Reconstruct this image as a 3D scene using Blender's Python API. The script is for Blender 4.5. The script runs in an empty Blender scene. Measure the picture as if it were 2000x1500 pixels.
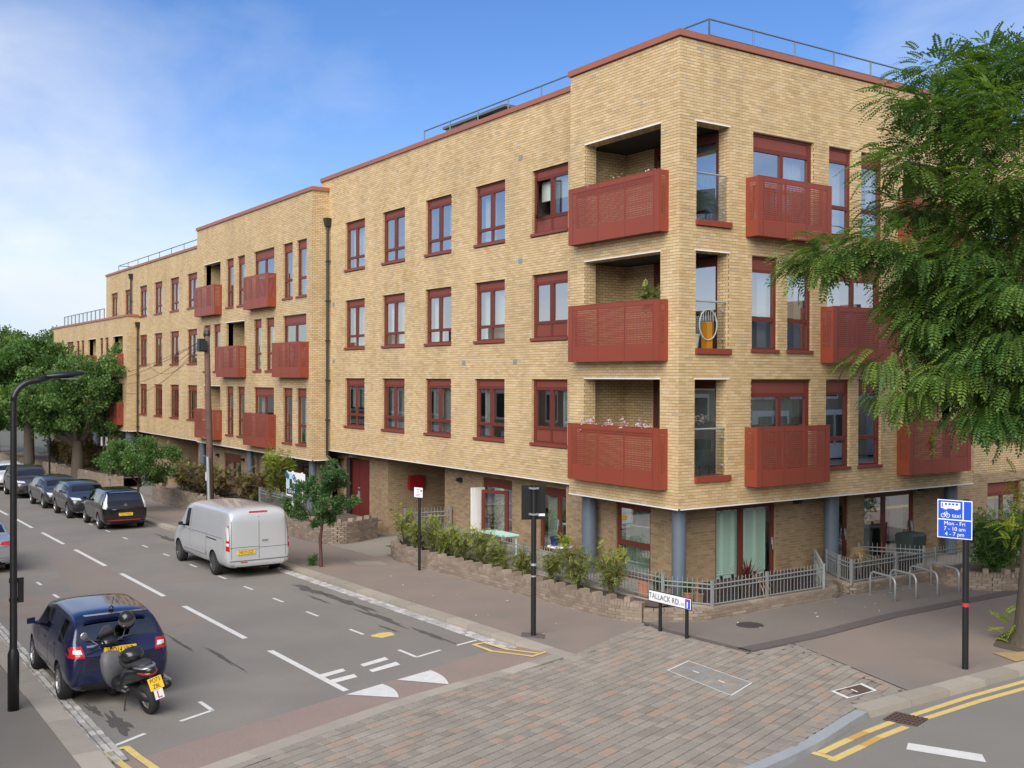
import bpy, bmesh, math, random
import numpy as np
from mathutils import Vector, Matrix, bvhtree
random.seed(7); rng = np.random.default_rng(7)
sc = bpy.context.scene
COL = sc.collection
R = math.radians

# ---------------------------------------------------------------- camera
CAM_POS = Vector((17.768, -16.542, 5.35))
cam_d = bpy.data.cameras.new('camera'); cam = bpy.data.objects.new('camera', cam_d); COL.objects.link(cam)
cam_d.sensor_fit = 'HORIZONTAL'; cam_d.sensor_width = 36; cam_d.lens = 37.314; cam_d.clip_end = 3000; cam_d.clip_start = .1
cam_rot = Matrix(((0.55965903,-0.00679586,0.82869511),(0.82871618,0.00054037,-0.55966882),(0.00335563,0.99997676,0.00593426)))
cam.matrix_world = Matrix.Translation(CAM_POS) @ cam_rot.to_4x4()
sc.camera = cam
def project(p):
    v = cam_rot.transposed() @ (Vector(p) - CAM_POS)
    return (1000 + 2073*v.x/-v.z, 750 - 2073*v.y/-v.z, -v.z)

# ---------------------------------------------------------------- sky and sun
SUN_AZ, SUN_EL = R(-50), R(38)          # direction towards the sun, azimuth measured from +x
sun_dir = Vector((math.cos(SUN_AZ)*math.cos(SUN_EL), math.sin(SUN_AZ)*math.cos(SUN_EL), math.sin(SUN_EL)))
w = bpy.data.worlds.new('World'); sc.world = w; w.use_nodes = True
nt = w.node_tree; nt.nodes.clear()
def _n(nt, typ, ins=None, **attrs):
    n = nt.nodes.new(typ)
    for k, v in attrs.items(): setattr(n, k, v)
    for k, v in (ins or {}).items():
        s = n.inputs[k]
        if isinstance(v, bpy.types.NodeSocket): nt.links.new(v, s)
        else: s.default_value = v
    return n
def _math(nt, op, a, b=0.0, c=None, clamp=False):
    n = nt.nodes.new('ShaderNodeMath'); n.operation = op; n.use_clamp = clamp
    for i, v in enumerate((a, b) if c is None else (a, b, c)):
        if isinstance(v, bpy.types.NodeSocket): nt.links.new(v, n.inputs[i])
        else: n.inputs[i].default_value = v
    return n.outputs[0]
def _mix(nt, f, a, b, blend='MIX'):
    n = nt.nodes.new('ShaderNodeMix'); n.data_type = 'RGBA'; n.blend_type = blend
    for i, v in ((0, f), (6, a), (7, b)):
        if isinstance(v, bpy.types.NodeSocket): nt.links.new(v, n.inputs[i])
        else: n.inputs[i].default_value = v if i == 0 else (tuple(v) + (1,))[:4]
    return n.outputs[2]
def _ramp(nt, f, stops):
    n = nt.nodes.new('ShaderNodeValToRGB'); cr = n.color_ramp
    while len(cr.elements) < len(stops): cr.elements.new(.5)
    for e, (p, c) in zip(cr.elements, stops): e.position = p; e.color = (tuple(c) + (1,))[:4]
    if isinstance(f, bpy.types.NodeSocket): nt.links.new(f, n.inputs[0])
    return n.outputs[0]
sky = _n(nt, 'ShaderNodeTexSky', sky_type='NISHITA', sun_disc=False, sun_elevation=SUN_EL,
         sun_rotation=math.pi/2 - SUN_AZ, altitude=50, air_density=1.0, dust_density=.25, ozone_density=2.5)
tc = _n(nt, 'ShaderNodeTexCoord')
sep = _n(nt, 'ShaderNodeSeparateXYZ', {0: tc.outputs['Generated']})
zc = _math(nt, 'ADD', _math(nt, 'MAXIMUM', sep.outputs[2], 0.0), .16)
pl = _n(nt, 'ShaderNodeCombineXYZ', {0: _math(nt, 'DIVIDE', sep.outputs[0], zc), 1: _math(nt, 'DIVIDE', sep.outputs[1], zc), 2: 0.0})
mp = _n(nt, 'ShaderNodeMapping', {0: pl.outputs[0], 'Rotation': (0, 0, R(-25)), 'Location': (-.5, -5.1, 0.0), 'Scale': (.55, 1.1, 1)})
n1 = _n(nt, 'ShaderNodeTexNoise', {'Vector': mp.outputs[0], 'Scale': .62, 'Detail': 8.0, 'Roughness': .56, 'Distortion': .55})
n2 = _n(nt, 'ShaderNodeTexNoise', {'Vector': mp.outputs[0], 'Scale': .2, 'Detail': 2.0})
cov = _math(nt, 'ADD', _math(nt, 'MULTIPLY', n1.outputs[0], .68), _math(nt, 'MULTIPLY', n2.outputs[0], .45))
cl = _ramp(nt, cov, [(.505, (0, 0, 0)), (.62, (.42, .42, .42)), (.74, (1, 1, 1))])
hsv = _n(nt, 'ShaderNodeHueSaturation', {'Saturation': 1.28, 'Value': 1.0, 'Color': sky.outputs[0]})
blue = _n(nt, 'ShaderNodeVectorMath', {0: hsv.outputs[0], 1: (1.12, .93, 1.06)}, operation='MULTIPLY').outputs[0]
blue = _n(nt, 'ShaderNodeVectorMath', {0: blue, 1: (4.9, 5.7, 6.7)}, operation='MINIMUM').outputs[0]
skc = _mix(nt, cl, blue, (6.6, 6.8, 7.1))
bg = _n(nt, 'ShaderNodeBackground', {'Color': skc, 'Strength': .066})
_n(nt, 'ShaderNodeOutputWorld', {0: bg.outputs[0]})
sun_l = bpy.data.lights.new('sun', 'SUN'); sun_l.energy = 2.6; sun_l.angle = R(65); sun_l.color = (1, .95, .87)
sun_o = bpy.data.objects.new('sun', sun_l); COL.objects.link(sun_o)
sun_o.rotation_euler = (-sun_dir).to_track_quat('-Z', 'Y').to_euler(); sun_o.location = (0, 0, 40)
sc.view_settings.view_transform = 'Standard'; sc.view_settings.look = 'None'; sc.view_settings.gamma = 1; sc.view_settings.use_curve_mapping = False
sc.view_settings.exposure = 1.17
sc.cycles.use_denoising = True
sc.cycles.max_bounces = 8; sc.cycles.transparent_max_bounces = 24; sc.cycles.diffuse_bounces = 3; sc.cycles.glossy_bounces = 3
sc.cycles.sample_clamp_indirect = 6
# ---------------------------------------------------------------- helpers
GR = .023
def gz(x): return GR*x
class MB:
    def __init__(s): s.v = []; s.f = []; s.m = []
    def quad(s, *p, m=0):
        i = len(s.v); s.v += [tuple(q) for q in p]; s.f.append(tuple(range(i, i+len(p)))); s.m.append(m)
    def hexa(s, P, m=0):      # P: 4 bottom then 4 top, counter-clockwise seen from above
        i = len(s.v); s.v += [tuple(q) for q in P]
        for q in ((3, 2, 1, 0), (4, 5, 6, 7), (0, 1, 5, 4), (1, 2, 6, 5), (2, 3, 7, 6), (3, 0, 4, 7)):
            s.f.append(tuple(i+k for k in q)); s.m.append(m)
    def box(s, x0, x1, y0, y1, z0, z1, m=0):
        s.hexa(((x0, y0, z0), (x1, y0, z0), (x1, y1, z0), (x0, y1, z0), (x0, y0, z1), (x1, y0, z1), (x1, y1, z1), (x0, y1, z1)), m)
    def slab(s, x0, x1, y0, y1, z0, z1, m=0):   # box that follows the slope of the street
        a, b = gz(x0), gz(x1)
        s.hexa(((x0, y0, z0+a), (x1, y0, z0+b), (x1, y1, z0+b), (x0, y1, z0+a), (x0, y0, z1+a), (x1, y0, z1+b), (x1, y1, z1+b), (x0, y1, z1+a)), m)
    def ring(s, c, ax, r, n, ph=0):
        ax = Vector(ax).normalized(); u = ax.orthogonal().normalized() if abs(ax.z) > .9 else ax.cross(Vector((0, 0, 1))).normalized(); w_ = ax.cross(u)
        i = len(s.v)
        for k in range(n):
            a = 2*math.pi*k/n+ph; p = Vector(c)+(u*math.cos(a)+w_*math.sin(a))*r; s.v.append(tuple(p))
        return i
    def tube(s, pts, rad, n=8, m=0, caps=True):
        pts = [Vector(p) for p in pts]; rad = rad if hasattr(rad, '__len__') else [rad]*len(pts)
        u = None; prev = None
        for k, p in enumerate(pts):
            t = (pts[min(k+1, len(pts)-1)]-pts[max(k-1, 0)]).normalized()
            if u is None: u = t.orthogonal().normalized()
            else: u = (u-t*u.dot(t)).normalized()
            w_ = t.cross(u); i = len(s.v)
            for j in range(n):
                a = 2*math.pi*j/n; s.v.append(tuple(p+(u*math.cos(a)+w_*math.sin(a))*rad[k]))
            if prev is not None:
                for j in range(n): s.f.append((prev+j, prev+(j+1) % n, i+(j+1) % n, i+j)); s.m.append(m)
            elif caps: s.f.append(tuple(i+n-1-j for j in range(n))); s.m.append(m)
            prev = i
        if caps: s.f.append(tuple(prev+j for j in range(n))); s.m.append(m)
    def cyl(s, p0, p1, r, n=12, r1=None, m=0): s.tube([p0, p1], [r, r if r1 is None else r1], n, m)
    def lathe(s, prof, c=(0, 0, 0), n=16, ax='z', m=0):   # prof: (radius, height)
        pi = None
        for r_, h in prof:
            i = len(s.v)
            for k in range(n):
                a = 2*math.pi*k/n; q = (r_*math.cos(a), r_*math.sin(a), h)
                if ax == 'y': q = (q[0], q[2], q[1])
                elif ax == 'x': q = (q[2], q[0], q[1])
                s.v.append((c[0]+q[0], c[1]+q[1], c[2]+q[2]))
            if pi is not None:
                for k in range(n): s.f.append((pi+k, pi+(k+1) % n, i+(k+1) % n, i+k)); s.m.append(m)
            pi = i
    def prism(s, poly, axis, d0, d1, m=0):     # poly 2-D; axis 'x','y','z' extrusion
        def P(p, d): return {'x': (d, p[0], p[1]), 'y': (p[0], d, p[1]), 'z': (p[0], p[1], d)}[axis]
        n = len(poly); i = len(s.v); s.v += [P(p, d0) for p in poly]+[P(p, d1) for p in poly]
        s.f.append(tuple(i+n-1-k for k in range(n))); s.f.append(tuple(i+n+k for k in range(n))); s.m += [m, m]
        for k in range(n): s.f.append((i+k, i+(k+1) % n, i+n+(k+1) % n, i+n+k)); s.m.append(m)
    def mesh(s, name, mats, smooth=False):
        me = bpy.data.meshes.new(name); me.from_pydata(s.v, [], s.f)
        for m_ in (mats if isinstance(mats, (list, tuple)) else [mats]): me.materials.append(m_)
        if len(me.materials) > 1: me.polygons.foreach_set('material_index', s.m)
        if smooth: me.polygons.foreach_set('use_smooth', [True]*len(me.polygons)); 
        me.update(); return me
    def build(s, name, mats, parent=None, smooth=False, fix=False):
        me = s.mesh(name, mats, smooth)
        if fix:
            b = bmesh.new(); b.from_mesh(me); bmesh.ops.recalc_face_normals(b, faces=b.faces); b.to_mesh(me); b.free()
        return link(name, me, parent)
def link(name, data, parent=None):
    o = bpy.data.objects.new(name, data); COL.objects.link(o)
    if parent is not None: o.parent = parent
    return o
def tag(o, label, cat, group=None):
    o['label'] = label; o['category'] = cat
    if group: o['group'] = group
    return o
def thing(name, label, cat, loc=(0, 0, 0), rz=0, group=None):
    o = bpy.data.objects.new(name, None); COL.objects.link(o); o.location = loc; o.rotation_euler = (0, 0, rz); o.empty_display_size = .2
    return tag(o, label, cat, group)
def struct(o, kind='structure'): o['kind'] = kind; return o
def copy_tree(o, parent=None):
    c = o.copy(); COL.objects.link(c)
    if parent is not None: c.parent = parent
    for ch in list(o.children): copy_tree(ch, c)
    return c
def npmesh(name, co, nper, mats, attr=None, smooth=False):
    co = np.asarray(co, np.float32).reshape(-1, 3); nv = len(co); nf = nv//nper
    me = bpy.data.meshes.new(name); me.vertices.add(nv); me.vertices.foreach_set('co', co.ravel())
    me.loops.add(nv); me.loops.foreach_set('vertex_index', np.arange(nv, dtype=np.int32))
    me.polygons.add(nf); me.polygons.foreach_set('loop_start', np.arange(0, nv, nper, dtype=np.int32))
    me.polygons.foreach_set('loop_total', np.full(nf, nper, np.int32))
    for m_ in (mats if isinstance(mats, (list, tuple)) else [mats]): me.materials.append(m_)
    if attr is not None:
        a = me.attributes.new('rnd', 'FLOAT', 'FACE'); a.data.foreach_set('value', np.asarray(attr, np.float32))
    me.update(calc_edges=True); me.validate(); return me
def mrot(right, up, org):
    r = Vector(right).normalized(); u = Vector(up).normalized(); n = r.cross(u)
    return Matrix(((r.x, u.x, n.x, org[0]), (r.y, u.y, n.y, org[1]), (r.z, u.z, n.z, org[2]), (0, 0, 0, 1)))
def text(s, size, mat, parent, right, up, org, align='CENTER', name='lettering', sx=1.0, ext=.0008):
    c = bpy.data.curves.new(name, 'FONT'); c.body = s; c.size = size; c.align_x = align; c.align_y = 'CENTER'; c.extrude = ext; c.resolution_u = 3
    c.materials.append(mat); tmp = bpy.data.objects.new(name, c); COL.objects.link(tmp); dg = bpy.context.evaluated_depsgraph_get(); me = bpy.data.meshes.new_from_object(tmp.evaluated_get(dg)); me.name = name; bpy.data.objects.remove(tmp); bpy.data.curves.remove(c); o = link(name, me, parent); o.matrix_local = mrot(right, up, org) @ Matrix.Diagonal((sx, 1, 1, 1)); return o

# ---------------------------------------------------------------- materials
def newmat(name):
    m = bpy.data.materials.new(name); m.use_nodes = True; m.node_tree.nodes.clear(); return m, m.node_tree
def pmat(name, col, rough=.6, metal=0, spec=.5, var=0, vscale=2.0, fine=0, fscale=60, bump=0, bscale=60, attr=0, orand=0, coat=0, stretch=(1, 1, 1), tint=None, tscale=.6):
    m, t = newmat(name)
    pos = _n(t, 'ShaderNodeNewGeometry').outputs['Position']
    if stretch != (1, 1, 1): pos = _n(t, 'ShaderNodeVectorMath', {0: pos, 1: stretch}, operation='MULTIPLY').outputs[0]
    f = 1.0
    def addf(f, src, amp): 
        return _math(t, 'ADD', f, _math(t, 'MULTIPLY', _math(t, 'SUBTRACT', src, .5), 2*amp))
    if var: f = addf(f, _n(t, 'ShaderNodeTexNoise', {'Vector': pos, 'Scale': vscale, 'Detail': 5.0, 'Roughness': .6}).outputs[0], var)
    if fine: f = addf(f, _n(t, 'ShaderNodeTexNoise', {'Vector': pos, 'Scale': fscale, 'Detail': 2.0}).outputs[0], fine)
    if attr: f = addf(f, _n(t, 'ShaderNodeAttribute', attribute_name='rnd').outputs['Fac'], attr)
    if orand: f = addf(f, _n(t, 'ShaderNodeObjectInfo').outputs['Random'], orand)
    c = tuple(col)+(1,)
    if tint is not None:
        tn = _n(t, 'ShaderNodeTexNoise', {'Vector': pos, 'Scale': tscale, 'Detail': 4.0}).outputs[0]
        c = _mix(t, _ramp(t, tn, [(.42, (0, 0, 0)), (.62, (1, 1, 1))]), col, tint)
    p = _n(t, 'ShaderNodeBsdfPrincipled', {'Roughness': rough, 'Metallic': metal, 'Specular IOR Level': spec, 'Coat Weight': coat, 'Coat Roughness': .05})
    if f != 1.0:
        sc_ = _n(t, 'ShaderNodeVectorMath', operation='SCALE')
        if isinstance(c, tuple): sc_.inputs[0].default_value = col
        else: t.links.new(c, sc_.inputs[0])
        t.links.new(f, sc_.inputs['Scale']); t.links.new(sc_.outputs[0], p.inputs['Base Color'])
    elif isinstance(c, tuple): p.inputs['Base Color'].default_value = c
    else: t.links.new(c, p.inputs['Base Color'])
    if bump:
        b = _n(t, 'ShaderNodeBump', {'Strength': bump, 'Distance': .02, 'Height': _n(t, 'ShaderNodeTexNoise', {'Vector': pos, 'Scale': bscale, 'Detail': 3.0}).outputs[0]})
        t.links.new(b.outputs[0], p.inputs['Normal'])
    _n(t, 'ShaderNodeOutputMaterial', {0: p.outputs[0]}); return m
BRICK_STOPS = [(0, (.455, .315, .155)), (.15, (.495, .352, .182)), (.55, (.53, .385, .208)), (.93, (.575, .432, .248)), (.975, (.50, .38, .235)), (1, (.40, .31, .20))]
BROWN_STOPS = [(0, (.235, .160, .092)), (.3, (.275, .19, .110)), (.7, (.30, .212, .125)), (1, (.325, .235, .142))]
GREY_STOPS = [(0, (.20, .155, .115)), (.4, (.24, .188, .142)), (.8, (.27, .213, .163)), (1, (.32, .258, .20))]
PAV_STOPS = [(0, (.225, .198, .163)), (.3, (.255, .224, .185)), (.6, (.272, .238, .196)), (.85, (.295, .258, .212)), (.88, (.305, .232, .180)), (1, (.325, .238, .182))]
def brick_geo_mat(name, stops, src):
    m, t = newmat(name); pos = _n(t, 'ShaderNodeNewGeometry').outputs['Position']
    rnd = _n(t, 'ShaderNodeAttribute', attribute_name='rnd').outputs['Fac'] if src == 'attr' else _n(t, 'ShaderNodeObjectInfo').outputs['Random']
    c = _ramp(t, rnd, stops)
    n = _n(t, 'ShaderNodeTexNoise', {'Vector': pos, 'Scale': .55, 'Detail': 6.0, 'Roughness': .62}).outputs[0]
    n2 = _n(t, 'ShaderNodeTexNoise', {'Vector': pos, 'Scale': 26.0, 'Detail': 3.0}).outputs[0]
    st = _n(t, 'ShaderNodeTexNoise', {'Vector': _n(t, 'ShaderNodeVectorMath', {0: pos, 1: (1.5, 1.5, .22)}, operation='MULTIPLY').outputs[0], 'Scale': 1.3, 'Detail': 5.0}).outputs[0]
    f = _math(t, 'ADD', _math(t, 'ADD', .55, _math(t, 'MULTIPLY', n, .42)), _math(t, 'ADD', _math(t, 'MULTIPLY', n2, .16), _math(t, 'MULTIPLY', st, .34)))
    s = _n(t, 'ShaderNodeVectorMath', {0: c, 'Scale': f}, operation='SCALE').outputs[0]
    p = _n(t, 'ShaderNodeBsdfPrincipled', {'Base Color': s, 'Roughness': .85, 'Specular IOR Level': .25})
    b = _n(t, 'ShaderNodeBump', {'Strength': .25, 'Distance': .01, 'Height': n2}); t.links.new(b.outputs[0], p.inputs['Normal'])
    _n(t, 'ShaderNodeOutputMaterial', {0: p.outputs[0]}); return m
def brick_tex_mat(name, stops, mortar):
    m, t = newmat(name); pos = _n(t, 'ShaderNodeNewGeometry').outputs['Position']
    s = _n(t, 'ShaderNodeSeparateXYZ', {0: pos})
    uv = _n(t, 'ShaderNodeCombineXYZ', {0: _math(t, 'ADD', s.outputs[0], s.outputs[1]), 1: s.outputs[2], 2: 0.0}).outputs[0]
    bt = _n(t, 'ShaderNodeTexBrick', {'Vector': uv, 'Color1': (0, 0, 0, 1), 'Color2': (1, 1, 1, 1), 'Mortar': (.5, .5, .5, 1), 'Scale': 1.0, 'Mortar Size': .007, 'Mortar Smooth': .1, 'Bias': 0.0, 'Brick Width': .2106, 'Row Height': .0702})
    n = _n(t, 'ShaderNodeTexNoise', {'Vector': pos, 'Scale': .55, 'Detail': 6.0, 'Roughness': .62}).outputs[0]
    st = _n(t, 'ShaderNodeTexNoise', {'Vector': _n(t, 'ShaderNodeVectorMath', {0: pos, 1: (1.5, 1.5, .22)}, operation='MULTIPLY').outputs[0], 'Scale': 1.3, 'Detail': 5.0}).outputs[0]
    c = _mix(t, bt.outputs['Fac'], _ramp(t, bt.outputs['Color'], stops), mortar)
    f = _math(t, 'ADD', .62, _math(t, 'ADD', _math(t, 'MULTIPLY', n, .42), _math(t, 'MULTIPLY', st, .34)))
    c = _n(t, 'ShaderNodeVectorMath', {0: c, 'Scale': f}, operation='SCALE').outputs[0]
    p = _n(t, 'ShaderNodeBsdfPrincipled', {'Base Color': c, 'Roughness': .85, 'Specular IOR Level': .25})
    b = _n(t, 'ShaderNodeBump', {'Strength': .5, 'Distance': .008, 'Height': bt.outputs['Fac']}, invert=True); t.links.new(b.outputs[0], p.inputs['Normal'])
    _n(t, 'ShaderNodeOutputMaterial', {0: p.outputs[0]}); return m
def glass_mat(name, fmin=.28, tint=(.92, .96, .94), rough=0.0, blend=.22):
    m, t = newmat(name)
    lw = _n(t, 'ShaderNodeLayerWeight', {'Blend': blend}).outputs['Fresnel']
    f = _math(t, 'MAXIMUM', lw, fmin)
    tr = _n(t, 'ShaderNodeBsdfTransparent', {0: tint+(1,)}); gl = _n(t, 'ShaderNodeBsdfGlossy', {0: (.95, .97, 1, 1), 'Roughness': rough})
    mx = _n(t, 'ShaderNodeMixShader', {0: f, 1: tr.outputs[0], 2: gl.outputs[0]})
    _n(t, 'ShaderNodeOutputMaterial', {0: mx.outputs[0]}); return m
def hole_mat(name, col, pitch=.05, frac=.46, rough=.45):
    m, t = newmat(name); pos = _n(t, 'ShaderNodeNewGeometry').outputs['Position']; s = _n(t, 'ShaderNodeSeparateXYZ', {0: pos})
    u = _math(t, 'DIVIDE', _math(t, 'ADD', s.outputs[0], s.outputs[1]), pitch); v = _math(t, 'DIVIDE', s.outputs[2], pitch)
    a = _math(t, 'LESS_THAN', _math(t, 'FRACT', u), frac); b = _math(t, 'LESS_THAN', _math(t, 'FRACT', v), frac)
    p = _n(t, 'ShaderNodeBsdfPrincipled', {'Base Color': col+(1,), 'Roughness': rough})
    mx = _n(t, 'ShaderNodeMixShader', {0: _math(t, 'MULTIPLY', a, b), 1: p.outputs[0], 2: _n(t, 'ShaderNodeBsdfTransparent').outputs[0]})
    _n(t, 'ShaderNodeOutputMaterial', {0: mx.outputs[0]}); return m
def leaf_mat(name, stops, trans=.35, rough=.5):
    m, t = newmat(name)
    rnd = _n(t, 'ShaderNodeAttribute', attribute_name='rnd').outputs['Fac']; c = _ramp(t, rnd, stops)
    p = _n(t, 'ShaderNodeBsdfPrincipled', {'Base Color': c, 'Roughness': rough, 'Specular IOR Level': .35})
    tl = _n(t, 'ShaderNodeBsdfTranslucent', {0: _n(t, 'ShaderNodeVectorMath', {0: c, 1: (1.25, 1.35, .6)}, operation='MULTIPLY').outputs[0]})
    mx = _n(t, 'ShaderNodeMixShader', {0: trans, 1: p.outputs[0], 2: tl.outputs[0]})
    _n(t, 'ShaderNodeOutputMaterial', {0: mx.outputs[0]}); return m
RED = (.225, .048, .026)
M = dict(
 brick=brick_geo_mat('tan_brick', BRICK_STOPS, 'attr'), brick_o=brick_geo_mat('tan_brick_single', BRICK_STOPS, 'obj'),
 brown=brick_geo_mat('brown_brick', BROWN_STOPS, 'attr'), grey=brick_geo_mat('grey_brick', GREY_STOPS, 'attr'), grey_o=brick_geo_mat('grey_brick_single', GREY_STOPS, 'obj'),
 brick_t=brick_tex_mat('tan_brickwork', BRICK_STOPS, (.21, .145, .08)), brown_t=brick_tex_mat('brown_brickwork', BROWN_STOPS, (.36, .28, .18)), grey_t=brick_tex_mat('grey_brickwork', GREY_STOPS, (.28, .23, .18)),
 mortar=pmat('mortar', (.17, .115, .062), .9, var=.2, vscale=3), mortar_b=pmat('brown_mortar', (.37, .29, .19), .9, var=.2, vscale=3), mortar_g=pmat('grey_mortar', (.20, .165, .125), .9, var=.25, vscale=3),
 red=pmat('red_metal', RED, .42, spec=.35, var=.1, vscale=1.2), redholes=hole_mat('perforated_red_metal', RED), frame=pmat('red_brown_frame', (.125, .028, .018), .45, spec=.35, var=.08),
 door=pmat('dark_red_door', (.125, .022, .018), .45, var=.1), headp=pmat('head_panel_red', (.195, .048, .030), .45, spec=.35, var=.08),
 coping=pmat('coping_metal', (.30, .105, .062), .45, var=.15, vscale=.8), seam=pmat('seam', (.05, .012, .01), .7),
 glass=glass_mat('window_glass', .52), glass_c=glass_mat('clear_glass', .07, (.93, .97, .95), blend=.1), carglass=glass_mat('car_glass', .14, (.16, .18, .18)),
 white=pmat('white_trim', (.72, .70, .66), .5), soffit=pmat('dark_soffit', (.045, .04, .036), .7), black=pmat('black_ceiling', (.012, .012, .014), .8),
 room=pmat('room_plaster', (.42, .40, .36), .9), roomfloor=pmat('room_floor', (.16, .12, .09), .7),
 blind=pmat('pale_blind', (.62, .70, .64), .8), blindw=pmat('white_curtain', (.72, .72, .68), .85), blindg=pmat('grey_blind', (.36, .42, .38), .85), shutter=pmat('shutter_green_white', (.52, .68, .58), .6), greenwall=pmat('green_curtain', (.22, .30, .06), .8),
 column=pmat('blue_grey_column', (.105, .132, .165), .4, var=.12, vscale=3), steel=pmat('galvanised_steel', (.36, .38, .38), .38, metal=.35, var=.12, vscale=6), railgrey=pmat('grey_rail', (.215, .225, .22), .5, var=.1),
 roofrail=pmat('roof_rail', (.12, .15, .17), .5), pipe=pmat('black_pipe', (.022, .02, .018), .45), blackpost=pmat('black_post', (.012, .012, .012), .38, var=.2, vscale=8),
 roof=pmat('roof_felt', (.12, .12, .12), .9, var=.2),
 asphalt=pmat('road_asphalt', (.192, .176, .152), .88, var=.16, vscale=.55, fine=.22, fscale=55, bump=.25, bscale=90, tint=(.212, .192, .164), tscale=.35),
 asphalt2=pmat('main_road_asphalt', (.195, .182, .158), .85, var=.12, vscale=.6, fine=.2, fscale=60, bump=.25, bscale=90),
 footway=pmat('footway_asphalt', (.225, .180, .146), .9, var=.12, vscale=.7, fine=.16, fscale=55, bump=.25, bscale=90, tint=(.205, .170, .142), tscale=.5),
 footdark=pmat('forecourt_asphalt', (.178, .150, .126), .9, var=.14, vscale=.8, fine=.16, fscale=55, bump=.25, bscale=90),
 footleft=pmat('left_footway_asphalt', (.165, .146, .120), .9, var=.14, vscale=.7, fine=.16, fscale=55, bump=.25, bscale=90),
 strip=pmat('dark_reinstatement', (.105, .088, .078), .9, var=.15, vscale=2, fine=.15),
 redtar=pmat('red_brown_tarmac', (.262, .195, .160), .9, var=.1, vscale=1, fine=.35, fscale=48, bump=.3, bscale=70), patch=pmat('brown_patch', (.218, .180, .148), .9, var=.12, vscale=1, fine=.18, fscale=55, bump=.25, bscale=90),
 crack=pmat('worn_tar', (.082, .075, .068), .9, var=.3, vscale=6), 
 granite=pmat('granite', (.33, .29, .235), .8, var=.12, vscale=3, fine=.2, fscale=70, orand=.16), sett=pmat('sett_stone', (.40, .385, .35), .8, var=.2, vscale=9, orand=.3), settw=pmat('painted_sett', (.40, .385, .36), .8, var=.35, vscale=9, orand=.25), bluestone=pmat('blue_grey_kerb', (.30, .315, .32), .75, var=.15, vscale=3, fine=.15),
 paver=brick_geo_mat('paver', PAV_STOPS, 'obj'), paver_a=brick_geo_mat('paver_bed', PAV_STOPS, 'attr'), paver_b=pmat('paver_border', (.262, .228, .188), .88, var=.15, vscale=5), joint=pmat('paver_joint', (.105, .085, .068), .95, var=.3, vscale=9),
 wline=pmat('white_road_paint', (.62, .61, .57), .75, var=.22, vscale=7, fine=.2, fscale=45), yline=pmat('yellow_road_paint', (.62, .46, .16), .75, var=.2, vscale=6, fine=.18, fscale=45), yline2=pmat('deep_yellow_paint', (.52, .32, .07), .75, var=.2, vscale=6, fine=.15),
 iron=pmat('cast_iron', (.055, .048, .044), .6, var=.2, vscale=8, bump=.6, bscale=30), ironrust=pmat('rusty_iron', (.10, .062, .048), .7, var=.25, vscale=9), covercon=pmat('cover_concrete', (.24, .235, .215), .85, var=.3, vscale=14, fine=.2),
 earth=pmat('soil', (.09, .068, .05), .95, var=.3, vscale=6), dry=pmat('dry_litter', (.36, .25, .11), .95, var=.4, vscale=12), terrace=pmat('terrace_slab', (.26, .23, .19), .85, var=.15, vscale=2), ground=pmat('far_ground', (.10, .10, .07), .95, var=.2),
 signblue=pmat('sign_blue', (.012, .075, .52), .4), signwhite=pmat('sign_white', (.78, .78, .78), .4), signred=pmat('sign_red', (.45, .03, .04), .5), ink=pmat('black_ink', (.012, .012, .014), .5), inkgrey=pmat('grey_ink', (.16, .17, .19), .5), plate_y=pmat('yellow_plate', (.80, .50, .03), .4), plate_w=pmat('white_plate', (.75, .75, .72), .4), fire=pmat('fire_red', (.30, .012, .015), .35),
 bark=pmat('bark', (.115, .088, .062), .9, var=.35, vscale=5, bump=1.0, bscale=14, stretch=(1, 1, .25)), barkd=pmat('dark_bark', (.085, .068, .05), .9, var=.3, vscale=6, bump=1.0, bscale=16, stretch=(1, 1, .25)), barkr=pmat('red_bark', (.09, .038, .03), .8, var=.4, vscale=12), pole=pmat('tarred_pole', (.11, .062, .045), .85, var=.35, vscale=5, stretch=(1, 1, .2)),
 terra=pmat('terracotta', (.42, .17, .09), .8, var=.2, vscale=9), potb=pmat('blue_pot', (.012, .02, .09), .25), wood=pmat('dark_wood', (.045, .032, .028), .7, var=.25, vscale=7, stretch=(1, 1, .3)), rattan=pmat('wicker', (.24, .16, .09), .8, var=.3, vscale=20), plastic=pmat('dark_plastic', (.018, .022, .02), .4), tabletop=pmat('white_table', (.7, .7, .68), .4), tableg=pmat('green_table', (.45, .7, .58), .5), orange=pmat('orange_plastic', (.68, .27, .02), .45), cream=pmat('cream_pot', (.66, .66, .60), .5), cloth=pmat('dark_cover', (.028, .04, .034), .75, var=.3, vscale=6),
)
# ---------------------------------------------------------------- ground, roads, pavements
def sheet(name, pts, dz, mat, parent=None, st=True):
    mb = MB(); mb.quad(*[(x, y, gz(x)+dz) for x, y in pts]); o = mb.build(name, mat, parent)
    if o.data.polygons[0].normal.z < 0: o.data.flip_normals()
    if parent is None and st: struct(o)
    return o
mb = MB()
for a, b in ((-1500, -160), (-160, 60), (60, 1500)):
    za, zb = gz(max(min(a, 60), -160))-.4, gz(max(min(b, 60), -160))-.4
    mb.quad((a, -1500, za), (b, -1500, zb), (b, 1500, zb), (a, 1500, za))
struct(mb.build('ground', M['ground']))
def xf(y): return .02+(-5.15-y)*.325
def xn(y): return np.interp(-y, (4.0, 5.05, 5.99, 7.17, 8.28, 8.93, 9.82, 11.98, 13.4), (1.2, 1.49, 1.77, 2.0, 2.28, 2.5, 2.82, 3.6, 4.15))
road = sheet('road', [(-150, -12.97), (xf(-12.97), -12.97), (xf(-4.45), -4.45), (-150, -4.45)], -.1, M['asphalt'])
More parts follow.
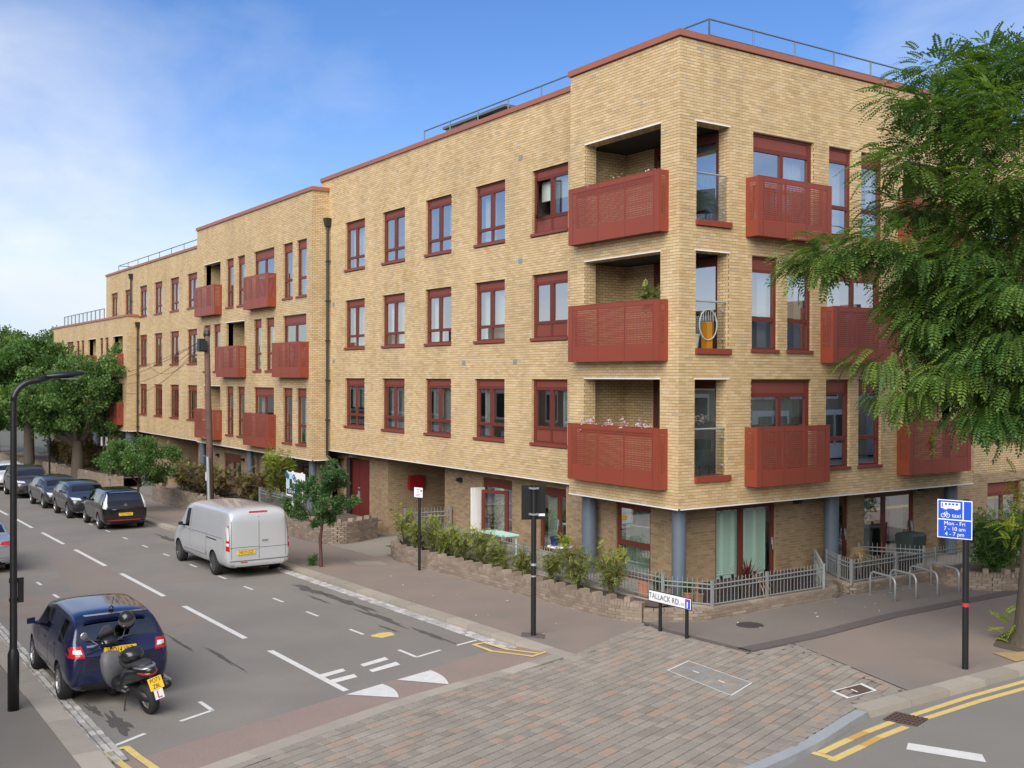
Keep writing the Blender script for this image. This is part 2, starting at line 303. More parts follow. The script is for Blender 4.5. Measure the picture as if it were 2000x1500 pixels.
mb = MB(); ys = np.linspace(-12.97, -4.45, 18)
for y0, y1 in zip(ys[:-1], ys[1:]):
    mb.quad(*[(x, y, gz(x)+d) for x, y, d in ((xf(y0), y0, -.1), (xn(y0), y0, 0), (xn(y1), y1, 0), (xf(y1), y1, -.1))])
struct(mb.build('road_ramp', M['redtar']))
mainroad = sheet('main_road', [(6.95, 90), (6.95, -2.4), (7.1, -2.75), (7.55, -3.93), (7.85, -4.98), (8.05, -6.2), (8.3, -9), (8.5, -13.3), (9.5, -60), (40, -60), (40, 90)], -.1, M['asphalt2'])
sheet('pavement_left', [(-150, -40), (9, -40), (8.5, -13.35), (-150, -13.35)], 0, M['footleft'])
sheet('pavement_right', [(-150, -4.13), (1.58, -4.13), (.2, -1.0), (.2, 3), (-150, 3)], 0, M['footway'])
fore = sheet('forecourt', [(.2, -1.2), (1.0, -1.40), (3.45, -1.36), (3.42, .7), (3.12, 3.7), (3.12, 60), (-1.2, 60), (-1.2, -1)], .03, M['footdark'])
mb = MB()
for (xa, ya), (xb, yb) in (((.35, -1.26), (1.0, -1.41)), ((1.0, -1.41), (3.46, -1.37)), ((3.46, -1.37), (3.43, .7)), ((3.43, .7), (3.13, 3.7)), ((3.13, 3.7), (3.13, 60))):
    t = Vector((xb-xa, yb-ya, 0)).normalized(); n = Vector((-t.y, t.x, 0))*(.09 if ya < -1 and yb < -1 else .32)
    P = [(xa, ya), (xb, yb), (xb+n.x, yb+n.y), (xa+n.x, ya+n.y)]
    mb.hexa([(x, y, gz(x)-.02) for x, y in P]+[(x, y, gz(x)+.035) for x, y in P])
mb.build('reinstated_strip', M['strip'], fore)
sheet('footway_by_main_road', [(3.40, -.06), (6.88, -1.19), (6.88, 90), (3.0, 90), (3.0, 3.0)], .004, M['footway'])
# patches and worn tar on the road
rz = -.1
def mark(name, pts, mat, dz=.004, parent=road): return sheet(name, pts, rz+dz, mat, parent)
mark('brown_patch', [(-18.6, -9.9), (-18.4, -8.72), (-6.4, -8.6), (-5.75, -10.25), (-9.1, -10.5), (-9.2, -12.68), (-12.2, -12.68), (-12.3, -10.4)], M['patch'], .002)
mark('brown_patch', [(-13.6, -8.5), (-13.4, -6.9), (-12.6, -6.6), (-11.6, -6.45), (-11.9, -8.4)], M['patch'], .002)
mark('brown_patch', [(-38, -8.7), (-35, -6.6), (-33.9, -6.6), (-36.5, -8.7)], M['patch'], .002)
mark('brown_patch', [(-44, -12.6), (-40, -8.8), (-36, -8.9), (-38, -12.6)], M['patch'], .002)
def blob(name, cx, cy, rx, ry, mat, seed, rot=0, k=22, dz=.003, rough=.35):
    r_ = random.Random(seed); P = []
    for i in range(k):
        a = 2*math.pi*i/k; q = 1+r_.uniform(-rough, rough); x = rx*q*math.cos(a); y = ry*q*math.sin(a)
        P.append((cx+x*math.cos(rot)-y*math.sin(rot), cy+x*math.sin(rot)+y*math.cos(rot)))
    return mark(name, P, mat, dz)
for i, (cx, cy, rx, ry) in enumerate(((-6.2, -5.15, 1.5, .12), (-4.1, -5.35, 1.2, .09), (-8.6, -5.25, 1.0, .14), (-1.9, -5.3, .8, .07), (-3.0, -5.75, .5, .05), (-7.2, -5.6, .7, .05), (-21.5, -5.2, 1.6, .14), (.55, -12.35, .55, .13), (-.4, -12.5, .4, .07), (-2.6, -9.6, 1.1, .05), (-4.6, -9.9, .9, .04))):
    blob('worn_tar', cx, cy, rx, ry, M['crack'], i+3, rough=.5, k=26)
for x0, x1 in ((-2.64, 1.0), (-8.33, -3.96), (-14.4, -9.94), (-20.6, -16.15), (-26.4, -22.3), (-32.4, -28.3), (-38.4, -34.3), (-44.4, -40.3), (-50.4, -46.3), (-56.4, -52.3), (-62, -58)):
    mark('centre_line', [(x0, -8.69), (x1, -8.71), (x1-.03, -8.585), (x0+.02, -8.56)], M['wline'])
for x0 in (-33.9, -31.2, -28.4, -25.6, -22.93, -20.26, -17.71, -14.87, -12.22, -10.11, -7.99, -5.86, -3.48): mark('bay_dash', [(x0, -6.5), (x0+.66, -6.49), (x0+.66, -6.42), (x0, -6.43)], M['wline'])
for x0 in (-14.32, -12.01, -9.7, -7.2, -4.7, -2.19): mark('bay_dash', [(x0, -10.97), (x0+.6, -10.96), (x0+.6, -10.88), (x0, -10.89)], M['wline'])
def line(pts, wd, mat, name='road_line', dz=.004, zf=None):
    for (xa, ya), (xb, yb) in zip(pts[:-1], pts[1:]):
        t = Vector((xb-xa, yb-ya)).normalized(); n = Vector((-t.y, t.x))*wd/2; e = t*wd*.35
        P = [(xa-n.x-e.x, ya-n.y-e.y), (xb-n.x+e.x, yb-n.y+e.y), (xb+n.x+e.x, yb+n.y+e.y), (xa+n.x-e.x, ya+n.y-e.y)]
        if zf is None: mark(name, P, mat, dz)
        else:
            mb = MB(); mb.quad(*[(x, y, zf(x, y)+dz) for x, y in P]); o = mb.build(name, mat, road)
            if o.data.polygons[0].normal.z < 0: o.data.flip_normals()
line([(.17, -10.93), (.76, -10.92), (1.03, -11.5)], .075, M['wline'], 'bay_corner')
line([(1.66, -12.66), (1.36, -12.17)], .075, M['wline'], 'bay_end')
line([(-1.11, -6.5), (-.39, -6.5), (-.62, -5.85)], .075, M['wline'], 'bay_corner')
line([(-.78, -5.33), (-.93, -4.8)], .075, M['wline'], 'bay_end')
for q in ([(-.52, -7.65), (-.76, -7.0), (-.54, -7.03), (-.33, -7.67)], [(-.05, -7.7), (-.3, -7.0), (-.05, -7.04), (.14, -7.72)], [(-.28, -8.6), (-.44, -8.05), (-.24, -8.08), (-.05, -8.62)], [(.18, -8.6), (.05, -8.05), (.28, -8.09), (.42, -8.65)]):
    mark('hump_bar', q, M['wline'], .006)
def zr(x, y):
    t = (x-xf(y))/max(.05, xn(y)-xf(y)); return gz(x)-.1*(1-max(0, min(1, t)))
for q in ([(.90, -7.62), (.68, -6.8), (1.35, -6.85), (2.0, -7.19)], [(1.22, -8.76), (.98, -7.95), (1.6, -7.95), (2.2, -8.27)]):
    mb = MB(); A, B, D, Cc = q; n = 9; grid = []
    for i in range(n+1):
        u = i/n; L_ = (A[0]+(Cc[0]-A[0])*u, A[1]+(Cc[1]-A[1])*u); q2 = u*u
        Rr = (B[0]*(1-u)**2+2*u*(1-u)*D[0]+Cc[0]*q2, B[1]*(1-u)**2+2*u*(1-u)*D[1]+Cc[1]*q2); grid.append((L_, Rr))
    for (a, b), (c, d) in zip(grid[:-1], grid[1:]): mb.quad(*[(x, y, zr(x, y)+.008) for x, y in (a, c, d, b)])
    o = mb.build('hump_triangle', M['wline'], road, fix=True)
yz = lambda x, y: zr(x, y) if x > xf(y) else gz(x)-.1
line([(-.6, -5.05), (.1, -5.08), (.7, -4.95), (1.18, -4.84)], .09, M['yline'], 'double_yellow_line', .01, yz)
line([(-.62, -4.78), (.2, -4.78), (1.02, -4.62)], .09, M['yline'], 'double_yellow_line', .01, yz)
line([(-.6, -5.05), (-.62, -4.78)], .09, M['yline'], 'double_yellow_line', .011, yz); line([(1.2, -4.88), (1.04, -4.4)], .09, M['yline'], 'double_yellow_line', .011, yz)
line([(1.93, -12.82), (2.5, -12.80), (3.2, -12.78), (3.5, -12.78)], .11, M['yline'], 'double_yellow_line', .012, yz)
line([(1.86, -12.55), (2.4, -12.52), (3.3, -12.5)], .11, M['yline'], 'double_yellow_line', .012, yz); line([(1.9, -12.84), (1.85, -12.55)], .1, M['yline'], 'double_yellow_line', .013, yz)
blob('yellow_paint_splash', -2.52, -6.14, .21, .3, M['yline'], 4, rough=.22, k=16)
mz = lambda pts, wd, mat, dz=.004: [sheet('double_yellow_line', [(xa-n.x, ya-n.y), (xb-n.x, yb-n.y), (xb+n.x, yb+n.y), (xa+n.x, ya+n.y)], rz+dz, mat, mainroad) for (xa, ya), (xb, yb) in zip(pts[:-1], pts[1:]) for n in [Vector((-(yb-ya), xb-xa)).normalized()*wd/2]]
mz([(7.85, -4.58), (7.7, -3.75)], .13, M['yline']); mz([(7.7, -3.75), (7.63, -3.3)], .12, M['yline2']); mz([(7.63, -3.3), (7.55, -2.56)], .13, M['yline'])
mz([(8.15, -4.72), (8.0, -3.85)], .13, M['yline']); mz([(8.0, -3.85), (7.9, -3.35)], .12, M['yline2']); mz([(7.9, -3.35), (7.82, -2.6)], .13, M['yline'])
mz([(7.65, -4.68), (8.2, -4.62)], .12, M['yline'], .006)
mz([(7.52, -2.06), (7.44, -.4), (7.46, 4), (7.46, 40)], .12, M['yline']); mz([(7.74, -2.1), (7.68, -.4), (7.72, 4), (7.72, 40)], .12, M['yline'])
sheet('give_way_dash', [(8.30, -3.22), (9.2, -2.82), (9.42, -3.07), (8.46, -3.49)], rz+.005, M['wline'], mainroad)
sheet('give_way_dash', [(9.9, -1.4), (10.8, -1.0), (10.95, -1.22), (10.05, -1.65)], rz+.005, M['wline'], mainroad)
# kerbs: every stone a piece
def kerb_run(name, x0, x1, y0, y1, mat, L_=.92, dz=.006):
    k = MB(); k.quad((x0, y0+.02, gz(x0)-.11), (x1, y0+.02, gz(x1)-.11), (x1, y1-.02, gz(x1)-.11), (x0, y1-.02, gz(x0)-.11)); root = struct(k.build(name, M['joint']))
    mb = MB(); h = .01
    mb.hexa(((.004, y0, -.16+gz(.004)), (L_-.004, y0, -.16+gz(L_)), (L_-.004, y1, -.16+gz(L_)), (.004, y1, -.16), (.008, y0+h, dz), (L_-.008, y0+h, dz+gz(L_)), (L_-.008, y1, dz+gz(L_)), (.008, y1, dz)))
    me = mb.mesh('kerb_stone', mat); x = x0; r_ = random.Random(3)
    while x < x1-.2:
        o = link('kerb_stone', me, root); o.location = (x, r_.uniform(-.006, .006), gz(x)+r_.uniform(-.004, .004)); x += L_
    return root
kerb_run('kerb', -46, 1.55, -4.45, -4.13, M['granite'])
kerb_run('kerb', -20, 3.6, -13.35, -12.97, M['granite'], dz=.008)
root = sheet('kerb', [(6.9, -2.6), (7.22, -2.6), (7.22, 12), (6.9, 12)], -.1, M['joint'])
y = -2.66; r_ = random.Random(5)
mb = MB(); mb.hexa(((6.87, .004, -.16), (7.235, .004, -.16), (7.235, 1.03, -.16), (6.87, 1.03, -.16), (6.875, .008, .012), (7.215, .008, .012), (7.215, 1.022, .012), (6.875, 1.022, .012)))
me = mb.mesh('kerb_stone', M['granite'])
while y < 16:
    o = link('kerb_stone', me, root); o.location = (r_.uniform(-.006, .006), y, gz(7)+r_.uniform(-.003, .003)); y += 1.035
pk = [(7.22, -2.72), (7.38, -3.3), (7.58, -3.93), (7.75, -4.5), (7.88, -5.1), (8.0, -5.8), (8.1, -6.5), (8.17, -7.3), (8.25, -8.1), (8.32, -8.9), (8.38, -9.8)]
for (xa, ya), (xb, yb) in zip(pk[:-1], pk[1:]):
    t = Vector((xb-xa, yb-ya)).normalized(); n = Vector((t.y, -t.x))*.2; g_ = t*.005; mb = MB()
    P = [(xa+g_.x, ya+g_.y), (xa+g_.x+n.x, ya+g_.y+n.y), (xb-g_.x+n.x, yb-g_.y+n.y), (xb-g_.x, yb-g_.y)]
    mb.hexa([(x, y, gz(x)-.14) for x, y in P]+[(x, y, gz(x)+.006) for x, y in P]); mb.build('kerb_stone', M['bluestone'], root, fix=True)
# flush stone strip at the top of the ramp
ys = [-4.45, -5.2, -6.0, -6.95, -7.9, -8.6, -9.5, -10.4, -11.3, -12.2, -13.0]
strip = None
for y0, y1 in zip(ys[:-1], ys[1:]):
    mb = MB(); P = [(xn(y0)-.01, y0-.006), (xn(y1)-.01, y1+.006), (xn(y1)+.29, y1+.096), (xn(y0)+.29, y0+.084)]
    mb.hexa([(x, y, gz(x)-.05) for x, y in P]+[(x, y, gz(x)+.006) for x, y in P])
    if strip is None: strip = struct(mb.build('edging_kerb', M['granite'], fix=True))
    else: mb.build('edging_stone', M['granite'], strip, fix=True)
# setts in the gutters
def setts(x0, x1, ya, rows, wd, mat, L_=.19):
    root = sheet('gutter', [(x0, ya), (x1, ya), (x1, ya+rows*wd), (x0, ya+rows*wd)], rz+.004, M['joint']); mes = []
    for l in (L_*.8, L_, L_*1.15):
        mb = MB(); mb.hexa(((.003, .003, -.02), (l-.006, .003, -.02), (l-.006, wd-.006, -.02), (.003, wd-.006, -.02), (.012, .012, .024), (l-.016, .012, .024), (l-.016, wd-.016, .024), (.012, wd-.016, .024))); mes.append((l, mb.mesh('sett', mat)))
    r_ = random.Random(int(-ya*10))
    for k in range(rows):
        x = x0+r_.uniform(0, .1)
        while x < x1-.12:
            l, me = r_.choice(mes); o = link('sett', me, root); o.location = (x, ya+k*wd, rz+gz(x)+r_.uniform(-.004, .006)); o.rotation_euler = (r_.uniform(-.03, .03), r_.uniform(-.03, .03), r_.uniform(-.04, .04)); x += l
setts(-13.5, .25, -4.76, 2, .145, M['settw'], .2)
setts(-9.2, 2.45, -12.965, 3, .105, M['sett'], .19)
# block paving
pav_poly = [(1.76, -4.42), (2.07, -6.0), (2.33, -7.17), (2.6, -8.26), (2.85, -8.98), (3.14, -9.85), (3.92, -11.98), (4.45, -13.4), (8.3, -13.4), (8.12, -9), (7.86, -6.2), (7.66, -5.0), (7.36, -3.98), (7.0, -2.75), (6.87, -2.5), (6.87, -1.22), (3.47, -.1), (3.47, -1.38), (1.0, -1.42), (.3, -1.22), (1.58, -4.13)]
paving = sheet('block_paving', pav_poly, -.006, M['joint'])
bmb = MB(); NP = len(pav_poly)
for i in range(NP):
    a, b = Vector(pav_poly[i]), Vector(pav_poly[(i+1) % NP]); t = (b-a).normalized(); n = Vector((-t.y, t.x))*.17; L_ = (b-a).length; k = max(1, round(L_/.26))
    for j in range(k):
        p, q = a.lerp(b, (j+.02)/k), a.lerp(b, (j+.98)/k); bmb.quad(*[(v.x, v.y, gz(v.x)+.0035) for v in (p, q, q+n, p+n)])
bmb.build('border_course', M['paver_b'], paving, fix=True)
def inpoly(x, y, P):
    c = False; j = len(P)-1
    for i in range(len(P)):
        if (P[i][1] > y) != (P[j][1] > y) and x < (P[j][0]-P[i][0])*(y-P[i][1])/(P[j][1]-P[i][1])+P[i][0]: c = not c
        j = i
    return c
d_ = Vector((-.31, .951)).normalized(); n_ = Vector((d_.y, -d_.x)); PW = .195; cand = []; r_ = random.Random(11)
for row in range(-70, 70):
    s = -16+r_.uniform(0, .3)
    while s < 12:
        l = r_.choice((.2, .26, .26, .3)); c = Vector((4.5, -6))+d_*(s+l/2)+n_*(row*PW); s += l
        if 0 < c.x < 9 and all(inpoly(c.x+d_.x*a*l*.5+n_.x*b*PW*.5, c.y+d_.y*a*l*.5+n_.y*b*PW*.5, pav_poly) for a, b in ((-.9, -.9), (.9, -.9), (.9, .9), (-.9, .9))): cand.append((c, l))
        elif 0 < c.x < 9 and inpoly(c.x, c.y, pav_poly): cand.append((c, l*.5 if False else l, 1))
def psz(c):
    X, Y_, D = project((c.x, c.y, gz(c.x))); return 0 if not (0 < X < 2000 and 0 < Y_ < 1500) else 1/D
order = sorted([q for q in cand if len(q) == 2], key=lambda q: -psz(q[0])); near = set(id(q) for q in order[:300])
pm = {}
for l in (.2, .26, .3):
    for nm, mat in (('n', M['paver']),):
        mb = MB(); a, b, g_ = l/2-.004, PW/2-.004, .007
        mb.hexa(((-a, -b, -.04), (a, -b, -.04), (a, b, -.04), (-a, b, -.04), (-a+g_, -b+g_, .006), (a-g_, -b+g_, .006), (a-g_, b-g_, .006), (-a+g_, b-g_, .006))); pm[(l, nm)] = mb.mesh('paver', mat)
bulk = []; battr = []
U = Vector((d_.x, d_.y, GR*d_.x)).normalized(); V_ = Vector((-n_.x, -n_.y, -GR*n_.x)).normalized()
for q in cand:
    c, l = q[0], q[1]; mt = mrot(U, V_, (c.x, c.y, gz(c.x)+r_.uniform(-.002, .003)))
    if id(q) in near:
        o = link('paver', pm[(l, 'n')], paving); o.matrix_world = mt
    else:
        me = pm[(l, 'n')]; vs = [mt @ v.co for v in me.vertices]; k = r_.random()
        if len(q) == 3:      # cut to the edge: keep only the part inside
            vs = [mt @ Vector((v.co.x*.55, v.co.y*.55, v.co.z)) for v in me.vertices]
        for f in me.polygons:
            bulk += [tuple(vs[i]) for i in f.vertices]; battr.append(k)
o = link('paving_field', npmesh('paving_field', bulk, 4, M['paver_a'], battr), paving); o['kind'] = 'stuff'
# covers and grates
def cover(name, label, cat, P, matf, mati, inset=.05, dz=.004, lift=.006, marks=()):
    t = thing(name, label, cat, (P[0][0], P[0][1], gz(P[0][0])+dz)); ox, oy, oz = t.location
    c = Vector((sum(p[0] for p in P)/4, sum(p[1] for p in P)/4)); mb = MB()
    Q = [(p[0]+(c.x-p[0])*inset, p[1]+(c.y-p[1])*inset*1.3) for p in P]
    z_ = lambda x, h: gz(x)+dz+h-oz
    for i in range(4):
        a, b, e, f = P[i], P[(i+1) % 4], Q[(i+1) % 4], Q[i]
        mb.quad(*[(x-ox, y-oy, z_(x, lift)) for x, y in (a, b, e, f)])
    mb.build('cover_frame', matf, t, fix=True)
    mb = MB(); mb.quad(*[(x-ox, y-oy, z_(x, lift-.003)) for x, y in Q]); mb.build('cover_plate', mati, t, fix=True)
    for u, v in marks:
        m = MB(); pc = Vector(P[0])*(1-u)*(1-v)+Vector(P[1])*(1-u)*v+Vector(P[2])*u*v+Vector(P[3])*u*(1-v); e = (Vector(P[1])-Vector(P[0])).normalized()*.02; k = (Vector(P[3])-Vector(P[0])).normalized()*.09
        m.quad(*[(p.x-ox, p.y-oy, z_(p.x, lift+.002)) for p in (pc-e-k, pc+e-k, pc+e+k, pc-e+k)]); m.build('lifting_slot', M['white'], t, fix=True)
    return t
cover('utility_cover', 'large rectangular concrete filled cover with pale rim in the block paving', 'manhole cover', [(3.52, -3.53), (3.23, -2.73), (5.02, -2.93), (5.36, -3.79)], M['white'], M['covercon'], .035, marks=((.3, .5), (.7, .5)))
cover('drain_cover', 'small rusty brown iron cover with pale rim near the granite kerb', 'manhole cover', [(6.13, -2.26), (6.12, -1.44), (6.55, -1.6), (6.57, -2.39)], M['white'], M['ironrust'], .14, marks=((.5, .5),))
t = thing('gully_grate', 'rusty iron gully grate set in the road between the double yellow lines', 'drain', (7.6, -2.3, gz(7.6)+rz+.004)); mb = MB()
mb.box(-.26, .26, -.24, .24, .001, .004); mb.build('grate_pit', M['ink'], t)
for i in range(8): mb = MB(); x = -.24+i*.068; mb.box(x-.012, x+.012, -.24, .24, .004, .02); mb.build('grate_bar', M['ironrust'], t)
for i in range(5): mb = MB(); y = -.22+i*.11; mb.box(-.26, .26, y-.014, y+.014, .0045, .018); mb.build('grate_bar', M['ironrust'], t)
t.rotation_euler = (0, 0, R(14))
mb = MB(); mb.lathe([(0.0, .008), (.27, .008), (.29, .004), (.29, -.01)], n=28)
for i in range(-3, 4): mb.box(-.2, .2, i*.06-.008, i*.06+.008, .007, .011)
o = mb.build('inspection_cover', M['iron']); o.location = (1.84, .38, gz(1.84)+.034); tag(o, 'dark round iron inspection cover in the forecourt tarmac', 'manhole cover')
sheet('pale_slab', [(-11.9, -2.5), (-11.0, -2.62), (-10.5, -1.9), (-11.3, -1.75)], .004, M['terrace'], bpy.data.objects['pavement_right'])
sheet('pale_path', [(-15.6, -1.5), (-12.1, -1.5), (-12.1, 2.4), (-16.4, 2.4), (-16.1, .2)], .006, M['terrace'], bpy.data.objects['pavement_right'])
sheet('concrete_collar', [(-.62, -3.85), (-.3, -4.1), (.16, -3.82), (-.15, -3.58)], .005, M['strip'], bpy.data.objects['pavement_right'])
r_ = random.Random(21)      # scraps of paper on the pavement
lit = []
for i in range(34):
    x, y = (r_.uniform(1.1, 3.0), r_.uniform(0, 8)) if i < 18 else (r_.uniform(-9, 1), r_.uniform(-4, -2))
    mb = MB(); s_ = r_.uniform(.01, .035); a = r_.uniform(0, 6); zz = gz(x)+(.036 if i < 18 else .006)
    mb.quad(*[(x+s_*math.cos(a+k*1.6)*r_.uniform(.5, 1.3), y+s_*math.sin(a+k*1.6)*r_.uniform(.5, 1.3), zz+r_.uniform(0, .01)) for k in range(4)]); lit += mb.v
o = struct(link('litter', npmesh('litter', lit, 4, M['white'])), 'stuff'); o['label'] = 'small pale scraps of litter on the pavements'; o['category'] = 'litter'
# ---------------------------------------------------------------- apartment building
bld = thing('apartment_building', 'long tan brick apartment building with stepped blocks, red metal balconies and flat roofs', 'building')
CH, BL, MT = .0702, .2106, .0085
class Fr:
    def __init__(s, o, u, n): s.o = o; s.u = u; s.n = n
    def P(s, a, d, z): return (s.o[0]+s.u[0]*a+s.n[0]*d, s.o[1]+s.u[1]*a+s.n[1]*d, z)
def FL(y): return Fr((0, y), (1, 0), (0, -1))      # face looking towards the side street
def FR(x): return Fr((x, 0), (0, 1), (1, 0))       # face looking towards the main road
def fbox(mb, fr, a0, a1, d0, d1, z0, z1, m=0):
    P = [fr.P(a0, d1, z0), fr.P(a1, d1, z0), fr.P(a1, d0, z0), fr.P(a0, d0, z0), fr.P(a0, d1, z1), fr.P(a1, d1, z1), fr.P(a1, d0, z1), fr.P(a0, d0, z1)]
    mb.hexa(P, m)
def fquad(mb, fr, a0, a1, d, z0, z1, m=0): mb.quad(fr.P(a0, d, z0), fr.P(a1, d, z0), fr.P(a1, d, z1), fr.P(a0, d, z1), m=m)
def rects(a0, a1, z0, z1, ops):
    A = sorted({a0, a1, *[min(max(o[i], a0), a1) for o in ops for i in (0, 1)]}); Z = sorted({z0, z1, *[min(max(o[i], z0), z1) for o in ops for i in (2, 3)]})
    for z_0, z_1 in zip(Z[:-1], Z[1:]):
        run = None
        for a_0, a_1 in zip(A[:-1], A[1:]):
            am, zm = (a_0+a_1)/2, (z_0+z_1)/2
            solid = not any(o[0] < am < o[1] and o[2] < zm < o[3] for o in ops)
            if solid: run = (run[0], a_1) if run else (a_0, a_1)
            if (not solid or a_1 == A[-1]) and run: yield (run[0], run[1], z_0, z_1); run = None
BRK = {'brick': [], 'brown': []}      # (frame, a0, a1, z, full)
def wall(fr, a0, a1, z0, z1, ops, geo, tex, name='brick_wall', reveal=.12, key='brick', edge0=False):
    mb = MB(); d = -.008 if geo else 0
    for r_ in rects(a0, a1, z0, z1, ops): fquad(mb, fr, r_[0], r_[1], d, r_[2], r_[3])
    for o in ops:
        dp = -(o[4] if len(o) > 4 else reveal)
        b0, b1, c0, c1 = o[:4]
        mb.quad(fr.P(b0, d, c0), fr.P(b0, d, c1), fr.P(b0, dp, c1), fr.P(b0, dp, c0), m=1); mb.quad(fr.P(b1, dp, c0), fr.P(b1, dp, c1), fr.P(b1, d, c1), fr.P(b1, d, c0), m=1)
        mb.quad(fr.P(b0, d, c1), fr.P(b1, d, c1), fr.P(b1, dp, c1), fr.P(b0, dp, c1), m=1); mb.quad(fr.P(b0, dp, c0), fr.P(b1, dp, c0), fr.P(b1, d, c0), fr.P(b0, d, c0), m=1)
    o_ = mb.build(name, [(M['mortar'] if key == 'brick' else M['mortar_b']) if geo else tex, tex], bld)
    if geo:
        k = 0; z = z0
        while z+CH*.6 < z1:
            zt = min(z+CH, z1); off = (k % 2)*BL/2; holes = sorted([(o[0], o[1]) for o in ops if o[2] < z+CH*.5 < o[3]])
            spans = []; c = a0
            for h0, h1 in holes:
                if h0 > c: spans.append((c, min(h0, a1)))
                c = max(c, h1)
            if c < a1: spans.append((c, a1))
            for s0, s1 in spans:
                a = math.floor((s0-off)/BL)*BL+off
                while a < s1:
                    b0, b1 = max(a, s0), min(a+BL, s1)
                    if b1-b0 > .03: BRK[key].append((fr, b0, b1, z, b1-b0 > BL-.002))
                    a += BL
            z += CH; k += 1
    return o_
rw = random.Random(5)
def corr(mb, fr, a0, a1, d, z0, z1, pitch=.085, amp=.014):
    n = max(2, int((a1-a0)/pitch*2)); A = [a0+(a1-a0)*i/n for i in range(n+1)]; D = [d+(amp if i % 2 else -amp)*rw.uniform(.6, 1.2) for i in range(n+1)]
    for i in range(n): mb.quad(fr.P(A[i], D[i], z0), fr.P(A[i+1], D[i+1], z0), fr.P(A[i+1], D[i+1], z1), fr.P(A[i], D[i], z1))
def blind(fr, a0, a1, z0, z1, style, parent):
    if style is None: return
    mb = MB(); nm = 'curtain'
    if style in ('full', 'fullg', 'fullw'): corr(mb, fr, a0, a1, -.34, z0, z1)
    elif style == 'left': corr(mb, fr, a0, a0+(a1-a0)*.42, -.34, z0, z1)
    elif style == 'right': corr(mb, fr, a1-(a1-a0)*.38, a1, -.34, z0, z1)
    elif style == 'sides': corr(mb, fr, a0, a0+(a1-a0)*.28, -.34, z0, z1); corr(mb, fr, a1-(a1-a0)*.28, a1, -.34, z0, z1)
    elif style == 'roller': fquad(mb, fr, a0, a1, -.3, z1-(z1-z0)*.55, z1); nm = 'blind'
    elif style == 'slats':
        nm = 'blind'; a = a0
        while a < a1: mb.quad(fr.P(a, -.30, z0), fr.P(a+.035, -.36, z0), fr.P(a+.035, -.36, z1), fr.P(a, -.30, z1)); a += .11
    elif style == 'shutter':
        nm = 'shutter'; n = max(2, round((a1-a0)/.42)); wv = (a1-a0)/n
        for k in range(n):
            p0, p1 = a0+k*wv, a0+(k+1)*wv
            fbox(mb, fr, p0, p0+.05, -.30, -.27, z0, z1); fbox(mb, fr, p1-.05, p1, -.30, -.27, z0, z1); fbox(mb, fr, p0, p1, -.30, -.27, z0, z0+.08); fbox(mb, fr, p0, p1, -.30, -.27, z1-.08, z1)
            z = z0+.1
            while z < z1-.1: mb.quad(fr.P(p0+.05, -.315, z+.052), fr.P(p1-.05, -.315, z+.052), fr.P(p1-.05, -.26, z), fr.P(p0+.05, -.26, z)); z += .058
        fquad(mb, fr, a0, a1, -.325, z0, z1)
    mb.build(nm, {'fullw': M['blindw'], 'fullg': M['blindg'], 'shutter': M['shutter'], 'left': M['blindw'], 'slats': M['blindw'], 'right': M['blind'], 'sides': M['blindw']}.get(style, M['blind']), parent)
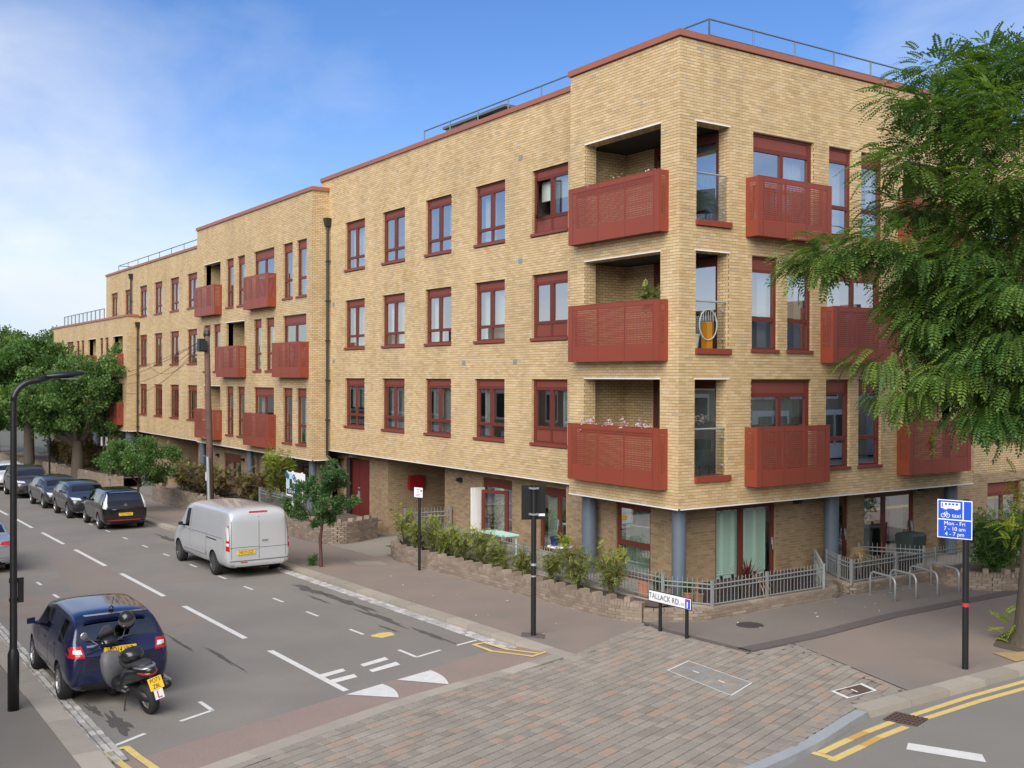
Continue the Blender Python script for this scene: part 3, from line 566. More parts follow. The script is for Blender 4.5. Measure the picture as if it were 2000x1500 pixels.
def window(fr, a0, a1, L, kind, style=None, d=-.075, openl=False, H=None):
    mb = MB(); t = .065; panes = []; panels = []; D0, D1 = d-.06, d
    if kind in 'AB':
        zb = L-1.80; am = (a0+a1)/2
        fbox(mb, fr, a0, a0+t+.05, D0, D1, zb, L); fbox(mb, fr, a1-t, a1, D0, D1, zb, L); fbox(mb, fr, a0+t+.05, a1-t, D0, D1, L-.06, L)
        fbox(mb, fr, a0+t+.05, a1-t, D0, D1-.006, L-.315, L-.225); fbox(mb, fr, a0+t+.05, a1-t, D0, D1-.004, L-1.42, L-1.33); fbox(mb, fr, a0+t+.05, a1-t, D0, D1-.01, zb, zb+.05)
        fbox(mb, fr, am-.085, am+.085, D0, D1-.008, L-1.33, L-.315); fbox(mb, fr, am-.05, am+.05, D0, D1-.012, zb+.05, L-1.42)
        panels.append((a0+t+.05, a1-t, L-.225, L-.06))
        up = [(a0+t+.05, am-.085), (am+.085, a1-t)]; lo = [(a0+t+.05, am-.05), (am+.05, a1-t)]
        for p in up: panes.append((p[0], p[1], L-1.33, L-.315))
        for p in lo: (panes if kind == 'A' else panels).append((p[0], p[1], zb+.05, L-1.42))
        zs = L-1.88
    elif kind == 'C':
        zb = L-2.22
        fbox(mb, fr, a0, a0+t, D0, D1, zb, L); fbox(mb, fr, a1-t-.03, a1, D0, D1, zb, L); fbox(mb, fr, a0+t, a1-t-.03, D0, D1, L-.06, L)
        fbox(mb, fr, a0+t, a1-t-.03, D0, D1-.006, L-.37, L-.30); fbox(mb, fr, a0+t, a1-t-.03, D0, D1-.006, L-1.55, L-1.45); fbox(mb, fr, a0+t, a1-t-.03, D0, D1-.01, zb, zb+.05)
        panels.append((a0+t, a1-t-.03, L-.30, L-.06)); panes += [(a0+t, a1-t-.03, L-1.45, L-.37), (a0+t, a1-t-.03, zb+.05, L-1.55)]; zs = L-2.30
    else:   # D: wide sliding doors
        zb = L-(H or 2.45); am = (a0+a1)/2
        fbox(mb, fr, a0, a0+t, D0, D1, zb, L); fbox(mb, fr, a1-t-.07, a1, D0, D1, zb, L); fbox(mb, fr, a0+t, a1-t-.07, D0, D1, L-.06, L)
        fbox(mb, fr, a0+t, a1-t-.07, D0, D1-.006, L-.42, L-.32); fbox(mb, fr, a0+t, a1-t-.07, D0, D1-.01, zb, zb+.08); fbox(mb, fr, am-.06, am+.06, D0-.03, D1-.008, zb+.08, L-.42)
        panels.append((a0+t, a1-t-.07, L-.32, L-.06)); panes += [(a0+t, am-.06, zb+.08, L-.42), (am+.06, a1-t-.07, zb+.08, L-.42)]; zs = None
    w_ = mb.build('window', M['frame'], bld)
    for p in panels: m = MB(); fbox(m, fr, p[0], p[1], D0, D1-.022, p[2], p[3]); m.build('panel', M['headp'], w_)
    for i, p in enumerate(panes):
        m = MB()
        if openl and i == 0:      # the leaf swung out on its hinges
            c, s_ = math.cos(R(38)), math.sin(R(38)); ww = p[1]-p[0]
            Q = [(p[0], D1), (p[0]+ww*c, D1+ww*s_)]
            m.quad(fr.P(Q[0][0], Q[0][1], p[2]), fr.P(Q[1][0], Q[1][1], p[2]), fr.P(Q[1][0], Q[1][1], p[3]), fr.P(Q[0][0], Q[0][1], p[3])); m.build('pane', M['glass'], w_)
            e = MB(); 
            for zz in (p[2], p[3]): e.tube([fr.P(Q[0][0], Q[0][1], zz), fr.P(Q[1][0], Q[1][1], zz)], .03, 4)
            e.tube([fr.P(Q[1][0], Q[1][1], p[2]), fr.P(Q[1][0], Q[1][1], p[3])], .03, 4); e.build('open_sash', M['frame'], w_); continue
        fquad(m, fr, p[0], p[1], d-.045, p[2], p[3]); m.build('pane', M['glass'], w_)
    if zs is not None: m = MB(); fbox(m, fr, a0-.045, a1+.02, D0+.02, .045, zs, zb); m.build('window_sill', M['headp'], w_)
    pz0, pz1 = min(p[2] for p in panes), max(p[3] for p in panes); blind(fr, a0+.05, a1-.05, pz0, pz1, style, w_)
    return w_
def balcony(fr, a0, a1, L, proj, n=3, hide=False):
    zt, zb = L-1.12, L-2.52; mb = MB(); tk = .012; p0, p1 = zb+.40, zt-.11; holes = []
    m0 = .10 if n == 2 else .20; wv = (a1-a0-2*m0+.05)/n
    for k in range(n): holes.append((a0+m0+k*wv, a0+m0+(k+1)*wv-.05, p0, p1))
    for r_ in rects(a0, a1, zb, zt, holes): fbox(mb, fr, r_[0], r_[1], proj-tk, proj, r_[2], r_[3])
    for k in range(n+1): x = a0+m0+k*wv-.025; fbox(mb, fr, x-.004, x+.004, proj, proj+.0015, zb+.01, zt-.02, 1)
    for a in (a0, a1):
        s0, s1 = (a+.0005, a+tk) if a == a0 else (a-tk, a-.0005)
        h = [(.09, proj-.07, p0, p1)]
        for r_ in rects(.002, proj-tk-.001, zb, zt, h): fbox(mb, fr, s0, s1, r_[0], r_[1], r_[2], r_[3])
    fbox(mb, fr, a0+tk+.001, a1-tk-.001, .002, proj-tk-.001, zb+.02, zb+.10)
    fbox(mb, fr, a0, a1, proj-.05, proj+.004, zt, zt+.012)
    b_ = mb.build('balcony', [M['red'], M['seam']], bld)
    for h in holes: m = MB(); fquad(m, fr, h[0], h[1], proj-.006, h[2], h[3]); m.build('perforated_panel', M['redholes'], b_)
    for a in (a0+.006, a1-.006):
        m = MB(); m.quad(fr.P(a, .09, p0), fr.P(a, proj-.07, p0), fr.P(a, proj-.07, p1), fr.P(a, .09, p1)); m.build('perforated_panel', M['redholes'], b_)
    return b_
def loggia(fr, a0, a1, L, depth=1.3, H=2.5, style='left', slot=None):
    mb = MB(); z0, z1 = L-H, L
    mb.quad(fr.P(a0, -.12, z0), fr.P(a0, -.12, z1), fr.P(a0, -depth, z1), fr.P(a0, -depth, z0)); mb.quad(fr.P(a1, -depth, z0), fr.P(a1, -depth, z1), fr.P(a1, -.12, z1), fr.P(a1, -.12, z0))
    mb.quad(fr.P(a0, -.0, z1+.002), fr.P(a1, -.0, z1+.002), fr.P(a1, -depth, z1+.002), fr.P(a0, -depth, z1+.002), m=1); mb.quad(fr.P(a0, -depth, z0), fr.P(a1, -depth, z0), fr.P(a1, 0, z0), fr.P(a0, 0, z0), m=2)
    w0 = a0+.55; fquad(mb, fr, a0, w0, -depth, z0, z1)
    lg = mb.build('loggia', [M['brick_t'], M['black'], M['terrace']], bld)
    m = MB(); D = -depth
    for x in (w0, (w0+a1)/2-.04, a1-.1): fbox(m, fr, x, x+.1, D-.06, D+.02, z0, z1-.02)
    fbox(m, fr, w0+.1, a1-.1, D-.06, D+.015, z1-.25, z1-.02); fbox(m, fr, w0+.1, a1-.1, D-.06, D+.015, z0, z0+.1); m.build('balcony_door', M['frame'], lg)
    for x0, x1 in ((w0+.1, (w0+a1)/2-.04), ((w0+a1)/2+.06, a1-.1)): m = MB(); fquad(m, fr, x0, x1, D-.02, z0+.1, z1-.25); m.build('pane', M['glass'], lg)
    m = MB()
    if style == 'left': corr(m, fr, w0+.1, w0+.6, D-.2, z0, z1)
    elif style == 'right': corr(m, fr, a1-.75, a1-.1, D-.2, z0, z1)
    else: corr(m, fr, w0+.1, a1-.1, D-.2, z0, z1)
    m.build('curtain', M['blind'], lg); m = MB(); fbox(m, fr, a0-.02, a1+.02, -.03, .012, z1+.003, z1+.03); m.build('lintel_trim', M['white'], lg)
    return lg
LA = [5.32, 8.27, 11.22]; LB = [4.90, 7.85, 10.80]
# ---- block 1, left face
f1 = FL(0); ops = [(-3.45, -.63, L-2.5, L, .35) for L in LA]
wall(f1, -4.08, 0, 2.39, 13.1, ops, True, M['brick_t'])
f1r = FR(0); X1 = 11.4; ops = []
G1 = {0: [(.5, 1.52, 's'), (2.34, 4.46, 'D'), (5.03, 5.95, 'C'), (6.30, 7.22, 'C'), (8.11, 10.42, 'l')],
      1: [(.52, 1.55, 's'), (2.35, 3.25, 'C'), (3.59, 4.48, 'C'), (5.05, 7.21, 'D'), (8.13, 9.05, 'l'), (9.51, 10.42, 'l')],
      2: [(.53, 1.58, 's'), (2.37, 4.5, 'D'), (5.1, 5.99, 'C'), (6.36, 7.25, 'C'), (8.11, 10.42, 'l')]}
HT = {'s': 2.36, 'D': 2.45, 'C': 2.30, 'l': 2.5, 'A': 1.88, 'B': 1.88}; DP = {'s': .35, 'D': .2, 'C': .2, 'l': .35, 'A': .2, 'B': .2}
for k, L in enumerate(LA):
    for a0, a1, kd in G1[k]: ops.append((a0, a1, L-HT[kd], L, DP[kd]))
wall(f1r, 0, X1, 2.39, 13.1, ops, True, M['brick_t'])
ST1 = {(0, 2.34): 'full', (0, 5.03): 'fullg', (0, 6.30): 'full', (1, 2.35): 'right', (1, 3.59): 'sides', (1, 5.05): 'left', (2, 2.37): 'right', (2, 5.1): 'fullw', (2, 6.36): 'sides'}
for k, L in enumerate(LA):
    for a0, a1, kd in G1[k]:
        if kd in 'DC': window(f1r, a0, a1, L, kd, ST1.get((k, a0)))
        elif kd == 'l': loggia(f1r, a0, a1, L, 1.4, style='full')
# corner loggias open to both faces
for k, L in enumerate(LA):
    z0, z1 = L-2.5, L; mb = MB(); xl, yb = -3.45, 1.66
    mb.quad((xl-.35, .35, z0), (xl-.35, .35, z1), (xl-.35, yb, z1), (xl-.35, yb, z0)); mb.quad((xl, .348, z0), (xl, .348, z1), (xl-.35, .348, z1), (xl-.35, .348, z0))
    mb.quad((xl-.36, yb, z0), (xl+.75, yb, z0), (xl+.75, yb, z1), (xl-.36, yb, z1)); mb.quad((-.42, yb, z0), (0, yb, z0), (0, yb, z1), (-.42, yb, z1))
    mb.quad((-.35, .35, z0), (-.35, .35, z1), (-.63, .35, z1), (-.63, .35, z0)); mb.quad((-.35, .5, z0), (-.35, .5, z1), (-.35, .35, z1), (-.35, .35, z0))
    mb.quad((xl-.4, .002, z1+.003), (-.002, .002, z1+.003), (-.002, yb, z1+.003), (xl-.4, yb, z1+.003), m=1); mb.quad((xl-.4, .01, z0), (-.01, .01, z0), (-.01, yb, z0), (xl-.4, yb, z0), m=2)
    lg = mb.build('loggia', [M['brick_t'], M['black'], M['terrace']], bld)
    fb = FL(yb); m = MB(); A = [xl+.75, xl+1.75, -1.5, -.5]
    for x in A: fbox(m, fb, x, x+.09, -.06, .02, z0, z1-.02)
    fbox(m, fb, A[0], -.41, -.06, .017, z1-.22, z1-.021); fbox(m, fb, A[0], -.41, -.06, .017, z0, z0+.1); m.build('balcony_door', M['frame'], lg)
    for x0, x1 in zip(A[:-1], A[1:]):
        m = MB(); fquad(m, fb, x0+.09, x1, -.02, z0+.1, z1-.22); m.build('pane', M['glass'], lg)
    m = MB()
    if k == 2: corr(m, fb, A[1]-.3, A[3], -.2, z0, z1-.2)
    elif k == 1: corr(m, fb, A[0]+.1, A[0]+.4, -.2, z0, z1-.2)
    else: corr(m, fb, A[0]+.1, A[0]+.4, -.2, z0, z1-.2); corr(m, fb, A[2]-.2, A[3], -.2, z0, z1-.2)
    m.build('curtain', M['blind'], lg)
    m = MB(); fbox(m, f1, -3.47, -.61, -.03, .012, z1+.004, z1+.035); fbox(m, f1r, .48, 1.6, -.03, .012, z1+.004, z1+.035); m.build('lintel_trim', M['white'], lg)
    zs = L-2.36; m = MB(); fbox(m, f1r, .50, 1.62, -.3, .07, zs-.002, zs+.13); m.build('loggia_sill', M['red'], lg)
    m = MB(); fquad(m, f1r, .54, 1.5, -.068, zs+.13, L-1.15); m.build('glass_guard', M['glass_c'], lg)
    m = MB(); m.cyl(f1r.P(.5, -.068, L-1.14), f1r.P(1.54, -.068, L-1.14), .022, 8); 
    for zz in (L-1.35, L-2.0): m.cyl(f1r.P(1.44, -.10, zz), f1r.P(1.44, -.03, zz), .025, 8)
    m.build('guard_rail', M['steel'], lg)
    balcony(f1, -3.75, -.35, L, .30, 3)
balcony(f1r, 2.12, 4.72, LA[2], .40, 3); balcony(f1r, 4.80, 7.43, LA[1], .40, 3); balcony(f1r, 2.12, 4.70, LA[0], .40, 3); balcony(f1r, 7.89, 10.67, LA[0], .40, 3); balcony(f1r, 7.89, 10.67, LA[2], .40, 3)
# ---- block 2
f2 = FL(.8); W2 = [(-19.26, -17.61, 'A'), (-16.17, -14.51, 'A'), (-13.06, -11.40, 'A'), (-9.96, -8.31, 'A'), (-6.91, -5.23, 'B')]
wall(f2, -21.5, -4.08, 2.50, 13.1, [(a0, a1, L-1.88, L, .2) for L in LA for a0, a1, _ in W2], True, M['brick_t'])
ST2 = {(0, 0): 'roller', (0, 1): 'fullw', (0, 2): 'slats', (0, 3): 'sides', (0, 4): 'right', (1, 0): 'fullw', (1, 1): 'fullw', (1, 2): 'left', (1, 3): 'full', (1, 4): None, (2, 0): 'full', (2, 1): None, (2, 2): 'right', (2, 3): 'left', (2, 4): 'roller'}
for k, L in enumerate(LA):
    for i, (a0, a1, kd) in enumerate(W2): window(f2, a0, a1, L, kd, ST2[(k, i)], openl=(k, i) in ((2, 4),))
# ---- block 3
f3 = FL(.1)
N0 = [(-33.92, -31.5, 'l'), (-30.67, -29.68, 'C'), (-29.17, -28.22, 'C'), (-27.07, -24.71, 'D'), (-23.73, -22.72, 'C'), (-22.29, -21.3, 'C')]
N1 = [(-33.94, -32.95, 'C'), (-32.49, -31.49, 'C'), (-30.71, -28.24, 'l'), (-27.09, -26.16, 'C'), (-25.67, -24.7, 'C'), (-23.73, -21.33, 'D')]
ops = [(a0, a1, L-HT[kd], L, DP[kd]) for L, N in zip(LB, (N0, N1, N0)) for a0, a1, kd in N]
wall(f3, -35.0, -20.75, 2.12, 12.62, ops, False, M['brick_t']); wall(FR(-20.75), .1, .8, 2.12, 12.62, [], False, M['brick_t'])
sty = ['fullw', 'left', 'sides', None, 'full', 'fullg', 'roller', 'right']
for L, N in zip(LB, (N0, N1, N0)):
    for a0, a1, kd in N:
        if kd == 'l': loggia(f3, a0, a1, L, 1.3, style='left')
        else: window(f3, a0, a1, L, kd, rw.choice(sty))
for a0, a1, L in ((-34.24, -31.28, LB[2]), (-27.38, -24.48, LB[2]), (-30.98, -28.01, LB[1]), (-24.0, -21.07, LB[1]), (-34.2, -31.25, LB[0]), (-27.38, -24.47, LB[0])): balcony(f3, a0, a1, L, .38, 3)
# ---- block 4
W4 = [(-55.32, -53.66), (-51.81, -50.2), (-48.33, -46.75), (-45.15, -43.55), (-42.0, -40.4), (-38.87, -37.23)]
ops = [(a0, a1, L-1.88, L, .2) for k, L in enumerate(LB) for a0, a1 in (W4 if k == 2 else W4[2:])]
f4 = FL(.8); wall(f4, -56.7, -35.0, 2.03, 12.05, ops, False, M['brick_t'])
for k, L in enumerate(LB):
    for a0, a1 in (W4 if k == 2 else W4[2:]): window(f4, a0, a1, L, 'A', rw.choice(('fullw', 'full', 'sides', None) if k == 2 else ('fullg', None, 'right', 'sides')))
wall(FR(-56.7), .8, 9, 2.03, 12.05, [], False, M['brick_t'])
# ---- block 5
f5 = FL(.1); N2 = [(-69.31, -68.5, 'C'), (-68.03, -67.2, 'C'), (-65.7, -63.47, 'D'), (-62.39, -61.5, 'C'), (-60.95, -60.03, 'C'), (-58.86, -56.55, 'l'), (-55.43, -54.55, 'C'), (-53.97, -53.11, 'C'), (-51.96, -49.53, 'l')]
wall(f5, -70.5, -48.5, 2.04, 9.0, [(a0, a1, L-HT[kd], L, DP[kd]) for L in LB[:2] for a0, a1, kd in N2], False, M['brick_t']); wall(FR(-48.5), .1, .8, 2.04, 9.0, [], False, M['brick_t'])
for L in LB[:2]:
    for a0, a1, kd in N2:
        if kd == 'l': loggia(f5, a0, a1, L, 1.3)
        else: window(f5, a0, a1, L, kd, rw.choice(sty))
for a0, a1, L in ((-66.0, -63.2, LB[1]), (-59.2, -56.3, LB[1]), (-52.3, -49.3, LB[1]), (-66.0, -63.2, LB[0]), (-59.2, -56.3, LB[0]), (-52.3, -49.3, LB[0])): balcony(f5, a0, a1, L, .38, 3)
# ---- block along the main road beyond the tower
fD = FR(-.8); ops = [(a0, a0+1.65, L-1.88, L, .2) for L in LA for a0 in (13.4, 16.6, 19.8)]
wall(fD, 11.4, 30, 2.5, 13.1, ops, False, M['brick_t']); wall(FR(-.8), 11.4, 30, -.3, 2.5, [(13.4, 15.2, .1, 2.2, .2)], False, M['brown_t'])
for L in LA:
    for a0 in (13.4, 16.6, 19.8): window(fD, a0, a0+1.65, L, 'A', 'full')
window(fD, 13.4, 15.2, 2.2, 'D', 'full', H=2.1)
# ---- hidden returns, roofs, copings, soffits
mb = MB()
mb.quad((-4.08, 0, 2.39), (-4.08, .8, 2.39), (-4.08, .8, 13.1), (-4.08, 0, 13.1)); mb.quad((-35, .1, 2.1), (-35, .8, 2.1), (-35, .8, 12.6), (-35, .1, 12.6)); mb.quad((0, 11.4, 2.4), (-.8, 11.4, 2.4), (-.8, 11.4, 13.1), (0, 11.4, 13.1)); mb.quad((-70.5, .1, -2), (-70.5, 10, -2), (-70.5, 10, 9), (-70.5, .1, 9))
mb.quad((-21.5, .8, 12), (-21.5, 10, 12), (-21.5, 10, 13.1), (-21.5, .8, 13.1)); mb.quad((-35, .8, 11.9), (-35, 10, 11.9), (-35, 10, 12.62), (-35, .8, 12.62))
mb.quad((-70.5, 10, -2), (-9, 10, -2), (-9, 10, 13.1), (-70.5, 10, 13.1)); mb.quad((-9, 10, -2), (-9, 30, -2), (-9, 30, 13.1), (-9, 10, 13.1)); mb.quad((-9, 30, -2), (-.8, 30, -2), (-.8, 30, 13.1), (-9, 30, 13.1))
mb.build('rear_wall', M['brick_t'], bld)
mb = MB()
for x0, x1, y0, y1, z in ((-4.08, 0, 0, .8, 13.12), (-21.5, 0, .8, 10, 13.12), (-9, -.8, 10, 30, 13.12), (-.8, 0, 10, 11.4, 13.12), (-35, -21.5, .1, 10, 12.63), (-21.5, -20.75, .1, .8, 12.63), (-56.7, -35, .8, 10, 12.06), (-70.5, -48.5, .1, .8, 9.02), (-70.5, -56.7, .8, 10, 9.02)): mb.quad((x0, y0, z), (x1, y0, z), (x1, y1, z), (x0, y1, z))
mb.build('flat_roof', M['roof'], bld)
def coping(fr, a0, a1, z, h=.145, joints=3.0):
    a = a0; i = 0
    while a < a1-.05:
        b = min(a+joints, a1)
        if a1-b < .5: b = a1
        m = MB(); fbox(m, fr, a+(.003 if i else 0), b-.003, -.35, .055, z, z+h); m.build('coping', M['coping'], bld); a = b; i += 1
coping(f1, -4.13, .056, 13.085); coping(f1r, -.054, 11.45, 13.083, .147); coping(f2, -21.5, -4.05, 13.08, .14); coping(f3, -35.05, -20.69, 12.61); coping(FR(-20.75), .046, .8, 12.608, .147); coping(f4, -56.75, -34.98, 12.04, .13); coping(f5, -70.55, -48.44, 8.99, .13); coping(FR(-48.5), .046, .8, 8.988, .132); coping(fD, 11.4, 30, 13.08, .14)
mb = MB()
for x0, x1, y0, y1, z in ((-4.08, 0, 0, 2.2, 2.385), (-21.5, -4.08, .8, 2.2, 2.495), (-2.2, 0, 2.2, 11.4, 2.385), (-35, -20.75, .1, 2.0, 2.115), (-56.7, -35, .8, 2.4, 2.025), (-70.5, -48.5, .1, 2.4, 2.035)): mb.quad((x0, y1, z), (x1, y1, z), (x1, y0, z), (x0, y0, z))
mb.build('soffit', M['soffit'], bld)
mb = MB()
for fr, a0, a1, z in ((f1, -4.08, .012, 2.375), (f1r, -.010, 11.4, 2.3735), (f2, -21.0, -4.08, 2.485), (f3, -35, -20.738, 2.105), (FR(-20.75), .09, .8, 2.1035), (f4, -56.7, -35, 2.015), (f5, -70.5, -48.488, 2.025), (FR(-48.5), .09, .8, 2.0235)): fbox(mb, fr, a0, a1, -.06, .012, z-.02, z+.012)
mb.build('soffit_trim', M['white'], bld)
# storey floors and inner walls behind the windows
mb = MB()
for x0, x1, y0, y1, LL in ((-21.4, -.1, 2.3, 9.8, LA), (-8.9, -2.0, 9.8, 29, LA), (-70.4, -21.6, 2.1, 9.8, LB)):
    for L in [LL[0]-2.95]+LL:
        if not (x0 < -60 and L > 10.7): mb.box(x0, x1, y0-(1.2 if x0 > -22 else .9), y1, L+.2, L+.42)
mb.build('storey_floor', M['roomfloor'], bld)
mb = MB()
for xx in (-4.2, -7.6, -10.7, -13.8, -17): mb.box(xx-.06, xx+.06, 1.3, 5, 2.6, 13)
for yy in (2.0, 4.75, 7.6): mb.box(-4, -.45, yy-.05, yy+.05, 2.6, 13)
for xx in (-24.2, -27.8, -31.1, -36, -39.6, -42.8, -46, -49.5): mb.box(xx-.06, xx+.06, 1.5, 5, 2.2, 12)
mb.box(-56.6, -4, 5, 5.1, 2.2, 12); mb.box(-21, -4, 5.15, 5.25, 2.4, 13); mb.box(-4.1, -4, 2, 11, 2.5, 13)
mb.build('inner_wall', M['room'], bld)
# ---- ground floor
gl = FL(.9); gr = FR(-.9)
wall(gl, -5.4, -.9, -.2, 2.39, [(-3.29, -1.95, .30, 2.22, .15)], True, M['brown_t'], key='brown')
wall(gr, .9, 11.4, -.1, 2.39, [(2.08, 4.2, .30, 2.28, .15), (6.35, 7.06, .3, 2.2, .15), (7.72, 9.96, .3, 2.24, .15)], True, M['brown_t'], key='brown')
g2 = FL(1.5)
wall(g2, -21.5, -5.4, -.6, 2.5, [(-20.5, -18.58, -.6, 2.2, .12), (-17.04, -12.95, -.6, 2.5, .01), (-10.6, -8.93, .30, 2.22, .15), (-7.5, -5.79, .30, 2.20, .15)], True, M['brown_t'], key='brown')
mb = MB(); mb.quad((-5.4, .9, -.3), (-5.4, 1.5, -.3), (-5.4, 1.5, 2.45), (-5.4, .9, 2.45))
mb.quad((-17.04, 1.5, -.7), (-17.04, 4.6, -.7), (-17.04, 4.6, 2.5), (-17.04, 1.5, 2.5)); mb.quad((-17.04, 4.6, -.7), (-12.9, 4.6, -.7), (-12.9, 4.6, 2.5), (-17.04, 4.6, 2.5)); mb.quad((-12.95, 4.6, -.7), (-12.95, 1.5, -.7), (-12.95, 1.5, 2.5), (-12.95, 4.6, 2.5))
mb.quad((-17.04, 4.6, 2.49), (-12.95, 4.6, 2.49), (-12.95, 1.5, 2.49), (-17.04, 1.5, 2.49), m=1); mb.quad((-17.04, 1.5, gz(-17)+.008), (-12.95, 1.5, gz(-13)+.008), (-12.95, 4.6, gz(-13)+.008), (-17.04, 4.6, gz(-17)+.008), m=2)
mb.build('passage_wall', [M['brown_t'], M['soffit'], M['terrace']], bld)
def gwin(fr, a0, a1, z0, z1, style, split=None, mid=None, mat='frame', handle=None, head=.18):
    mb = MB(); D0, D1 = -.14, -.06; t = .08
    fbox(mb, fr, a0, a0+t, D0, D1, z0, z1); fbox(mb, fr, a1-t, a1, D0, D1, z0, z1); fbox(mb, fr, a0+t, a1-t, D0, D1-.003, z1-head, z1); fbox(mb, fr, a0+t, a1-t, D0, D1-.003, z0, z0+.08)
    xs = [a0+t, a1-t]
    if split:
        for s_ in split: fbox(mb, fr, s_-.07, s_+.07, D0, D1-.006, z0+.08, z1-head); xs = sorted(xs+[s_-.07, s_+.07])
    if mid: fbox(mb, fr, a0+t, a1-t, D0, D1-.004, mid-.06, mid+.06)
    w_ = mb.build('window', M[mat], bld)
    for i in range(0, len(xs), 2): m = MB(); fquad(m, fr, xs[i], xs[i+1], -.1, z0+.08, z1-head); m.build('pane', M['glass_c'] if style == 'shutter' else M['glass'], w_)
    blind(fr, a0+t, a1-t, z0+.06, z1-head, style, w_)
    if handle: m = MB(); fbox(m, fr, handle-.02, handle+.02, D1, D1+.03, 1.12, 1.3); fbox(m, fr, handle-.015, handle+.015, D1+.03, D1+.05, 1.0, 1.22); m.build('door_handle', M['steel'], w_)
    return w_
gwin(gr, 2.08, 4.2, .30, 2.28, 'shutter', [3.03], None, handle=4.13); gwin(gr, 6.35, 7.06, .3, 2.2, 'full', handle=6.98); gwin(gr, 7.72, 9.96, .3, 2.24, 'sides', [8.66], handle=9.88)
w_ = gwin(gl, -3.29, -1.95, .30, 2.22, None, None, 1.17); blind(gl, -3.2, -2.3, .4, 2.05, 'shutter', w_)
w_ = gwin(g2, -7.5, -5.79, .3, 2.2, None, [-6.62], None, handle=-6.62, head=.26); blind(g2, -7.42, -6.72, .4, 1.95, 'shutter', w_); blind(g2, -6.52, -6.22, .4, 1.95, 'shutter', w_)
w_ = gwin(g2, -10.6, -8.93, .3, 2.22, None, None, None, head=.3)
m = MB(); c = Vector((-9.0, 1.42)); e = Vector((-9.85, 1.0)); 
for z0, z1, s0, s1 in ((.36, 1.9, 0, .12), (.36, 1.9, .88, 1), (1.8, 1.9, .12, .88), (.36, .5, .12, .88)):
    a, b = c+(e-c)*s0, c+(e-c)*s1; n = Vector((-(e-c).y, (e-c).x)).normalized()*.025
    m.hexa([(a.x-n.x, a.y-n.y, z0), (b.x-n.x, b.y-n.y, z0), (b.x+n.x, b.y+n.y, z0), (a.x+n.x, a.y+n.y, z0), (a.x-n.x, a.y-n.y, z1), (b.x-n.x, b.y-n.y, z1), (b.x+n.x, b.y+n.y, z1), (a.x+n.x, a.y+n.y, z1)])
od = m.build('open_door', M['frame'], w_, fix=True); m = MB(); m.box(-10.5, -10.44, 1.0, 1.42, .36, 1.9); m.box(-10.36, -10.33, 1.05, 1.42, .36, 1.9); m.build('white_door_edge', M['white'], w_)
m = MB(); a, b = c+(e-c)*.12, c+(e-c)*.88; m.quad((a.x, a.y, .5), (b.x, b.y, .5), (b.x, b.y, 1.8), (a.x, a.y, 1.8)); m.build('door_pane', M['glass'], w_)
# red double door with top panels
m = MB()
for a0, a1 in ((-20.46, -19.56), (-19.53, -18.62)):
    fbox(m, g2, a0, a1, -.1, -.05, -.52, 2.17)
    for z0, z1 in ((-.42, .72), (.86, 1.78), (1.9, 2.1)): fbox(m, g2, a0+.09, a1-.09, -.05, -.042, z0, z1)
dr = m.build('double_door', M['door'], bld)
m = MB(); fbox(m, g2, -19.60, -19.49, -.05, -.01, .55, .95); fbox(m, g2, -19.62, -19.47, -.045, -.025, 1.05, 1.1); m.build('door_handle', M['railgrey'], dr)
m = MB(); fbox(m, g2, -20.5, -18.58, -.05, .04, -.53, -.50); m.build('doorstep', M['white'], dr)
# columns under the corner
for (x, y, r_, zt) in ((-.42, .42, .165, 2.385), (-3.97, .58, .19, 2.385), (-.58, 5.97, .19, 2.385), (-.58, 11.2, .19, 2.385), (-21.6, .5, .15, 2.11), (-28.6, .5, .15, 2.11), (-35.3, .5, .15, 2.11), (-49.6, .6, .3, 2.03), (-58.2, .6, .3, 2.03), (-66.5, .6, .3, 2.03)):
    mb = MB(); mb.lathe([(r_, -1.3 if x < -20 else -.2), (r_, zt)], (x, y, 0), 20); mb.build('column', M['column'], bld, smooth=True)
# ground floor of the lower blocks
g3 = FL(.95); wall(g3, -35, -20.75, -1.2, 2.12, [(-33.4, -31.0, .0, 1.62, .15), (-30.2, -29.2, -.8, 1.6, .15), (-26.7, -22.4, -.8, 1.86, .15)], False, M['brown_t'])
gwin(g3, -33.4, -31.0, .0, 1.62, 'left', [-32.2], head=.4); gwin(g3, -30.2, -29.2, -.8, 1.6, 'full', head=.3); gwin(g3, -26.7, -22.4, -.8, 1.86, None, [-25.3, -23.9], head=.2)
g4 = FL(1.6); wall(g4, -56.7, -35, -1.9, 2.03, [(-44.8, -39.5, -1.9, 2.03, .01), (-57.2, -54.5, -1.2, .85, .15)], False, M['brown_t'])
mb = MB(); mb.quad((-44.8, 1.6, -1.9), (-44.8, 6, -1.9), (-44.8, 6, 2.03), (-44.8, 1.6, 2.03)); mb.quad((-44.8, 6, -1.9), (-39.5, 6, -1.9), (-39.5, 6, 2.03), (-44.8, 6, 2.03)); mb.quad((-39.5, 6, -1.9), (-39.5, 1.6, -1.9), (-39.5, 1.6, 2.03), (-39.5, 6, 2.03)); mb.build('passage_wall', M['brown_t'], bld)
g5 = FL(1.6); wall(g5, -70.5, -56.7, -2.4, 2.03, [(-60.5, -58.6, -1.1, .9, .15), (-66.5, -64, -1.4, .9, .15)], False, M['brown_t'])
gwin(g5, -60.5, -58.6, -1.1, .9, None, [-59.5]); gwin(g5, -66.5, -64, -1.4, .9, None, [-65.2])
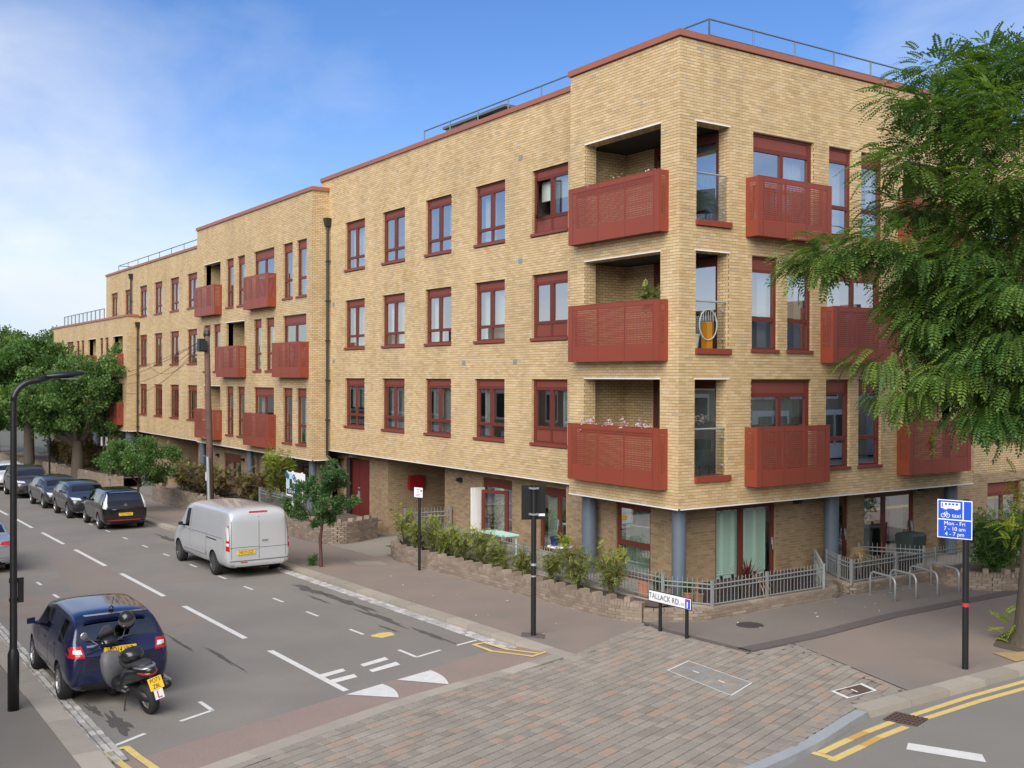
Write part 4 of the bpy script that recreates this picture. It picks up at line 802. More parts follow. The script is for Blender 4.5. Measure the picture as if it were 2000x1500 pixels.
# ---- downpipes, roof rails, vents
def pipe(x, y, z0, z1, kick=None):
    m = MB(); m.tube([(x, y, z1), (x, y, z0)]+([kick] if kick else []), .055, 8)
    z = z1-1.4
    while z > z0: m.box(x-.075, x+.075, y-.06, y+.09, z, z+.05); z -= 1.55
    p = m.build('downpipe', M['pipe'], bld); m = MB(); m.hexa([(x-.09, y-.09, z1-.02), (x+.09, y-.09, z1-.02), (x+.09, y+.09, z1-.02), (x-.09, y+.09, z1-.02), (x-.15, y-.14, z1+.3), (x+.15, y-.14, z1+.3), (x+.15, y+.09, z1+.3), (x-.15, y+.09, z1+.3)]); m.build('hopper', M['pipe'], p)
pipe(-20.62, .68, 2.3, 11.25, (-20.2, 1.2, 1.7)); pipe(-48.36, .68, 1.9, 8.35, (-48.0, 1.3, 1.4)); pipe(-50.0, .7, 9.1, 11.4)
m = MB(); m.cyl((-20.15, 1.38, -.4), (-20.15, 1.38, 2.2), .09, 8); m.build('downpipe', M['pipe'], bld)
def roofrail(pts, z1, z2, step):
    for (xa, ya), (xb, yb) in zip(pts[:-1], pts[1:]):
        L_ = math.hypot(xb-xa, yb-ya); n = max(1, round(L_/step)); m = MB()
        m.cyl((xa, ya, z2), (xb, yb, z2), .024, 6)
        if z1: m.cyl((xa, ya, z1), (xb, yb, z1), .02, 6)
        for i in range(n+1): x, y = xa+(xb-xa)*i/n, ya+(yb-ya)*i/n; m.cyl((x, y, 12 if xa < -30 else 13.1), (x, y, z2), .022, 6)
        m.build('roof_rail', M['roofrail'], bld)
roofrail([(-4.2, 1.69), (-.8, 1.69), (-.8, 10.8)], 13.62, 14.0, 1.62); roofrail([(-15.3, 2), (-4.6, 2)], None, 14.1, 1.87); roofrail([(-58.2, 6), (-58.3, 2), (-36, 2)], None, 12.98, 2.4)
m = MB(); m.quad((-70, .79, 9.1), (-57.2, .79, 9.1), (-57.2, .79, 9.9), (-70, .79, 9.9)); m.build('glass_balustrade', M['glass_c'], bld); m = MB(); m.box(-70, -57.2, .76, .82, 9.9, 9.95)
for i in range(11): x = -70+i*1.28; m.box(x-.03, x+.03, .76, .82, 9.1, 9.9)
m.build('balustrade_rail', M['railgrey'], bld)
m = MB(); m.box(-18.9, -16.6, 5, 7.5, 13.1, 15.25); m.build('roof_plant_room', M['grey_t'], bld)
m = MB(); m.prism([(-16.55, 13.1), (-14.6, 13.1), (-14.6, 14.6), (-14.85, 15.3), (-16.55, 15.15)], 'y', 5.1, 7.4); 
for i in range(6): x = -16.4+i*.3; m.box(x, x+.06, 5.03, 5.1, 14, 15.1)
m.build('roof_light', M['railgrey'], bld)
m = MB(); m.box(-19.0, -14.5, 4.9, 7.6, 15.25, 15.34); m.build('plant_room_roof', M['roof'], bld)
for x, z in ((-7.5, 11.62), (-7.5, 8.65), (-7.75, 5.75), (-20.3, 8.1), (-20.3, 5.9), (-10.6, 5.75)):
    m = MB(); m.box(x-.1, x+.1, .79, .81, z, z+.14); m.build('air_brick', M['railgrey'], bld)
for fr, a, z in ((g2, -11.9, 1.95), (g2, -5.62, 1.95), (gr, 4.95, 2.12), (gr, 10.2, 2.15), (g3, -34.2, 1.4), (g3, -30.6, 1.4)):
    m = MB(); fbox(m, fr, a-.1, a+.1, 0, .12, z, z+.12); fbox(m, fr, a-.06, a+.06, .12, .17, z+.02, z+.10); m.build('wall_light', M['pipe'], bld)
m = MB(); m.prism([(1.5-.02, 2.24), (1.5-.28, 2.26), (1.5-.30, 2.38), (1.5-.02, 2.4)], 'x', -19.75, -19.45); m.build('wall_light', M['railgrey'], bld)
# ---- the bricks themselves
def brick_faces(fr, a0, a1, z):
    g_ = MT/2; b0, b1, c0, c1 = a0+g_, a1-g_, z+g_, z+CH-g_; D = -.012
    f = [fr.P(b0, 0, c0), fr.P(b1, 0, c0), fr.P(b1, 0, c1), fr.P(b0, 0, c1)]; k = [fr.P(b0, D, c0), fr.P(b1, D, c0), fr.P(b1, D, c1), fr.P(b0, D, c1)]
    return f + [k[0], k[1], f[1], f[0]] + [k[1], k[2], f[2], f[1]] + [k[2], k[3], f[3], f[2]] + [k[3], k[0], f[0], f[3]]
def vis(q):
    fr, a0, a1, z, full = q
    if not full: return 0
    A = project(fr.P(a0, 0, z)); B = project(fr.P(a1, 0, z+CH)); return abs((A[0]-B[0])*(A[1]-B[1])) if -20 < A[0] < 1700 and A[1] > 0 else 0
def hidden(q): 
    fr, a0, a1, z, _ = q
    if fr is f1: return any(L-2.6 < z < L-1.05 for L in LA) and -3.9 < a0 < -.3
    return fr is f1r and (a0 > 6.5 or any((L-2.6 < z < L-1.05) and y0 < a0+.1 < y1 for L, y0, y1 in ((LA[2], 2, 4.8), (LA[1], 4.7, 7.5), (LA[0], 2, 4.8))))
top = sorted([q for q in BRK['brick'] if not hidden(q)], key=lambda q: -vis(q))[:300]; tid = {id(q) for q in top}
single = {}
for q in top:
    fr, a0, a1, z, _ = q; key = id(fr)
    if key not in single:
        o0 = fr.P(0, 0, 0); F0 = Fr((0, 0), fr.u, fr.n); single[key] = npmesh('brick', brick_faces(F0, 0, BL, 0), 4, M['brick_o'])
    o = link('brick', single[key], bld); o.location = fr.P(a0, rw.uniform(-.001, .0015), z)
for key, nm in (('brick', 'brickwork'), ('brown', 'ground_floor_brickwork')):
    co = []; at = []
    for q in BRK[key]:
        if id(q) in tid: continue
        co += brick_faces(q[0], q[1], q[2], q[3]); at += [rw.random()]*5
    o = link(nm, npmesh(nm, co, 4, M[key], at), bld); o['kind'] = 'stuff'
# ---------------------------------------------------------------- low garden walls, railings, terraces
class Path:
    def __init__(s, pts):
        s.p = [Vector(q) for q in pts]; s.c = [0.0]
        for a, b in zip(s.p[:-1], s.p[1:]): s.c.append(s.c[-1]+(b-a).length)
        s.L = s.c[-1]
    def at(s, d):
        d = max(0, min(s.L-1e-6, d)); i = 0
        while s.c[i+1] <= d: i += 1
        return s.p[i].lerp(s.p[i+1], (d-s.c[i])/(s.c[i+1]-s.c[i]))
    def tan(s, d, e=.1): return (s.at(d+e)-s.at(d-e)).normalized()
def smooth_path(pts, k=6):
    P = [Vector(q) for q in pts]; P = [P[0]*2-P[1]]+P+[P[-1]*2-P[-2]]; out = []
    for i in range(1, len(P)-2):
        for j in range(k):
            t = j/k; a, b, c, d = P[i-1], P[i], P[i+1], P[i+2]
            out.append(.5*((2*b)+(c-a)*t+(2*a-5*b+4*c-d)*t*t+(3*b-a-3*c+d)*t**3))
    out.append(P[-2]); return Path([(q.x, q.y) for q in out])
def wblock(path, s0, s1, t0, t1, z0, z1):
    a, b = path.at(s0), path.at(s1); t = (b-a).normalized() if (b-a).length > 1e-5 else path.tan(s0); n = Vector((t.y, -t.x))   # outward = to the right of the run
    P = [a+n*t0, b+n*t0, b+n*t1, a+n*t1]; zz = [gz(p.x) for p in (a, b, b, a)]
    return [(p.x, p.y, z+z0) for p, z in zip(P, zz)]+[(p.x, p.y, z+z1) for p, z in zip(P, zz)]
HX = ((3, 2, 1, 0), (4, 5, 6, 7), (0, 1, 5, 4), (1, 2, 6, 5), (2, 3, 7, 6), (3, 0, 4, 7))
def garden_wall(label, pts, h, merl=(0, 1e9), group=None, th=.22, soldier=True, crenel=True, seed=1, fin=True):
    path = smooth_path(pts); r_ = random.Random(seed); mb = MB(); s = 0
    while s < path.L-.01: e = min(s+.3, path.L); mb.hexa(wblock(path, s, e, -th/2+.008, th/2-.008, -.15, h-.02)); s = e
    root = tag(mb.build('garden_wall', M['mortar_g'], fix=True), label, 'wall', group)
    co = []; at = []; nc = int((h-(.1 if soldier else 0))/CH); off = h-(.1 if soldier else 0)-nc*CH
    for k in range(-1, nc):
        s = -(k % 2)*BL/2
        while s < path.L:
            s0, s1 = max(s+.004, 0), min(s+BL-.004, path.L)
            if s1-s0 > .03:
                B = wblock(path, s0, s1, -th/2, th/2+r_.uniform(-.002, .002), off+k*CH+.004, off+(k+1)*CH-.004); q = r_.random()
                for f in HX[2:]: co += [B[i] for i in f]; at.append(q)
            s += BL
    if soldier:
        s = 0
        while s < path.L:
            B = wblock(path, s+.004, min(s+.068, path.L), -th/2-.003, th/2+.004+r_.uniform(-.003, .003), h-.1, h+r_.uniform(-.003, .003)); q = r_.random()*.9
            for f in HX: co += [B[i] for i in f]; at.append(q)
            s += .0725
    else:
        s = 0
        while s < path.L:
            B = wblock(path, s+.004, min(s+.215, path.L), -th/2-.004, th/2+.006, h-.02, h+.025); q = .5+r_.random()*.5
            for f in HX: co += [B[i] for i in f]; at.append(q)
            s += .222
    o = link('brick_courses', npmesh('brick_courses', co, 4, M['grey'], at), root); o['kind'] = 'stuff'
    if crenel:
        s = .15
        while s < path.L-.2:
            if merl[0] <= s <= merl[1]:
                m = MB(); hh = h+r_.uniform(.085, .105); B = wblock(path, s, s+.135, -th/2+r_.uniform(0, .02), th/2+r_.uniform(-.01, .012), h-.005, hh)
                c = Vector((0, 0, 0)); m.hexa(B); m.build('raised_brick', M['grey_o'], root, fix=True)
            s += .48
    return path
WA = garden_wall('low grey brick wall with raised bricks along the pavement below the corner flats',
    [(-12.25, -.1), (-12.12, -.6), (-11.8, -1.0), (-11.2, -1.2), (-10.4, -1.28), (-8.5, -1.28), (-6.35, -1.29), (-3.6, -1.34), (-1.6, -1.41), (-.5, -1.36), (.1, -1.1)], .42, seed=2)
WA2 = garden_wall('plain low brick wall under the grey railing round the building corner', [(.1, -1.1), (.42, -.75), (.75, -.25), (.85, .25), (.84, 1.2), (.83, 2.6), (.84, 4.1), (.82, 4.35), (.5, 4.5)], .27, soldier=False, crenel=False, seed=3)
garden_wall('plain low brick wall behind the bicycle stands', [(.1, 5.35), (.7, 5.0), (.82, 5.2), (.8, 6.5), (.78, 7.6), (.8, 8.1)], .27, soldier=False, crenel=False, seed=4)
garden_wall('short curved brick planter wall with raised bricks beside the big tree', [(.9, 8.3), (1.4, 8.0), (1.9, 7.95), (2.4, 8.1), (2.75, 8.5), (2.9, 9.2), (2.9, 14)], .45, seed=5)
garden_wall('tall curved brick garden wall beside the dark red double doors', [(-27.2, -1.55), (-24, -1.56), (-19.5, -1.58), (-17, -1.55), (-15.95, -1.42), (-15.55, -1.05), (-15.6, -.6), (-15.95, 0), (-16.3, .6)], .75, seed=6)
garden_wall('brick garden wall with raised bricks beyond the telegraph pole', [(-36.8, -1.0), (-36.4, -1.5), (-35.6, -1.75), (-33, -1.75), (-30, -1.7), (-29.2, -1.4), (-29, -.8)], .7, seed=7)
garden_wall('brick garden wall with raised bricks behind the far parked cars', [(-57, -2.0), (-52, -1.95), (-47, -1.9), (-45.2, -1.7), (-44.8, -1.0)], .7, seed=8)
garden_wall('farthest brick garden wall before the street trees', [(-80, -2.2), (-72, -2.1), (-63, -2.05), (-60, -1.9), (-59.5, -1.2)], .7, seed=9)
TZ = .29
mb = MB(); mb.prism([(-12.0, -.5), (-.3, -.48), (.05, -.4), (.45, -.1), (.72, .3), (.72, 4.3), (-.95, 4.3), (-.95, .95), (-5.4, .95), (-5.4, 1.55), (-12.0, 1.55)][::1], 'z', -.35, TZ)
mb.prism([(.1, 5.35), (.66, 5.1), (.7, 8.0), (.8, 12), (-.95, 12), (-.95, 4.3), (.1, 4.3)], 'z', -.35, TZ-.002)
struct(mb.build('terrace', M['terrace'], fix=True))
def bed(pts, z): mb = MB(); mb.quad(*[(x, y, gz(x)+z) for x, y in pts]); return mb
soil = bed([(-12.1, -1.2), (-.4, -1.35), (.3, -.9), (.3, -.3), (-12.1, -.45)], .33)
soil.quad((-27.2, -1.5, gz(-27)+.6), (-16, -1.5, gz(-16)+.6), (-16.2, .9, gz(-16)+.6), (-27.2, .9, gz(-27)+.6)); soil.quad((-36.5, -1.6, gz(-36)+.55), (-29.2, -1.6, gz(-29)+.55), (-29.2, .9, gz(-29)+.55), (-36.5, .9, gz(-36)+.55)); soil.quad((-57, -1.9, gz(-57)+.55), (-45, -1.8, gz(-45)+.55), (-45, 1.5, gz(-45)+.55), (-57, 1.5, gz(-57)+.55)); soil.quad((-80, -2.1, gz(-80)+.55), (-60, -1.9, gz(-60)+.55), (-60, 1.5, gz(-60)+.55), (-80, 1.5, gz(-80)+.55)); soil.quad((.8, 8.3, .35), (2.7, 8.3, .38), (2.8, 14, .38), (.8, 14, .35))
struct(soil.build('garden_soil', M['earth']))
mb = MB(); 
for (xa, ya), (xb, yb) in (((-12, -.5), (-.3, -.48)), ((-.3, -.48), (.05, -.4)), ((.05, -.4), (.45, -.1)), ((.45, -.1), (.72, .3))):
    t = Vector((xb-xa, yb-ya)).normalized(); n = Vector((t.y, -t.x))*.06
    mb.hexa([(xa+n.x, ya+n.y, TZ-.1), (xb+n.x, yb+n.y, TZ-.1), (xb-n.x, yb-n.y, TZ-.1), (xa-n.x, ya-n.y, TZ-.1), (xa+n.x, ya+n.y, TZ+.03), (xb+n.x, yb+n.y, TZ+.03), (xb-n.x, yb-n.y, TZ+.03), (xa-n.x, ya-n.y, TZ+.03)])
mb.build('terrace_edging', M['granite'], bpy.data.objects['terrace'], fix=True)
bar = MB(); bar.cyl((0, 0, .07), (0, 0, .62), .0085, 5); bar = bar.mesh('baluster', M['railgrey'])
postm = MB(); postm.box(-.03, .03, -.03, .03, 0, .60); postm.box(-.034, .034, -.034, .034, .60, .615); postm = postm.mesh('railing_post', M['railgrey'])
def railing(label, pts, z, group='grey metal railings round the terraces', hs=1.0):
    root = thing('railing', label, 'railing', (pts[0][0], pts[0][1], z), group=group); ox, oy = pts[0]
    for i, ((xa, ya), (xb, yb)) in enumerate(zip(pts[:-1], pts[1:])):
        L_ = math.hypot(xb-xa, yb-ya); ux, uy = (xb-xa)/L_, (yb-ya)/L_
        o = link('railing_post', postm, root); o.location = (xa-ox, ya-oy, 0); o.rotation_euler = (0, 0, math.atan2(uy, ux)); o.scale.z = hs
        m = MB()
        for zz in (.065, .40, .50): m.tube([(xa-ox, ya-oy, zz*hs), (xb-ox, yb-oy, zz*hs)], .0165, 6)
        m.build('rail', M['railgrey'], root); n = round(L_/.115)
        for k in range(1, n): o = link('baluster', bar, root); o.location = (xa-ox+ux*L_*k/n, ya-oy+uy*L_*k/n, 0); o.scale.z = hs
    o = link('railing_post', postm, root); o.location = (pts[-1][0]-ox, pts[-1][1]-oy, 0); o.scale.z = hs
railing('long grey railing along the terrace behind the shrubs', [(-11.4, -.42), (-9, -.42), (-6.5, -.42), (-3.55, -.42), (-1.6, -.42), (-.12, -.34)], TZ+.03, hs=1.06)
railing('grey railing curving round the corner below the blue grey column', [(-.12, -.34), (.84, .25)], TZ)
railing('grey railing with dark planters behind it facing the main road', [(.84, .25), (.83, 2.0), (.84, 3.95), (-.75, 5.55)], TZ)
railing('grey railing behind the bicycle stands', [(-.55, 5.75), (.2, 5.3), (.8, 5.05), (.79, 6.8), (.77, 8.5), (.8, 11.2)], TZ)
railing('grey railing across the terrace in front of the dark glazed doors', [(-.86, 7.45), (.5, 8.4)], TZ)
railing('grey railing across the passage mouth beside the open door', [(-12.6, -.2), (-12.4, 1.4)], TZ-.05, hs=1.4)
railing('grey railing in the garden behind the house agent board', [(-24.5, -.6), (-22, -.6), (-19.5, -.6)], gz(-22)+.62, hs=1.1)
railing('grey railing posts behind the far garden wall', [(-39, -1.5), (-37, -1.5)], gz(-38)+.1, hs=2)
# planters and pots
def tapered(name, label, cat, x, y, z, r0, r1, h, mat, group=None, lip=True, n=16):
    t = MB(); t.lathe([(0, 0), (r0, 0), (r1, h), (r1+.015, h), (r1+.015, h+.03), (r1-.015, h+.03), (r1-.02, h*.86), (0, h*.86)], n=n); o = t.build(name, mat, smooth=False); o.location = (x, y, z); return tag(o, label, cat, group)
def trough(x0, x1, y0, y1, label):
    t = thing('planter_box', label, 'planter', ((x0+x1)/2, (y0+y1)/2, TZ), group='dark wooden planters behind the railing'); ox, oy, _ = t.location; n = 4
    for k in range(n):
        z0 = .02+k*.105; m = MB(); m.box(x0-ox, x1-ox, y0-oy, y0-oy+.025, z0, z0+.098); m.box(x0-ox, x1-ox, y1-oy-.025, y1-oy, z0, z0+.098); m.box(x0-ox, x0-ox+.025, y0-oy+.026, y1-oy-.026, z0, z0+.098); m.box(x1-ox-.025, x1-ox, y0-oy+.026, y1-oy-.026, z0, z0+.098); m.build('plank', M['wood'], t)
    m = MB(); m.box(x0-ox+.03, x1-ox-.03, y0-oy+.03, y1-oy-.03, .3, .38); m.build('compost', M['earth'], t)
trough(.28, .68, .38, 1.25, 'dark wooden planter behind the railing nearest the corner column'); trough(.28, .68, 1.35, 2.1, 'dark wooden planter holding the red spiky plant'); trough(.28, .68, 2.25, 3.0, 'dark wooden planter below the shuttered window'); trough(.28, .68, 3.1, 3.85, 'dark wooden planter at the end of the railing near the gap'); trough(.2, .6, 5.35, 6.5, 'dark planter of dried plants behind the bicycle stands'); trough(.2, .6, 6.7, 7.9, 'second dark planter behind the bicycle stands')
tapered('flower_pot', 'small terracotta pot with a green plant beside the corner column', 'flower pot', .12, .2, TZ, .09, .13, .2, M['terra'])
tapered('flower_pot', 'dark terracotta pot beside the wicker basket', 'flower pot', .1, .62, TZ, .1, .13, .24, M['terra'])
tapered('basket', 'round wicker basket standing by the planter at the corner', 'basket', .3, .86-.5, TZ, .1, .15, .2, M['rattan'])
tapered('flower_pot', 'square looking terracotta pot behind the corner shrub', 'flower pot', -.95, -.2, TZ, .15, .17, .26, M['terra'], n=4)
tapered('flower_pot', 'small terracotta pot left of the corner column', 'flower pot', -.5, -.12, TZ, .08, .11, .18, M['terra'])
t = thing('garden_table', 'round white garden table with a dark blue pot by the blue grey column', 'table', (-4.6, .1, TZ)); m = MB(); m.lathe([(0, .62), (.33, .62), (.34, .635), (.33, .65), (0, .65)], n=24); m.build('table_top', M['tabletop'], t)
for a in (0, 2.1, 4.2): m = MB(); m.tube([(.05*math.cos(a), .05*math.sin(a), .62), (.28*math.cos(a), .28*math.sin(a), 0)], .015, 6); m.build('leg', M['steel'], t)
tapered('flower_pot', 'dark blue glazed pot standing on the round white table', 'flower pot', -4.7, .0, TZ+.65, .09, .12, .2, M['potb']); 
m = MB(); m.box(-8.2, -7.0, -.1, .45, TZ+.58, TZ+.62)
for x in (-8.1, -7.1):
    for y in (-.05, .4): m.box(x-.02, x+.02, y-.02, y+.02, TZ, TZ+.58)
o = m.build('bench_table', M['tableg']); tag(o, 'long pale green table behind the shrubs below the open door', 'table')
m = MB(); m.prism([(.0, 0), (.5, 0), (.55, .75), (.48, .82), (.05, .82), (-.03, .75)], 'y', -.3, .3); o = m.build('barbecue_cover', M['cloth'], fix=True); o.location = (-.6, 9.0, TZ); tag(o, 'dark covered barbecue beside the glazed terrace doors', 'cover')
tapered('plant_tub', 'tall stone coloured jar behind the railing by the narrow glazed door', 'pot', -.35, 6.75, TZ, .2, .24, .55, M['rattan'])
# things on the balconies
def chair(x, y, z, rz, label):
    t = thing('balcony_chair', label, 'chair', (x, y, z), rz); m = MB(); m.box(-.25, .25, -.25, .25, .38, .44); m.build('seat', M['cloth'], t); m = MB(); m.box(-.25, .25, .2, .26, .44, .95); m.build('backrest', M['cloth'], t)
    for a in (-.22, .22):
        for b in (-.22, .22): m = MB(); m.cyl((a, b, 0), (a, b, .38), .018, 6); m.build('leg', M['plastic'], t)
chair(-.4, 1.05, LA[2]-2.36, .4, 'dark covered chair behind the glass guard of the top corner loggia'); chair(-.42, .95, LA[0]-2.36, .3, 'dark garden chair behind the glass guard of the lowest corner loggia')
tapered('bucket', 'white plastic pot behind the glass guard of the middle corner loggia', 'pot', -.3, .75, LA[1]-2.23, .09, .13, .3, M['cream']); m = MB(); m.box(-.09, .09, -.09, .09, 0, .62); o = m.build('storage_box', M['orange']); o.location = (-.25, 1.12, LA[1]-2.23); tag(o, 'tall orange box behind the glass guard of the middle corner loggia', 'box')
m = MB(); m.tube([(0, .28*math.cos(a), .33+.36*math.sin(a)) for a in [2*math.pi*i/20 for i in range(21)]], .016, 6)
for i in range(7): m.tube([(0, -.24+.08*i, .42), (0, -.22+.075*i, .63+.02*(i % 3))], .007, 4)
o = m.build('hoop_net', M['cream']); o.location = (-.14, 1.05, LA[1]-2.0); tag(o, 'white hoop with a net hanging behind the middle corner glass guard', 'hoop')
m = MB(); fbox(m, FR(-17.04), 2.3, 2.9, 0, .2, 1.2, 1.7); o = m.build('fire_cabinet', M['fire']); tag(o, 'red fire equipment cabinet on the brick wall inside the passage', 'cabinet')
o.location = (0, 0, 0)
# ---------------------------------------------------------------- vehicles
def paint(name, col, metal=.35, rough=.28): 
    return pmat(name, col, rough, metal=metal, coat=.8, var=.04, vscale=1.5)
VM = dict(tyre=pmat('tyre', (.016, .016, .016), .8), rim=pmat('alloy_rim', (.42, .43, .44), .3, metal=.85), rimd=pmat('dark_alloy', (.16, .16, .16), .35, metal=.7), under=pmat('underbody', (.01, .01, .01), .9), trim=pmat('black_trim', (.014, .014, .015), .45), chrome=pmat('chrome', (.65, .66, .68), .15, metal=1.0), tail=pmat('tail_lamp', (.42, .012, .012), .18, coat=1), lampw=pmat('clear_lamp', (.62, .64, .66), .12, coat=1), amber=pmat('amber_lamp', (.6, .22, .02), .2), interior=pmat('cabin', (.02, .02, .022), .8), seamv=pmat('shut_line', (.02, .02, .022), .7))
SL = math.atan(GR)
def lerp_st(S, x):
    xs = [s[0] for s in S]; return [np.interp(x, xs, [s[k] for s in S]) for k in range(1, 7)]
def car(name, label, loc, rz, L, W, H, paintm, st, glass_side, ws, rw_, axles, wr=.32, rimm='rim', track=None, plates=None, rear=None, front=None, roofm=None, seams=(), handles=(), mirrors=True, group=None, extra=None, glass='carglass'):
    """st: stations from tail (x=-L/2) to nose: (x, zlow, zbelt, ztop, wlow, wbelt, wtop)"""
    root = thing(name, label, 'van' if 'van' in name else 'car', loc, rz, group)
    root.rotation_euler[1] = -SL*math.cos(rz)
    n = 9; verts = []; faces = []; fm = []
    for (x, zl, zb, zt, wl, wb, wt) in st:
        sec = [(0, zl), (wl*.82, zl), (wl, zl+.13), (wb*1.0+.0, zl+(zb-zl)*.55), (wb*.975, zb), (wt+(wb-wt)*.15, zt-(zt-zb)*.15), (wt, zt-(zt-zb)*.07-.012), (wt*.62, zt-.006), (0, zt)]
        for y, z in sec: verts.append((x, y, z))
        for y, z in sec[1:-1][::-1]: verts.append((x, -y, z))
    m = 16
    def idx(i, j): return i*m+(j % m)
    for i in range(len(st)-1):
        for j in range(m):
            b = j if j < 8 else 15-j     # band index 0..7
            mat = 0
            if b == 4 and i in glass_side: mat = 1
            if b in (6, 7) and i in ws: mat = 1
            if b in (6, 7) and i in rw_: mat = 1
            if b == 5 and i in rw_ : mat = 0
            if b == 0: mat = 2
            if roofm is not None and b in (6, 7) and mat == 0 and i in roofm: mat = 3
            faces.append((idx(i, j), idx(i, j+1), idx(i+1, j+1), idx(i+1, j))); fm.append(mat)
    for i in (0, len(st)-1):
        r_ = [idx(i, j) for j in range(m)]
        # end caps as quads so that they subdivide cleanly
        for a in range(7):
            p, q = a, a+1; s_, t_ = (m-q) % m, (m-p) % m
            f = (idx(i, p), idx(i, q), idx(i, s_), idx(i, t_)) if p else (idx(i, 0), idx(i, 1), idx(i, 15))
            if a == 7: continue
            faces.append(f if i else f[::-1]); fm.append(0)
        f = (idx(i, 7), idx(i, 8), idx(i, 9)); faces.append(f if i else f[::-1]); fm.append(0)
    me = bpy.data.meshes.new('shell'); me.from_pydata(verts, [], faces); me.polygons.foreach_set('material_index', fm)
    mats = [paintm, M[glass], VM['under'], VM['trim']]
    for q in mats: me.materials.append(q)
    b = bmesh.new(); b.from_mesh(me); bmesh.ops.recalc_face_normals(b, faces=b.faces); b.to_mesh(me); b.free()
    tmp = bpy.data.objects.new('shell', me); COL.objects.link(tmp)
    sm = tmp.modifiers.new('s', 'SUBSURF'); sm.levels = 2; sm.render_levels = 2
    trk = track or W/2-.02; cut = MB()
    for ax in axles:
        for sd in (-1, 1): cut.cyl((ax, sd*(trk-.26), wr), (ax, sd*(trk+.3), wr), wr+.055, 28)
    cme = cut.mesh('cut', VM['under']); b = bmesh.new(); b.from_mesh(cme); bmesh.ops.recalc_face_normals(b, faces=b.faces); b.to_mesh(cme); b.free()
    co = bpy.data.objects.new('cut', cme); COL.objects.link(co)
    bm_ = tmp.modifiers.new('b', 'BOOLEAN'); bm_.object = co; bm_.operation = 'DIFFERENCE'; bm_.solver = 'EXACT'; bm_.material_mode = 'TRANSFER'
    dg = bpy.context.evaluated_depsgraph_get(); dg.update(); ev = tmp.evaluated_get(dg); em = bpy.data.meshes.new_from_object(ev)
    bpy.data.objects.remove(tmp); bpy.data.objects.remove(co)
    bvh = bvhtree.BVHTree.FromPolygons([v.co.copy() for v in em.vertices], [tuple(p.vertices) for p in em.polygons])
    # split by material
    names = [mm.name if mm else '' for mm in em.materials]
    V = [v.co.copy() for v in em.vertices]; parts = {}
    for p in em.polygons: parts.setdefault(p.material_index, []).append(p)
    def sub(ps, nm, mat):
        vm = {}; vs = []; fs = []
        for p in ps:
            f = []
            for k in p.vertices:
                if k not in vm: vm[k] = len(vs); vs.append(V[k])
                f.append(vm[k])
            fs.append(f)
        q = bpy.data.meshes.new(nm); q.from_pydata(vs, [], fs); q.materials.append(mat); q.polygons.foreach_set('use_smooth', [True]*len(fs)); q.update(); return link(nm, q, root)
    for mi, ps in parts.items():
        nmm = names[mi] if mi < len(names) else ''
        if mi == 1:
            gg = {'side_window': [], 'windscreen': [], 'rear_window': []}
            for p in ps:
                c = p.center; nrm = p.normal
                key = 'side_window' if abs(nrm.y) > .6 else ('windscreen' if nrm.x > 0 else 'rear_window'); gg[key].append(p)
            for key, pp in gg.items():
                if not pp: continue
                if key == 'side_window':
                    for sd in (-1, 1):
                        q = [p for p in pp if p.center.y*sd > 0]
                        if q: sub(q, key, M[glass])
                else: sub(pp, key, M[glass])
        else: sub(ps, {0: 'body', 2: 'underbody', 3: 'roof_panel'}.get(mi, 'wheel_arch'), mats[mi] if mi < 4 else VM['under'])
    # dark cabin inside the glass
    cab = MB(); cs = [s for s in st if s[3]-s[2] > .3]
    if cs:
        x0, x1 = cs[0][0]+.12, cs[-1][0]-.1; zb = min(s[2] for s in cs)-.12; cab.box(x0, x1, -W/2+.2, W/2-.2, zb-.1, zb)
        for xx in (x0+(x1-x0)*.30, x0+(x1-x0)*.62):
            for yy in (-.36, .36): cab.box(xx-.06, xx+.06, yy-.24, yy+.24, zb, zb+.42); cab.box(xx-.05, xx+.05, yy-.11, yy+.11, zb+.44, zb+.6)
        cab.build('cabin', VM['interior'], root)
    def hit(o, d):
        h = bvh.ray_cast(Vector(o), Vector(d)); return (h[0], h[1]) if h[0] is not None else (None, None)
    def patch(nm, quad, face, mat, off=.006, nu=8, nv=6):
        """quad: four (u, z) corners; face 'rear','front' (u = y) or 'left','right' (u = x)"""
        mb = MB(); G = []
        for i in range(nu+1):
            row = []
            for j in range(nv+1):
                s_, t_ = i/nu, j/nv; a, b_, c, d = [Vector(q) for q in quad]; q = (a*(1-s_)+b_*s_)*(1-t_)+(d*(1-s_)+c*s_)*t_
                O, D = {'rear': ((-L, q.x, q.y), (1, 0, 0)), 'front': ((L, q.x, q.y), (-1, 0, 0)), 'left': ((q.x, W*2, q.y), (0, -1, 0)), 'right': ((q.x, -W*2, q.y), (0, 1, 0))}[face]
                h, nrm = hit(O, D)
                row.append(None if h is None else tuple(h-Vector(D)*off))
            G.append(row)
        for i in range(nu):
            for j in range(nv):
                q = [G[i][j], G[i+1][j], G[i+1][j+1], G[i][j+1]]
                if all(v is not None for v in q) and max(abs(q[a][0]-q[b_][0]) for a in range(4) for b_ in range(4)) < .45: mb.quad(*q)
        return mb.build(nm, mat, root, smooth=True, fix=True) if mb.f else None
